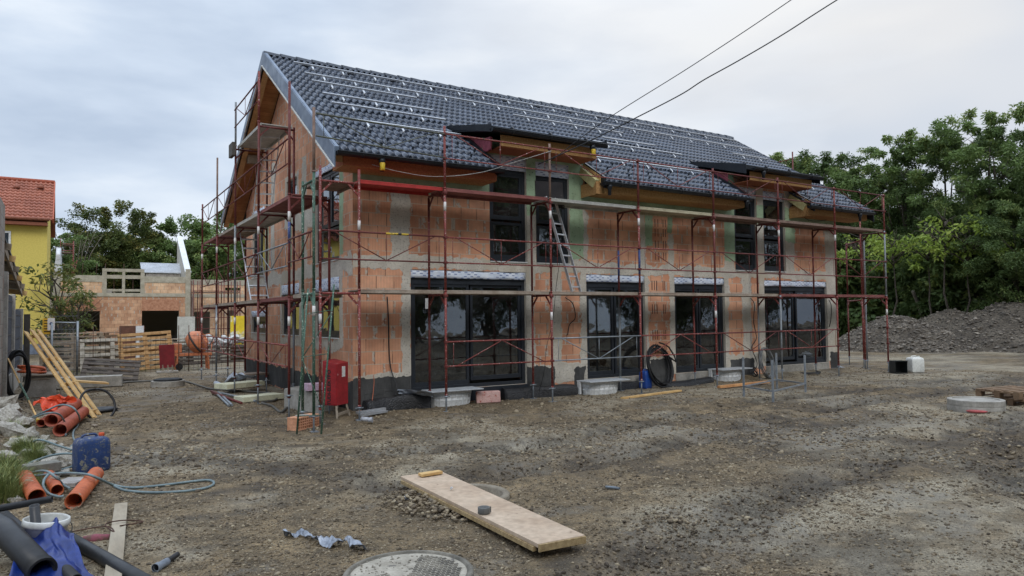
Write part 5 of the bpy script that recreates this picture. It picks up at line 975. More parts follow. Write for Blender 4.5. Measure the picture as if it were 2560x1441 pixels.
# orange sewer pipes, near
OP = M('orange_sewer_pipe', S(190, 102, 62), S(164, 82, 50), 3, .42, .08, spots=[(S(150, 124, 104), 7, .60)]); OPD = M('dark_orange_sewer_pipe', S(166, 88, 66), S(140, 70, 52), 3, .45, .1)
pipe('short orange sewer pipe at the left with its open end towards the bucket', [P0(62, 1200, .11), P0(92, 1247, .09)], .078, OP, .006, group='orange sewer pipes')
pipe('smaller orange sewer pipe lying between the two larger near ones', [P0(122, 1192, .07), P0(143, 1230, .065)], .060, OP, .005, group='orange sewer pipes')
pipe('long bright orange sewer pipe resting under the grey hose', [at(240, 1185, z=.10), at(184, 1254, z=.09)], .078, OP, .006, group='orange sewer pipes')
pipe('upper orange sewer pipe below the orange sheet', [at(190, 1010, z=.30), at(128, 1052, z=.22)], .10, OPD, .007, group='orange sewer pipes further back')
pipe('lower orange sewer pipe nearest the leaning yellow frame', [at(208, 1030, z=.14), at(150, 1076, z=.10)], .10, OPD, .007, group='orange sewer pipes further back')
pipe('thin orange sewer pipe at the left of the stacked pair', [at(170, 1018, z=.12), at(102, 1058, z=.10)], .065, OPD, .005, group='orange sewer pipes further back')
sheet('orange_sheet', 'crumpled orange plastic sheet on top of the stacked sewer pipes', 'plastic sheet', [at(82, 1005, z=.42), at(150, 992, z=.52), at(192, 1000, z=.44), at(115, 1028, z=.30)], M('orange_plastic', S(214, 76, 36), S(184, 56, 26), 5, .4, .2), 15, 16, .10)
# hoses
HG = M('teal_grey_garden_hose', S(116, 132, 134), S(92, 108, 112), 5, .45)
def hz(L, z=.02): return [P0(u, v, z if len(q) == 0 else q[0]) for (u, v, *q) in L]
cable('garden_hose', 'grey-green hose making a long narrow loop out over the soil', 'hose', hz([(42, 1205, .1), (62, 1198, .12), (100, 1192, .14), (160, 1187, .12), (215, 1190, .20), (245, 1200, .16), (285, 1217, .03), (330, 1223), (400, 1217), (480, 1207), (520, 1204), (535, 1211), (520, 1222), (470, 1231), (390, 1235), (320, 1231), (290, 1222), (282, 1216)]), .0135, HG, 8, 10)
cable('garden_hose', 'grey-green hose arching over the rubble to the blue canister', 'hose', hz([(180, 1127, .1), (140, 1114, .18), (110, 1103, .22), (90, 1104, .2), (79, 1118, .1), (82, 1138, .05), (95, 1156, .05), (110, 1166, .1)]), .0135, HG, 8, 10)
cable('garden_hose', 'grey-green hose curling across the front of the blue canister', 'hose', hz([(70, 1165, .05), (95, 1152, .1), (130, 1141, .16), (170, 1137, .18), (195, 1143, .14), (198, 1156, .1), (180, 1170, .05), (140, 1182, .05)]), .0135, HG, 8, 10)
cable('garden_hose', 'grey-green hose loop between the two near orange pipes', 'hose', hz([(60, 1200, .1), (85, 1185, .16), (115, 1182, .2), (140, 1198, .15), (158, 1216, .05), (175, 1226, .05)]), .0135, HG, 8, 10)
cable('garden_hose', 'short hose bend hanging over the smaller near orange pipe', 'hose', hz([(121, 1190, .2), (110, 1205, .17), (109, 1222, .12), (122, 1238, .06), (145, 1246, .04), (160, 1245, .04)]), .0135, HG, 8, 10)
cable('garden_hose', 'grey hose bent over the far stack of sewer pipes', 'hose', [at(75, 1047, z=.1), at(110, 1030, z=.3), at(150, 1013, z=.42), at(180, 1018, z=.40), at(195, 1035, z=.28), at(200, 1050, z=.12)], .0145, HG, 8, 10)
cable('garden_hose', 'second grey hose drooping in front of the far sewer pipes', 'hose', [at(85, 1045, z=.2), at(115, 1034, z=.38), at(145, 1035, z=.36), at(160, 1052, z=.22), at(167, 1075, z=.05), at(164, 1088, z=.03)], .0145, HG, 8, 10)
cable('garden_hose', 'grey hose snaking from the far pipes down to the rubble', 'hose', hz([(192, 1048, .1), (195, 1062), (184, 1078), (183, 1094), (188, 1108), (176, 1118)]), .0145, HG, 8, 10)
# rubble
CHK = M('broken_concrete', S(172, 168, 158), S(132, 126, 116), 9, .9, .6)
r2 = np.random.default_rng(12); protos = []
def chunk(seed):
    q = np.random.default_rng(seed); v, f = ico(); V = v*np.array([1, .75, .55])*(1+q.uniform(-.3, .3, (12, 1))); m_ = MB(); m_.v = [tuple(p) for p in V]; m_.f = [tuple(int(t) for t in a) for a in f]; m_.s = [False]*20; m_.m = [0]*20; return m_
CH = []
for i in range(6):
    o = chunk(i+5).build('concrete_chunk', CHK, None, 0, True); s_ = o.modifiers.new('s', 'SUBSURF'); s_.subdivision_type = 'SIMPLE'; s_.levels = s_.render_levels = 2; t_ = bpy.data.textures.new('chunk', 'CLOUDS'); t_.noise_scale = .5; dm = o.modifiers.new('d', 'DISPLACE'); dm.texture = t_; dm.strength = .35; CH.append(o)
spots_ = [(95, 1085, .2), (70, 1075, .22), (50, 1050, .2), (25, 1080, .3), (12, 1050, .3), (115, 1095, .15), (140, 1100, .16), (160, 1115, .14), (100, 1115, .18), (125, 1125, .16), (150, 1135, .12), (95, 1135, .14), (120, 1150, .15), (160, 1152, .1), (170, 1095, .1), (130, 1078, .1), (30, 1030, .22), (5, 1025, .3), (60, 1110, .14), (85, 1160, .12), (185, 1090, .07), (150, 1085, .08), (110, 1070, .12), (175, 1130, .08), (138, 1160, .09), (45, 1220, .1), (40, 1100, .2), (20, 1130, .16), (105, 1175, .08), (195, 1120, .05)]
for i, (u, v, s_) in enumerate(spots_):
    o = CH[i] if i < 6 else CH[i % 6].copy()
    if i >= 6: SC.collection.objects.link(o)
    p = at(u, v+8, z=.15); o.location = (p.x, p.y, g(p.x, p.y)+s_*.18); o.scale = (s_, s_, s_); o.rotation_euler = (r2.uniform(-.4, .4), r2.uniform(-.4, .4), r2.uniform(0, 6))
    tag(o, 'jagged lump of broken grey concrete in the rubble along the left edge', 'rubble', 'broken concrete lumps on the left')
slab('dark grey paving block lying above the near orange pipes', 104, 1180, .12, .34, .2, .1, .3, M('grey_block', S(120, 118, 110), S(98, 96, 90), 8, .9, .4), 'paving_block', 'block')
slab('pale grey slab lying half under the grey hose behind the long orange pipe', 178, 1212, .02, .24, .3, .05, -.5, M('pale_slab', S(170, 166, 162), S(144, 140, 136), 8, .8, .3), 'paving_slab', 'slab')
# grass clumps
GRS = Mt('grass_blades'); t_ = GRS.attr('tone'); GRS = GRS.set(GRS.mix(t_, S(74, 92, 46), S(140, 142, 84)), .6, 0, .3)
def grass(label, spots, name='grass', hgt=.28, col=GRS):
    V = []; F_ = []; T = []; q = np.random.default_rng(len(label))
    for (cx, cy, cz, r, n) in spots:
        a = q.uniform(0, 6.28, n); d = r*np.sqrt(q.uniform(0, 1, n)); x = cx+d*np.cos(a); y = cy+d*np.sin(a); z = gz(x, y)-.02; h = hgt*q.uniform(.4, 1.2, n)*(1.15-.6*d/r); ln = q.uniform(.2, .9, n)*h; b = a+q.normal(0, .9, n); w = q.uniform(.0016, .003, n); o = sum(len(k) for k in V)
        px, py = -np.sin(b)*w, np.cos(b)*w; p0 = np.stack([x-px, y-py, z], -1); p1_ = np.stack([x+px, y+py, z], -1); m0 = np.stack([x-px*.8+np.cos(b)*ln*.35, y-py*.8+np.sin(b)*ln*.35, z+h*.65], -1); m1 = m0+np.stack([2*px*.8, 2*py*.8, 0*px], -1); t0 = np.stack([x+np.cos(b)*ln, y+np.sin(b)*ln, z+h*.92], -1)
        V.append(np.stack([p0, p1_, m1, m0, t0, t0+np.array([0, 0, .001])], 1).reshape(-1, 3)); i = o+np.arange(n)[:, None]*6; F_.append(np.concatenate([i+np.array([0, 1, 2, 3]), i+np.array([3, 2, 4, 5])])); T.append(np.repeat(q.uniform(0, 1, n)**1.5, 6))
    V = np.concatenate(V); return tag(npmesh(name, V, np.concatenate(F_), col, None, False, {'tone': np.concatenate(T)}, origin=(float(V[:, 0].mean()), float(V[:, 1].mean()), float(V[:, 2].min()))), label, 'grass', None, 'stuff')
def gp(u, v, r, n): p = at(u, v, z=.2); return (p.x, p.y, p.z, r, n)
grass('long green and straw coloured grass tufts hanging over the rubble at the left edge', [gp(20, 1185, .28, 2600), gp(-15, 1210, .35, 2400), gp(70, 1105, .16, 1300), gp(88, 1120, .12, 800), gp(5, 1160, .3, 1800), gp(40, 1070, .12, 300)])
def gq(u, v, r, n): p = at(u, v, z=0); return (p.x, p.y, 0, r, n)
grass('low weeds growing along the foot of the wire mesh fence', [gq(u, v, r, n) for (u, v, r, n) in ((190, 935, .8, 260), (230, 945, .8, 200), (330, 925, 1.2, 300), (390, 925, 1.0, 200), (460, 925, .9, 160), (170, 915, 1, 200), (300, 905, 2, 300), (420, 905, 2, 300), (240, 905, 2, 260))], hgt=.22)
# left-hand clutter
wbx = thing('wooden_box', 'grey wooden box with a plank top holding orange hoses beside the wall', 'box', (-3.95, 8.6, 0)); bx0, bx1, by0, by1 = at(60, 1010, z=0).x+.0, at(140, 1012, z=0).x, 8.0, 9.2
X_a, X_b = at(60, 960, y=8.0).x, at(140, 960, y=8.0).x; zt = at(100, 937, y=8.0).z
GW_ = M('grey_boards', S(160, 154, 146), S(132, 126, 118), 5, .85, .3)
MB().box(X_a, X_b, 8.0, 8.9, 0, zt-.03).build('box_body', GW_, wbx); MB().box(X_a-.05, X_b+.05, 7.93, 8.98, zt-.027, zt+.0).build('top', WOODG, wbx); MB().box(X_a+.1, X_b-.12, 7.985, 7.998, zt-.12, zt-.08).build('batten', WOODG, wbx); MB().box(X_a+.18*4, X_a+.18*4+.015, 7.99, 7.999, .02, zt-.14).build('batten', WOODG, wbx)
OH = M('orange_hose', S(206, 108, 66), S(176, 80, 46), 6, .5); bc = at(80, 922, y=8.4)
coil('hose_coil', 'tangle of orange hoses piled on the grey wooden box', 'hose', (bc.x, 8.4, zt+.10), .26, .028, 5, OH, (.1, .1, 1), 4, spread=.07)
coil('hose_coil', 'flatter orange hose ring underneath the tangle on the wooden box', 'hose', (bc.x+.05, 8.38, zt+.04), .33, .026, 2, M('pale_orange_hose', S(216, 136, 86), S(190, 104, 60)), (0, 0, 1), 9, spread=.015)
# bundles of black hose hanging from the fence
hcx = at(50, 985, y=7.0)
coil('hose_coil', 'tall bundle of black hoses hanging against the concrete fence post', 'hose', (hcx.x-.05, 7.0, .62), .20, .022, 12, CBL, (.2, -1, .0), 3, sq=2.5, spread=.10)
bm = thing('broom', 'long broom with a wooden handle leaning against the hose bundle', 'broom', at(98, 1056, z=.05)); MB().tube([at(20, 897, y=6.6), at(50, 960, y=5.4)], .017, 8).build('handle', WOODY, bm); MB().tube([at(50, 960, y=5.4), at(72, 1002, y=4.2)], .022, 8).build('grip', GRNP, bm); MB().tube([at(72, 1002, y=4.2), at(96, 1052, z=.08)], .017, 8).build('handle', WOODY, bm); MB().box(-.05, .05, -.03, .03, 0, .05).xf(Matrix.Translation(at(99, 1055, z=.06))).build('broom_head', M('yellow_plastic', S(222, 196, 60)), bm)
# leaning yellow pallet frame
lp = thing('pallet', 'long narrow yellow timber pallet leaning against the grey wooden box', 'pallet', (-3.0, 3.3, 0))
feet = [at(217, 1047, z=.0), at(238, 1046, z=0), at(249, 1038, z=0)]; tps = [at(64, 830, y=6.1), at(80, 826, y=6.1), at(96, 826, y=6.25)]
for a, b_ in zip(feet, tps): MB().beam(a, b_, .03, .10, up=(0, 1, .3)).build('stringer', WOODY, lp, .004)
for f1 in (.06, .37, .66, .95):
    a = feet[0].lerp(tps[0], f1); b_ = feet[2].lerp(tps[2], f1); MB().beam(a+Vector((0, 0, -.03)), b_+Vector((0, 0, -.03)), .09, .07).build('block', WOODY, lp, .004)
coil('drainage_pipe', 'black ribbed pipe ring leaning behind the yellow pallet', 'hose', at(246, 1012, z=.24)+Vector((0, .15, 0)), .30, .022, 1, CBL, (.4, -1, .5), 6, spread=.02)
tag(MB().lathe(at(255, 1030, z=.02)+Vector((0, .2, 0)), [(.28, 0), (.30, .03), (.22, .06), (.0, .03)], 20).build('rubber_tub', CBL), 'shallow black rubber tub lying behind the foot of the yellow pallet', 'tub')
slab('small wood chip board lying on the soil near the yellow pallet', 237, 1066, .01, .07, .16, .025, .3, WOODG, 'wood_offcut', 'wood offcut')
slab('grey concrete kerb piece lying behind the yellow pallet', 205, 968, .02, 1.9, .5, .28, -.1, CONC, 'kerb_piece', 'concrete block')
sd2 = MB().beam(at(185, 953, z=.3), at(268, 958, z=.2), .5, .04).build('warped_board', WOODY); tag(sd2, 'warped timber board bridging the kerb piece and the soil', 'board')
# concrete post fence with dark panels along the left boundary
fp = thing('concrete_fence', 'concrete post fence with dark woven panels along the left boundary', 'fence', (-4.7, 10, 0)); FC = M('fence_concrete', S(178, 174, 166), S(150, 146, 138), 4, .9, .4); FPN = M('dark_woven_panel', S(70, 76, 88), S(52, 58, 68), 14, .8, .5)
def bl(u, v, x): return at(u, v, x=x)
pa = at(16, 1000, x=-4.55).y; pb = at(36, 900, x=-4.55).y; pc = at(56, 900, x=-4.55).y
ph = [at(16, 676, x=-4.55).z, at(36, 735, x=-4.55).z, at(56, 772, x=-4.55).z]
for y, h in zip((pa, pb, pc), ph): MB().box(-4.72, -4.55, y-.12, y+.12, 0, h).build('post', FC, fp, .01)
for (ya, yb, h) in ((pa, pb, ph[1]), (pb, pc, ph[2])):
    MB().box(-4.66, -4.61, ya+.123, yb-.123, .55, h-.05).build('panel', FPN, fp); MB().box(-4.68, -4.59, ya+.123, yb-.123, 0, .547).build('base_panel', FC, fp)
    for i in range(5): MB().box(-4.608, -4.598, ya+.13, yb-.13, .7+i*(h-.9)/4, .72+i*(h-.9)/4).build('wire', CBL, fp)
yb = at(8, 1000, x=-4.55).y
bw = thing('block_wall', 'rough grey block wall at the very left edge', 'wall', (-4.9, 5, 0)); BWM = wall_mat('grey_block_wall', S(172, 168, 160), S(150, 146, 138), .5, .25, .72, False, joint=S(120, 116, 110))
gridwall('wall', lambda u, z, d: (-4.62-d, u, z), True, 3.4, pa-.125, 0, 4.3, [], BWM, bw, None, .1, (), (), (), 71); MB().box(-5.0, -4.63, 3.41, pa-.13, -.0, 4.29).build('wall_core', FC, bw)
# lean-to roof behind the fence
sdh = thing('shed', 'low timber lean-to with a dark sheet roof behind the concrete fence', 'shed', (-6.5, 11, 0)); ya, za = at(14, 600, x=-4.75).y, at(14, 600, x=-4.75).z; yc, zc = at(60, 728, x=-4.75).y, at(60, 728, x=-4.75).z
MB().hexa([(-8, ya, za+.5), (-4.75, ya, za), (-4.75, yc, zc), (-8, yc, zc+.5), (-8, ya, za+.56), (-4.75, ya, za+.06), (-4.75, yc, zc+.06), (-8, yc, zc+.56)]).build('roof_sheet', BLKM, sdh)
MB().hexa([(-4.83, ya, za-.22), (-4.78, ya, za-.22), (-4.78, yc, zc-.20), (-4.83, yc, zc-.20), (-4.83, ya, za-.01), (-4.78, ya, za-.01), (-4.78, yc, zc-.01), (-4.83, yc, zc-.01)]).build('fascia', WOODG, sdh)
for i in range(6): y = ya+.3+(yc-ya-.6)*i/5; z = za+(zc-za)*(y-ya)/(yc-ya); MB().beam((-7.9, y, z+.28), (-4.65, y, z-.12), .12, .16).build('rafter', WOODY if i % 2 else WOODG, sdh)
MB().box(-5.4, -5.3, ya+.2, yc-.2, 0, 2.7).build('back_panel', M('dark_shed_boards', S(66, 62, 58)), sdh)
pp_ = at(74, 790, y=13.5); tag(MB().box(pp_.x-.14, pp_.x+.02, 13.4, 13.5, 0, pp_.z+.05).build('dark_board', M('dark_board', S(80, 76, 70))), 'tall dark board standing beside the end of the concrete fence', 'board')
# ------------------------------------------------------------------ mesh fences, pallets, mixer
mf = thing('mobile_fence', 'galvanised mobile fence panel with a yellow notice in front of the mesh fence', 'fence', (-3.6, 16.5, 0))
fa, fb = at(112, 935, z=0), at(190, 935, z=0); fa = Vector((at(112, 900, y=16.0).x, 16.0, 0)); fb = Vector((at(193, 900, y=15.3).x, 15.3, 0)); th_ = at(112, 800, y=16.0).z; tb_ = at(193, 803, y=15.3).z
for a, h in ((fa, th_), (fb, tb_)): MB().tube([a, a+Vector((0, 0, h))], .034, 8).build('post', GALV, mf)
MB().tube([fa+Vector((0, 0, th_-.08)), fb+Vector((0, 0, tb_-.06))], .022, 8).build('rail', GALV, mf); fm_ = MB()
for i in range(1, 24): p = fa.lerp(fb, i/24); fm_.tube([p+Vector((0, 0, .15)), p+Vector((0, 0, th_-.12))], .004, 4, False)
for i in range(9): z = .2+i*.22; fm_.tube([fa+Vector((0, 0, z)), fb+Vector((0, 0, z))], .004, 4, False)
fm_.build('wire_mesh', GALV, mf)
fb2 = Vector((at(130, 800, y=14.6).x, 14.6, 0)); MB().tube([fb2, fb2+Vector((0, 0, th_-.1))], .034, 8).build('post', GALV, mf)
nx = at(119, 815, y=15.9); MB().box(nx.x-.14, nx.x+.14, 15.86, 15.88, nx.z-.28, nx.z+.25).build('yellow_notice', M('yellow_notice', S(214, 170, 52), S(196, 150, 44), 20, .5), mf)
for i in range(5): MB().box(nx.x-.10, nx.x+.09-.02*(i % 2), 15.852, 15.858, nx.z-.2+i*.09, nx.z-.17+i*.09).build('notice_text_line', BLK, mf)
nx = at(128, 811, y=15.6); MB().box(nx.x-.1, nx.x+.1, 15.56, 15.58, nx.z-.2, nx.z+.2).build('white_notice', STK, mf); MB().lathe((nx.x, 15.557, nx.z+.02), [(.05, 0), (.05, .003)], 12, ax=(0, -1, 0)).build('notice_symbol', BLUP, mf)
wf = thing('mesh_fence', 'dark wire mesh fence running in front of the stacked pallets', 'fence', (0, 15, 0)); DW = M('dark_wire', S(52, 46, 42), S(40, 36, 34), 8, .7); V0 = Vector((at(185, 900, y=15.2).x, 15.2, 0)); V1 = Vector((at(640, 900, y=15.0).x, 14.6, 0)); fm_ = MB(); Lf = (V1-V0).length
for i in range(int(Lf/.15)): p = V0.lerp(V1, i*.15/Lf); fm_.tube([p, p+Vector((0, 0, 1.25+.04*math.sin(i*.3)))], .004, 4, False)
for i in range(9): z = .05+i*.15; fm_.tube([V0+Vector((0, 0, z)), V0.lerp(V1, .5)+Vector((0, 0, z-.02)), V1+Vector((0, 0, z))], .004, 4, False)
fm_.build('wire_mesh', DW, wf)
for u in (233, 300, 445, 470): p = V0.lerp(V1, (at(u, 900, y=15).x-V0.x)/(V1.x-V0.x)); MB().tube([p, p+Vector((0, 0, 1.6))], .012, 6).build('post', RUST, wf)
PG = 'wooden pallets by the mesh fence'; PGR = M('bleached_pallet_wood', S(188, 182, 170), S(150, 144, 132), 6, .85, .4); PDK = M('dark_weathered_pallet_wood', S(92, 84, 76), S(70, 62, 56), 6, .85, .4)
def standing(label, u, v, y, mat, rot, tilt, roll=0, nb=6, L_=1.2, W_=1.0):
    t = make_pallet(label, mat, nb, L_, W_, PG); p = at(u, v, y=y); xd = Vector((math.cos(rot), math.sin(rot), roll)); bk_ = Vector((-math.sin(rot)*1, math.cos(rot), 0)); yd = Vector((0, 0, 1))*math.cos(tilt)+bk_*math.sin(tilt); xdn = xd.normalized(); yd = (yd-xdn*yd.dot(xdn)).normalized()
    orient(t, Vector((p.x, p.y, max(g(p.x, p.y), 0)))+yd*(W_/2), xdn, yd); return t
# top boards face the camera: local z of the pallet = xd x yd points to -y
gy = 17.2
def wy(v): return at(300, v, z=0).y
standing('bleached white pallet standing upright behind the mesh fence', 282, 908, 17.0, PGR, -.02, .15, .02, 5, 2.0, 1.15)
standing('greyer pallet standing upright left of the bleached one', 190, 912, 17.2, PW, .0, .12, -.02, 5, 2.0, 1.05)
standing('light brown slatted pallet standing upright near the red board', 368, 912, 16.6, PWL, .10, .15, .06, 8, 1.75, 1.35)
standing('dark weathered pallet lying tilted at the front of the mesh fence', 272, 950, 11.8, PDK, -.12, .9, -.10, 5, 1.5, .85)
standing('dark pallet half hidden at the far end of the mesh fence', 545, 905, 19.0, PDK, .1, .1, 0, 5, 3.0, .7)
def stack(label, u, y, n, mat, rot, Lp=2.1, z0=0.0):
    p = at(u, 880, y=y); x = p.x; first = None
    for i in range(n):
        if first is None: first = make_pallet('lowest pallet of '+label, mat, 5, Lp, 1.0, PG); first.location = (x, y, z0); first.rotation_euler = (0, 0, rot)
        else: copy_thing(first, (x+.04*math.sin(i*3), y, z0+i*.146), rot+.04*math.sin(i*5), ['second', 'third', 'fourth', 'fifth', 'sixth', 'seventh', 'eighth', 'ninth'][i-1]+' pallet from the bottom of '+label)
stack('the grey stack behind the left mesh fence', 180, 20.5, 9, PW, .03); stack('the brown stack next to the grey stack', 268, 21.0, 9, PWB, -.02); stack('the low stack behind the concrete mixer', 425, 19.5, 7, PW, .05, 1.6)
p = at(330, 850, y=20.0); tag(MB().box(p.x-.45, p.x+.45, 19.95, 20.0, 0, at(330, 815, y=20).z).build('rusty_sheet', M('rusty_sheet', S(112, 74, 58), S(86, 58, 46), 3, .8)), 'rusty brown sheet standing behind the light pallet', 'sheet')
p = at(352, 850, y=19.8); tag(MB().box(p.x-.18, p.x+.1, 19.75, 19.85, 0, at(352, 815, y=19.8).z).build('white_board', WHITEP), 'narrow white board standing right of the rusty sheet', 'board')
# red board on legs
rb = thing('site_board', 'dark red board on short legs standing before the mesh fence', 'sign board', (-.4, 15, 0)); a, b_ = at(400, 922, y=14.6), at(437, 917, y=14.6); c_, d_ = at(436, 861, y=14.6), at(397, 863, y=14.6); RBM = M('dark_red_board', S(122, 34, 40), S(104, 28, 34), 5, .5); o3 = Vector((0, .04, 0))
MB().hexa([a, b_, b_+o3, a+o3, d_, c_, c_+o3, d_+o3]).build('board_face', RBM, rb, .005)
for u in (408, 421, 432): q = at(u, 920, y=14.62); MB().beam((q.x, 14.62, 0), (q.x-.02, 14.62, q.z+.1), .05, .04).build('leg', WOODG, rb)
MB().box(a.x-.1, b_.x+.1, 14.45, 14.8, 0, .06).build('foot', CONC, rb)
# concrete mixer
mxo = at(480, 920, y=15.8); mx_ = thing('concrete_mixer', 'orange concrete mixer behind the mesh fence', 'concrete mixer', (mxo.x, 15.8, 0)); mx_.scale = (.85, .85, .9); OM = M('orange_machine_paint', S(196, 120, 80), S(166, 98, 66), 5, .5, .1, spots=[(S(140, 126, 112), 8, .62)]); s_ = 1.0
MB().lathe((.15, 0, 1.05), [(.20, -.30), (.42, -.22), (.50, -.02), (.50, .12), (.30, .40), (.27, .42), (.27, .36)], 24, ax=(.75, -.3, .55)).build('drum', OM, mx_, 0, True); MB().lathe((.15, 0, 1.05), [(.505, -.02), (.53, .0), (.53, .04), (.505, .06)], 30, ax=(.75, -.3, .55)).build('ring_gear', M('dark_iron', S(60, 54, 50)), mx_, 0, True)
MB().box(-.72, .75, -.3, -.22, .55, .66).box(-.72, .75, .22, .3, .55, .66).box(-.72, -.62, -.218, .218, .55, .66).box(.65, .75, -.218, .218, .55, .66).build('frame', OM, mx_, .01, True)
for x in (-.62, .62):
    for y in (-.26, .26): MB().beam((x, y, 0), (x*.95, y, .55), .08, .08).build('leg', OM, mx_, 0, True)
MB().box(-.72, -.42, -.2, .2, .67, 1.05).build('motor_housing', OM, mx_, .03, True); MB().tube([(.78, -.1, 1.05), (.7, -.1, .4)], .02, 8).tube(catmull([(.6+.22*math.cos(t_*.6), -.35, 1.2+.22*math.sin(t_*.6)) for t_ in range(11)], 2), .015, 6).build('tipping_wheel', OM, mx_, 0, True)
MB().lathe((-.55, -.42, .14), [(.14, -.04), (.14, .04)], 16, ax=(0, 1, 0)).lathe((-.55, .42, .14), [(.14, -.04), (.14, .04)], 16, ax=(0, 1, 0)).build('wheel', CBL, mx_, 0, True)
p = at(468, 830, y=24.0); tag(MB().box(p.x-.42, p.x+.32, 23.9, 24.0, 0, at(468, 792, y=24).z).build('plaster_sheet', M('dusty_white_panel', S(196, 196, 188), S(172, 172, 164), 3)), 'dusty white panel standing behind the orange mixer', 'panel')
p = at(606, 850, y=20.0); tag(MB().box(p.x-.5, p.x+.4, 19.9, 20.0, 0, at(606, 790, y=20).z).build('site_hoarding', M('white_and_yellow_panel', S(216, 190, 50), S(206, 206, 190), .9, .5, lo=.49, hi=.53)), 'white and yellow painted panel standing past the gable corner', 'panel')
for (u, v, r, l) in ((535, 872, .35, 'pile of white foam scraps behind the gable scaffolding'), (570, 868, .32, 'second pile of white foam scraps nearer the yellow panel')):
    p = at(u, v, y=19.5); n_ = 40; Q = np.stack([p.x+rng.normal(0, r*1.3, n_), 19.5+rng.normal(0, .2, n_), .75+np.abs(rng.normal(0, .14, n_))], -1); tag(stones('foam_scrap_pile', Q, rng.uniform(.08, .22, n_), M('white_foam', S(206, 206, 204), S(186, 186, 186), 4, .8), rng, smooth=False, rough=.3, origin=(p.x, 19.5, .5)), l, 'foam scraps')
p = at(555, 885, y=19.5); tag(MB().box(p.x-1.4, p.x+1.3, 19.1, 20.2, .62, .70).box(p.x-1.3, p.x-1.15, 19.2, 20.1, 0, .617).box(p.x+1.1, p.x+1.25, 19.2, 20.1, 0, .617).build('work_bench', GW_), 'rough grey site bench carrying the white foam scraps', 'bench')
# ------------------------------------------------------------------ unfinished house behind
BY = 46.0
def bx(u, y=BY): return at(u, 760, y=y).x
def bz(v, u=300, y=BY): return at(u, v, y=y).z
bh = thing('brick_house', 'unfinished roofless brick house standing behind the pallets on the left', 'house', (2, BY+3, 0)); BHM = wall_mat('pale_hollow_brick', S(230, 198, 164), S(212, 174, 140), .5, .25, .68, False, joint=S(172, 136, 108)); BHD = wall_mat('stained_hollow_brick', S(214, 174, 142), S(182, 138, 108), .4, .25, .64, False, joint=S(150, 112, 90)); BC = M('pale_concrete_frame', S(178, 172, 156), S(154, 148, 132), 3, .9, .2)
z_slab0, z_slab1 = bz(742), bz(733); z_ring0, z_ring1 = bz(706), bz(690); zl = bz(777)
Xl, X1_, X2_, X3_, X4_, X5_, X6_, X7_, X8_ = bx(133), bx(250), bx(355), bx(448), bx(476), bx(530), bx(556), bx(615), bx(700)
dx0, dx1 = bx(255), bx(360)
wallz = lambda u, z, d: (u, BY+d, z)
gridwall('wall', wallz, True, Xl, X4_, 0, z_slab0, [(bx(165), X1_, 1.0, zl), (X2_, X3_, 0.01, zl)], BHD, bh, None, .3, (), (), (), 81)
gridwall('wall', wallz, True, Xl, dx0, z_slab1, z_ring0, [], BHM, bh, None, .3, (), (), (), 82); gridwall('wall', wallz, True, dx1, X4_, z_slab1, z_ring0, [], BHM, bh, None, .3, (), (), (), 83)
gridwall('wall', lambda u, z, d: (u, BY+1.2+d, z), True, X4_+.02, X8_, 0, bz(708), [(bx(482), bx(532), .6, zl-.1), (bx(575), bx(598), .6, zl), (bx(570), bx(610), z_slab1+.3, bz(708)-.2)], BHM, bh, None, .3, (), (), (), 84)
MB().box(Xl-.1, X4_, BY-.05, BY+8, z_slab0, z_slab1).build('floor_slab', BC, bh); MB().box(X4_+.03, X8_, BY+1.17, BY+9, z_slab0, z_slab1).build('floor_slab', BC, bh)
MB().box(Xl, dx0, BY-.03, BY+.3, z_ring0, z_ring1).build('ring_beam', BC, bh); MB().box(dx1, X4_, BY-.03, BY+.3, z_ring0, z_ring1).build('ring_beam', BC, bh); MB().box(X4_+.01, X8_, BY+1.16, BY+1.5, bz(708), bz(694)).build('ring_beam', BC, bh)
MB().box(bx(463), X4_, BY-.06, BY-.031, 0, z_ring1+.6).build('column', BC, bh); MB().box(Xl, bx(150), BY-.06, BY-.031, z_slab1, bz(680)).build('column', BC, bh)
for a, b_ in ((133, 250), (355, 448)): MB().box(bx(a), bx(b_), BY-.04, BY-.005, zl-.02, z_slab0-.2).build('lintel', M('clay_lintel', S(184, 136, 108), S(156, 108, 82)), bh)
MB().box(Xl-.2, X4_, BY+7.6, BY+8, 0, z_slab0-.01).build('back_wall', BHD, bh); MB().box(X4_, X8_, BY+8.6, BY+9, 0, z_slab0-.01).build('back_wall', BHD, bh); MB().box(Xl-.2, Xl, BY+.35, BY+7.5, 0, z_slab0-.01).build('side_wall', BHD, bh); MB().box(X4_+.0, X4_+.29, BY+.35, BY+7.5, 0, z_slab0-.01).build('side_wall', BHD, bh)
zt2 = bz(673)
for a, b_ in ((255, 266), (305, 312), (351, 361)): MB().box(bx(a), bx(b_), BY-.05, BY+.28, z_slab1+.005, zt2-.2).build('column', BC, bh)
MB().box(dx0, dx1, BY-.06, BY+.3, zt2-.197, zt2+.02).build('lintel', BC, bh); MB().box(bx(266), bx(351), BY+.02, BY+.14, bz(697), bz(688)).build('formwork_board', BC, bh); MB().box(bx(266), bx(351), BY+.02, BY+.14, bz(729), bz(723)).build('formwork_board', BC, bh)
MB().box(bx(266), bx(280), BY+.0, BY+.1, z_slab1, bz(727)).build('formwork_board', M('grey_boards', S(160, 154, 146)), bh); MB().box(bx(283), bx(350), BY+.15, BY+.2, bz(752), bz(740)).build('formwork_board', M('grey_boards', S(160, 154, 146)), bh)
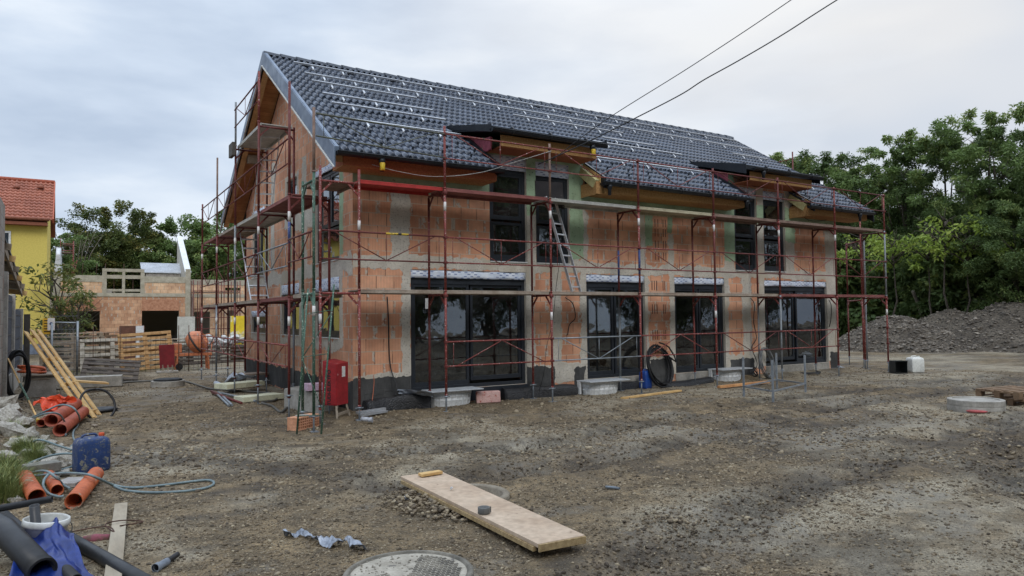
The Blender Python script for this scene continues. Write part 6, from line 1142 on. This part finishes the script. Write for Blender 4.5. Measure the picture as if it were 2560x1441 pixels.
MB().beam((bx(283), BY+.1, bz(730)), (bx(305), BY+.1, bz(748)), .05, .12, up=(0, 1, 0)).build('brace', WOODG, bh); MB().beam((bx(318), BY+.1, bz(745)), (bx(345), BY+.1, bz(762)), .05, .12, up=(0, 1, 0)).build('brace', WOODG, bh)
for u in (285, 333): MB().tube([(bx(u), BY+.4, z_slab1), (bx(u), BY+.4, bz(684))], .035, 6).build('prop', RUST, bh)
# party walls rising towards the missing ridge
ap = at(448, 595, y=BY+5.5); xr_ = X4_
PWM = wall_mat('whitewashed_block', S(190, 186, 178), S(170, 166, 158), .5, .25, .6, False, joint=S(150, 146, 138)); NW = M('white_fleece', S(206, 208, 210), S(184, 186, 188), 2, .8, .3)
sX = ap.x-.15; zb_ = z_ring1
MB().hexa([(xr_-.35, BY, zb_-.0), (xr_, BY, zb_), (sX+.35, BY+5.5, zb_), (sX, BY+5.5, zb_), (xr_-.35, BY, zb_+.25), (xr_, BY, zb_+.25), (sX+.35, BY+5.5, ap.z), (sX, BY+5.5, ap.z)]).build('party_wall', M('whitewashed_block_plain', S(190, 186, 178), S(164, 160, 150), 3), bh)
MB().beam((xr_-.17, BY, zb_+.33), (sX+.17, BY+5.5, ap.z+.07), .42, .12, up=(0, -.5, 1)).build('gable_coping', WHITEP, bh)
apL = at(143, 583, y=BY+5.5); MB().hexa([(Xl, BY-.2, bz(685)), (bx(151), BY-.2, bz(685)), (apL.x+.5, BY+5.5, bz(685)), (apL.x-.2, BY+5.5, bz(685)), (Xl+.15, BY-.2, bz(640)), (bx(149), BY-.2, bz(640)), (apL.x+.42, BY+5.5, apL.z), (apL.x-.1, BY+5.5, apL.z)]).build('party_wall', NW, bh, .08)
for u, y in ((262, BY), (308, BY), (205, BY), (240, BY), (490, BY+1.2), (520, BY+1.2)): MB().tube([(bx(u, y), y+.1, bz(690, y=y)), (bx(u, y)+.03, y+.1, bz(672 if u < 400 else 690, y=y)+.35)], .02, 5).build('rebar', RUST, bh)
shd = thing('sheet_metal_hut', 'small hut with a white corrugated metal roof on top of the unfinished house', 'hut', (bx(400), BY+4, z_slab1)); a, b_ = at(350, 657, y=BY+4), at(449, 657, y=BY+4); zlo = at(400, 682, y=BY+2.6).z
CORR = M('white_corrugated_sheet', S(196, 202, 210), S(176, 182, 190), 2, .4); m_ = MB(); nseg = 8
for i in range(nseg): f0, f1 = i/nseg, (i+1)/nseg; m_.hexa([(a.x+.0, BY+2.6+1.4*f0, zlo+(a.z-zlo)*f0-.03), (b_.x, BY+2.6+1.4*f0, zlo+(a.z-zlo)*f0-.03), (b_.x, BY+2.6+1.4*f1, zlo+(a.z-zlo)*f1-.03), (a.x, BY+2.6+1.4*f1, zlo+(a.z-zlo)*f1-.03), (a.x, BY+2.6+1.4*f0, zlo+(a.z-zlo)*f0+.06), (b_.x, BY+2.6+1.4*f0, zlo+(a.z-zlo)*f0+.06), (b_.x, BY+2.6+1.4*f1, zlo+(a.z-zlo)*f1+.0), (a.x, BY+2.6+1.4*f1, zlo+(a.z-zlo)*f1+.0)])
m_.build('roof_sheet', CORR, shd)
for i in range(5): x = a.x+.3+i*(b_.x-a.x-.9)/4; MB().box(x, x+.42*(b_.x-a.x)/4*1.6, BY+2.7, BY+2.75, z_slab1, zlo-.05).build('wall_board', M('grey_boards', S(160, 154, 146)), shd)
# scaffolding tower on it
stw = thing('scaffolding', 'small red scaffold tower standing on the unfinished house', 'scaffold', (bx(168), BY+2, z_slab1)); xa, xb = at(151, 650, y=BY+1.5).x, at(187, 650, y=BY+1.5).x
for x in (xa, xb-.1):
    for y in (BY+1.5, BY+2.6): MB().tube([(x, y, z_slab1), (x, y, at(151, 603, y=BY+1.5).z+(.3 if y > BY+2 else 0))], .035, 6).build('post', REDP, stw)
for v in (610, 627, 662, 690): z = at(160, v, y=BY+1.5).z; MB().tube([(xa, BY+1.5, z), (xb-.1, BY+1.5, z)], .03, 6).build('rail', REDP, stw)
for v in (610, 629): z = at(160, v, y=BY+1.5).z; MB().box(xa, xb, BY+1.55, BY+2.6, z-.1, z-.04).build('deck', DK_BR, stw)
for i in range(5): MB().tube([(xa+.15*i, BY+1.7, z_slab1+.4), (xa+.5+.13*i, BY+1.9, z_slab1+2.0+.1*i)], .03, 5).build('stored_tube', REDP, stw)
st2 = thing('scaffolding', 'rusty scaffolding in front of the right part of the unfinished house', 'scaffold', (bx(520), BY-1, 0))
for u in (483, 500, 546, 560, 585, 600):
    x = bx(u, BY-1); MB().tube([(x, BY-1, 0), (x, BY-1, bz(700))], .035, 6).build('post', REDD, st2); MB().tube([(x, BY+.1, 0), (x, BY+.1, bz(700))], .035, 6).build('post', REDD, st2)
for v in (728, 773, 795, 823): z = bz(v, 500, BY-1); MB().tube([(bx(483, BY-1), BY-1, z), (bx(600, BY-1), BY-1, z)], .03, 6).build('rail', REDD, st2)
MB().box(bx(483, BY-1), bx(600, BY-1), BY-.95, BY+.05, bz(728)-.12, bz(728)-.05).build('deck', DK_BR, st2)
# ------------------------------------------------------------------ yellow house
YM = M('yellow_render', S(212, 193, 102), S(200, 181, 93), 14, .9, .3, 120); YT = tile_mat('terracotta_tile', S(158, 96, 74), S(138, 80, 61), .7)
yh = thing('yellow_house', 'yellow rendered house with an orange tiled roof at the left edge', 'house', (-9, 38, 0)); YY = 34.0; xc = at(118, 600, y=YY).x; ez = at(60, 545, y=YY).z; rzY = at(60, 452, y=YY+3.4).z; xf = at(126.5, 600, y=YY+6.8).x
MB().hexa([(-24, YY, 0), (xc, YY, 0), (xf, YY+6.8, 0), (-24, YY+6.8, 0), (-24, YY, ez-.25), (xc, YY, ez-.25), (xf, YY+6.8, ez-.25), (-24, YY+6.8, ez-.25)]).build('wall', YM, yh)
MB().poly([(xc, YY, ez-.25), (xf, YY+6.8, ez-.25), ((xc+xf)/2, YY+3.4, rzY-.25)]).build('gable_wall', YM, yh)
MB().box(-24, xc+.03, YY-.03, YY+.0, 0, .55).build('plinth', M('blue_grey_plinth', S(120, 130, 146)), yh); MB().box(-24, xc+.02, YY-.5, YY-.02, ez-.42, ez-.25).build('eave_soffit', M('red_brown_eave', S(140, 84, 62)), yh)
MB().tube([(-24, YY-.55, ez-.1), (xc+.1, YY-.55, ez-.1)], .09, 8).build('gutter', M('red_brown_eave', S(140, 84, 62)), yh)
tiles('roof_tiles', (-24, YY-.55, ez-.12), (1, 0, 0), Vector((0, 3.95, rzY-ez+.12)).normalized(), Vector((0, -(rzY-ez+.12), 3.95)).normalized(), xc+.25+24, math.hypot(3.95, rzY-ez+.12), YT, yh, wave=.23, course=.36, amp=.05, lift=.05, ns=6)
MB().hexa([(-24, YY+3.4, rzY-.02), (xc+.28, YY+3.4, rzY-.02), (xf+.25, YY+7.4, ez-.3), (-24, YY+7.4, ez-.3), (-24, YY+3.4, rzY+.05), (xc+.28, YY+3.4, rzY+.05), (xf+.25, YY+7.4, ez-.2), (-24, YY+7.4, ez-.2)]).build('roof', YT, yh)
rc2 = MB().tube([(-24, YY+3.4, rzY+.02), (xc+.27, YY+3.4, rzY+.02)], .13, 8).build('ridge_cap', M('terracotta_ridge', S(170, 90, 66), S(150, 78, 56)), yh)
MB().beam((xc+.27, YY-.6, ez-.16), (xc+.27, YY+3.4, rzY-.04), .06, .26, up=(0, -1, 1)).build('bargeboard', M('terracotta_ridge', S(170, 90, 66)), yh)
wa, wb_ = at(8, 600, y=YY-.05), at(27, 600, y=YY-.05); MB().box(wa.x-.4, wb_.x, YY-.06, YY-.02, at(20, 640, y=YY).z, at(20, 578, y=YY).z).build('window_frame', WHITEP, yh); MB().box(wa.x-.3, wb_.x-.1, YY-.07, YY-.062, at(20, 637, y=YY).z, at(20, 583, y=YY).z).build('window_pane', M('dark_pane', S(60, 66, 74), S(50, 56, 64), 3, .1), yh)
for u in (42, 102): q = at(u, 468, y=YY+2.6); MB().lathe((q.x, YY+2.45, at(u, 468, y=YY+2.5).z), [(.16, -.1), (.16, .05), (0, .14)], 10).build('vent_tile', YT, yh)
# ------------------------------------------------------------------ gravel heaps on the right
def heap(label, cx, cy, R_, H_, seed, ex=1.0, rot=0, peaks=()):
    n = 120; a = np.linspace(-1.25, 1.25, n); U, V_ = np.meshgrid(a, a); r = np.hypot(U, V_); h = np.clip(1-r, 0, 1)**1.0; h = H_*(h*1.18)*(1-.12*np.clip(h*1.3-1, 0, 1))
    for (pu, pv, pr_, ph_) in peaks: h = np.maximum(h, ph_*np.clip(1-np.hypot(U-pu, V_-pv)/pr_, 0, 1))
    h = np.where(h > 0, np.minimum(h, H_*.93+.07*h), h)
    h = h+(h > .02)*(.30*(fbm(U*5+seed, V_*5, 4, seed)-.5)*H_*.5+.10*(fbm(U*22, V_*22+seed, 3, seed+2)-.5)); h = np.where(r > 1.2, -.15, h-.06)
    c_, s_ = math.cos(rot), math.sin(rot); X_ = U*R_*ex; Y_ = V_*R_; Xw = cx+X_*c_-Y_*s_; Yw = cy+X_*s_+Y_*c_; I = np.arange(n*n).reshape(n, n); F_ = np.stack([I[:-1, :-1], I[:-1, 1:], I[1:, 1:], I[1:, :-1]], -1).reshape(-1, 4)
    t = thing('gravel_heap', label, 'gravel heap', (cx, cy, 0)); npmesh('heap_body', np.stack([Xw, Yw, h+gz(Xw, Yw)], -1).reshape(-1, 3), F_, HEAPM, t, True)
    q = np.random.default_rng(seed); k = 8000; iu = q.integers(0, n, k); iv = q.integers(0, n, k); ok = h[iv, iu] > -.02; iu, iv = iu[ok], iv[ok]; Pz = np.stack([Xw[iv, iu]+q.normal(0, .04, len(iu)), Yw[iv, iu]+q.normal(0, .04, len(iu)), (h+gz(Xw, Yw))[iv, iu]+.01], -1)
    s_ = stones('stones', Pz, .026*(4.5**(q.uniform(0, 1, len(iu))**2.5)), SMG, q, t, smooth=False, rough=.3); s_['kind'] = 'stuff'; return t
mm = Mt('grey_gravel_heap'); col = mm.mix(mm.ramp(mm.noise(1.2, 6), .35, .65), S(108, 100, 89), S(80, 73, 65)); col = mm.mix(mm.ramp(mm.noise(9, 5, .7), .5, .6), col, S(60, 56, 52)); mm.bump(mm.noise(7, 6, .75), 1, .12); HEAPM = mm.set(col, .95, 0, .2); SMG = stone_mat('crushed_grey_stone', S(74, 69, 62), S(108, 100, 90), S(140, 131, 119))
h1 = at(2245, 874, z=0); heap('lower pointed heap of grey gravel just right of the scaffolding', h1.x, h1.y, 3.0, 1.62, 3, 1.25, -1.1)
h2 = at(2540, 872, z=0); heap('larger broad heap of coarse gravel at the right edge', h2.x, h2.y, 3.9, 2.2, 8, 1.35, -1.15, peaks=((-.5, .1, .9, 1.95), (.3, 0, 1.1, 2.3)))
h3 = at(2740, 872, z=0); heap('continuation heap of coarse gravel reaching out of the frame', h3.x, h3.y, 4.2, 2.4, 13, 1.4, -1.2)
# ------------------------------------------------------------------ trees
def leafmat(name, a, b, c_, tr=.35):
    m = Mt(name); t = m.attr('tone'); col = m.mix(m.ramp(t, 0, .6), a, b); col = m.mix(m.ramp(t, .75, 1), col, c_); m.set(col, .55, 0, .3)
    tl = m.N('BsdfTranslucent', Color=col); x = m.N('MixShader'); x.inputs[0].default_value = tr; m.l.new(m.p.outputs[0], x.inputs[1]); m.l.new(tl.outputs[0], x.inputs[2]); m.l.new(x.outputs[0], m.o.inputs[0]); return m.m
LF = [leafmat('dark_locust_leaves', S(64, 82, 48), S(94, 114, 66), S(136, 148, 84)), leafmat('mid_green_leaves', S(84, 104, 60), S(114, 136, 78), S(152, 160, 96)), leafmat('fresh_yellow_green_leaves', S(104, 126, 52), S(134, 154, 66), S(160, 174, 84), .4), leafmat('autumn_tinged_leaves', S(66, 82, 46), S(96, 106, 56), S(142, 132, 72))]
BARK = M('tree_bark', S(84, 76, 66), S(60, 54, 48), 8, .9, .6); BARKL = M('pale_bark', S(120, 112, 100), S(92, 86, 76), 8, .9, .5)
def leaves(name, centers, radii, per, ll, lw, mat, parent, seed, droop=.4, sprays=True, flat=.7):
    q = np.random.default_rng(seed); C_ = np.asarray(centers, float); n = len(C_)*per; ci = np.repeat(np.arange(len(C_)), per); d = q.normal(0, 1, (n, 3)); d /= np.linalg.norm(d, axis=1)[:, None]; rad = np.asarray(radii)[ci]*(q.uniform(0, 1, n)**.45); dr = C_-C_.mean(0); dr[:, 2] = np.abs(dr[:, 2])*.3+q.normal(0, .4, len(C_)); dr += q.normal(0, .8, dr.shape); dr /= np.linalg.norm(dr, axis=1)[:, None]; tt = q.uniform(-1.0, 1.5, n)[:, None]; P = C_[ci]+dr[ci]*tt*np.asarray(radii)[ci][:, None]+d*rad[:, None]*np.array([.62, .62, flat*.85])*(1.25-.45*np.abs(tt)); P[:, 2] -= .05*tt[:, 0]**2
    ax = d*np.array([1, 1, .3])+q.normal(0, .5, (n, 3)); ax[:, 2] -= droop; ax /= np.linalg.norm(ax, axis=1)[:, None]; s = np.cross(ax, q.normal(0, 1, (n, 3))*.6+np.array([0, 0, 1.])); s /= np.linalg.norm(s, axis=1)[:, None]+1e-9; L = ll*q.uniform(.6, 1.3, n)[:, None]; Wd = lw*q.uniform(.7, 1.25, n)[:, None]
    V = np.stack([P, P+ax*L*.45+s*Wd, P+ax*L, P+ax*L*.5-s*Wd], 1).reshape(-1, 3); F_ = np.arange(n*4).reshape(-1, 4); tone = np.clip(q.uniform(0, 1, len(C_))[ci]*.6+q.uniform(0, .5, n), 0, 1)
    return npmesh(name, V, F_, mat, parent, False, {'tone': np.repeat(tone, 4)})
def make_tree(label, seed, H_, R_, mat, style='broad', name='tree', tk=1, per=120, ncl=95, ll=.34, lw=.075, base=.25, bark=BARK, cr=.95, droop=.4, flat=.7):
    r = random.Random(seed); t = thing(name, label, 'tree', (0, 0, 0)); tr = MB(); tops_ = []; stems = 1 if style == 'single' else r.choice((2, 3))
    for s_ in range(stems):
        a = r.uniform(0, 6.28); P = [Vector((.15*s_*math.cos(a), .15*s_*math.sin(a), -.2))]; lean = Vector((math.cos(a), math.sin(a), 0))*(R_*.28 if stems > 1 else .1); hh = H_*r.uniform(.80, .95)
        for i in range(1, 8): f = i/7; P.append(Vector((lean.x*f**1.3+r.uniform(-.12, .12), lean.y*f**1.3+r.uniform(-.12, .12), hh*f)))
        tr.tube(P, [tk*(.14+H_*.008)*(1-.85*i/7)/math.sqrt(stems) for i in range(8)], 8); tops_.append(P)
        for k in range(12 if stems == 1 else 7):
            f = r.uniform(base+.05, .97); j = min(int(f*7), 6); b_ = P[j].lerp(P[j+1], f*7-j); a2 = r.uniform(0, 6.28); ln = R_*r.uniform(.5, .95)*(1.0 if f < .75 else .55); e = b_+Vector((math.cos(a2)*ln, math.sin(a2)*ln, ln*r.uniform(.3, .9))); mid = b_.lerp(e, .5)+Vector((0, 0, .15)); tr.tube([b_, mid, e], [.06*(1.1-f)+.02, .03, .012], 5)
            for e2 in range(2): q_ = e+Vector((r.uniform(-.8, .8), r.uniform(-.8, .8), r.uniform(-.1, .9)))*.8; tr.tube([mid, q_], [.02, .008], 4)
    tr.build('trunk', bark, t)
    C_ = []; Rd = []; 
    for k in range(ncl):
        f = r.uniform(0, 1)**.8; z = H_*(base+(1-base)*f); prof = math.sin(math.pi*min(1, .12+.88*(1-f)**.75))**.6 if style != 'col' else .8; rr2 = R_*prof*math.sqrt(r.uniform(.15, 1)); a = r.uniform(0, 6.28); st_ = tops_[k % len(tops_)][min(7, int(f*7))]
        C_.append((st_.x*.8+rr2*math.cos(a), st_.y*.8+rr2*math.sin(a), z+r.uniform(-.3, .3))); Rd.append(cr*r.uniform(.45, 1.15)*(.75 if f > .8 else 1))
    leaves('crown', C_, Rd, per, ll, lw, mat, t, seed, droop, True, flat); return t
TP = {}
def plant(kind, label, u, dist, H_, rot, group, az=None):
    """put a tree of a kind on the ray of photo column u at a distance"""
    d = at(u, 785, z=10).copy() if False else (_f+_R*((u-1280)/FPX)); d.z = 0; d.normalize(); x, y = CP[0]+d.x*dist, CP[1]+d.y*dist
    base = TP[kind]; s_ = H_/base['H']
    if not base['used']: o = base['o']; o.location = (x, y, g(x, y) if dist < 60 else 0); o.rotation_euler = (0, 0, rot); o['label'] = label; o['group'] = group; base['used'] = True
    else: o = copy_thing(base['o'], (x, y, 0), rot, label, group)
    o.scale = (s_*1.0, s_*1.0, s_); return o
def kind(nm, **k): TP[nm] = {'o': make_tree('tree', **k), 'H': k['H_'], 'used': False}
kind('L1', seed=3, H_=11, R_=3.3, mat=LF[0], per=230, ncl=120, base=.22, cr=.62, ll=.21, lw=.038); kind('L2', seed=8, H_=11, R_=2.9, mat=LF[1], per=220, ncl=95, base=.25, cr=.58, ll=.21, lw=.038); kind('L3', seed=15, H_=11, R_=4.2, mat=LF[0], per=330, ncl=150, base=.08, cr=.85, ll=.22, lw=.045)
kind('M1', seed=21, H_=11, R_=3.6, mat=LF[3], per=300, ncl=150, base=.12, ll=.2, lw=.07, style='single', droop=.1, cr=.95); kind('M2', seed=26, H_=11, R_=3.0, mat=LF[1], per=260, ncl=110, base=.12, ll=.22, lw=.08, style='single', droop=.1, cr=.9)
kind('B1', seed=41, H_=4, R_=1.2, mat=LF[3], per=60, ncl=26, base=.1, ll=.22, lw=.05, cr=.5); kind('S1', seed=31, H_=4, R_=2.4, mat=LF[0], per=170, ncl=60, base=.05, ll=.3, lw=.08, cr=.8); kind('Y1', seed=36, H_=5.5, R_=1.9, mat=LF[2], per=60, ncl=9, base=.68, ll=.24, lw=.05, cr=.62, style='single', bark=BARK, tk=.35, flat=.35)
GR = 'trees of the dark wood on the right'
def top(u, v, dist):  # height that reaches photo row v
    d = (_f+_R*((u-1280)/FPX)-_U*((v-720.5)/FPX)); return CP[2]+d.z/math.hypot(d.x, d.y)*dist
rows = [(1935, 400, 56, 'L2'), (2040, 395, 53, 'L1'), (2130, 435, 51, 'L2'), (2210, 425, 51, 'L1'), (2290, 345, 49, 'L2'), (2370, 355, 50, 'L1'), (2475, 292, 47, 'L2'), (2570, 330, 46, 'L1'), (2680, 320, 47, 'L2')]
Ls = ['slender tree behind the right end of the roof', 'airy tree peeping over the short right eave', 'narrow tree right above the last eave corner', 'loose tree behind the end scaffold post', 'feathery tree with a light pointed top right of the scaffolding', 'broad dark tree between the two feathery ones', 'tallest feathery tree near the right edge', 'dense tree at the right edge', 'tree just beyond the right edge']
for i, ((u, v, dd, k_), l) in enumerate(zip(rows, Ls)): plant(k_, l, u, dd, top(u, v, dd), i*1.3, GR)
fill = [(2000, 525, 62, 'L3'), (2090, 535, 60, 'L3'), (2180, 535, 60, 'L3'), (2270, 545, 58, 'L3'), (2350, 535, 56, 'L3'), (2430, 505, 54, 'L3'), (2510, 485, 53, 'L3'), (2600, 475, 52, 'L3'), (2700, 485, 52, 'L3'), (1900, 535, 64, 'L3'), (2480, 495, 46, 'L3'), (2390, 535, 47, 'L3'), (2570, 505, 43, 'L3'), (2310, 575, 49, 'L3')]
Lf_ = ['behind the far right window', 'behind the last short roof', 'behind the end scaffold frames', 'over the pointed gravel heap', 'over the saddle between the heaps', 'behind the tall feathery tree', 'behind the broad gravel heap', 'at the back of the right edge', 'out past the right edge', 'hidden behind the roof end', 'at the front of the wood over the broad heap', 'at the front of the wood left of the broad heap', 'nearest the camera at the right edge', 'at the front of the wood over the pointed heap']
for i, ((u, v, dd, k_), l) in enumerate(zip(fill, Lf_)): plant(k_, 'dense dark green tree '+l, u, dd, top(u, v, dd), i*2.1, GR)
sh_ = [(2120, 660, 54), (2180, 650, 52), (2240, 640, 50), (2300, 650, 49), (2360, 640, 48), (2420, 630, 48), (2480, 630, 46), (2545, 620, 45), (2610, 620, 46), (2060, 640, 56), (2150, 600, 58), (2330, 590, 55), (2450, 590, 53), (2560, 590, 52)]
Lh_ = ['behind the end of the house wall', 'left of the last scaffold post', 'above the top of the pointed heap', 'right of the pointed heap', 'above the saddle of the heaps', 'where the broad heap starts rising', 'above the middle of the broad heap', 'above the right part of the broad heap', 'past the right edge', 'behind the far patio door corner', 'in the second row behind the scaffold frames', 'in the second row over the saddle', 'in the second row over the broad heap', 'in the second row at the right edge']
for i, ((u, v, dd), l) in enumerate(zip(sh_, Lh_)): plant('S1', 'dark undergrowth bush '+l, u, dd, top(u, v, dd), i*1.7, 'bushes under the wood').name = 'bush'
for i, (u, v, dd, l) in enumerate(((2165, 585, 44, 'yellow-green sapling seen through the end scaffold frames'), (2235, 590, 43.5, 'yellow-green sapling just right of the last scaffold post'), (2320, 590, 43, 'yellow-green sapling standing alone over the pointed heap'), (2370, 540, 42.5, 'brightest yellow-green sapling above the saddle of the heaps'), (2420, 580, 42.5, 'yellow-green sapling in front of the dense wood'))): plant('Y1', l, u, dd, top(u, v, dd), i*1.9, 'yellow-green saplings')
# bare dead stem in the wood
q = at(2290, 800, y=8.0); tag(MB().tube(catmull([at(2310, 810, y=9), at(2295, 760, y=9), at(2282, 728, y=9.0)], 4), [.09]*8+[.08], 8).build('dead_trunk', BARKL), 'short leaning dead trunk with a pale cut top in the dark wood', 'tree trunk')
GL = 'trees behind the unfinished house'
left = [('M1', 285, 527, 80, 'large autumn-tinged tree behind the unfinished house'), ('M1', 228, 590, 78, 'rounder tree left of the large autumn-tinged tree'), ('M2', 345, 590, 82, 'green tree filling the gap above the metal hut'), ('M2', 462, 560, 80, 'pointed green tree behind the sloping party wall'), ('M2', 415, 612, 78, 'shorter green tree left of the sloping party wall'), ('M1', 500, 625, 76, 'shadowy tree left of the gable scaffolding'), ('M2', 548, 545, 74, 'green tree rising behind the gable scaffold posts'), ('M2', 590, 600, 76, 'green tree mostly hidden by the gable scaffolding'), ('M2', 128, 590, 62, 'dark tree squeezed beside the yellow house'), ('M2', 185, 650, 84, 'low tree behind the small scaffold tower'), ('M1', 390, 640, 88, 'far tree low over the unfinished house'), ('M2', 635, 600, 84, 'tree hidden behind the gable corner')]
for i, (k_, u, v, dd, l) in enumerate(left): plant(k_, l, u, dd, top(u, v, dd), i*1.1, GL)
plant('B1', 'thin weedy bush growing in front of the unfinished house beside the yellow wall', 152, 44, 4.6, 0, 'bushes left').name = 'bush'; plant('B1', 'lower weedy bush spreading before the left opening of the unfinished house', 190, 43, 3.2, 2, 'bushes left').name = 'bush'
# bare branches
bt_ = MB(); bb = at(185, 690, y=50); r = random.Random(4)
for i in range(9):
    a = -1+2*i/8; e = bb+Vector((a*1.8, 0, 2.6+r.uniform(0, 1.3))); m2 = bb.lerp(e, .5)+Vector((a*.15, 0, .1)); bt_.tube([bb+Vector((0, 0, -2)), m2, e], [.06, .03, .008], 5)
    for j in range(3): bt_.tube([m2.lerp(e, .3*j), m2.lerp(e, .3*j)+Vector((r.uniform(-.8, .8), 0, r.uniform(.4, 1)))], [.018, .006], 4)
bt_.v = [tuple(p) for p in bt_.v]; tag(bt_.tube([(bb.x, 50, 0), (bb.x, 50, bb.z-1.5)], .09, 6).build('bare_tree', BARKL), 'leafless tree with thin branches behind the small scaffold tower', 'tree')

# tree belt added out of view behind the camera to darken the window reflections
for i in range(13):
    x, y = -14+i*6.5+1.5*math.sin(i*2.3), -34+4*math.sin(i*1.7); o = copy_thing(TP['L3']['o'], (x, y, 0), i*1.9, 'dense tree number %s of the unseen belt added behind the photographer for the pane reflections' % ['one', 'two', 'three', 'four', 'five', 'six', 'seven', 'eight', 'nine', 'ten', 'eleven', 'twelve', 'thirteen'][i], 'trees added behind the photographer for the pane reflections'); k = 1.0+.15*math.sin(i*3.1); o.scale = (k*1.5, k*1.5, k*1.7)
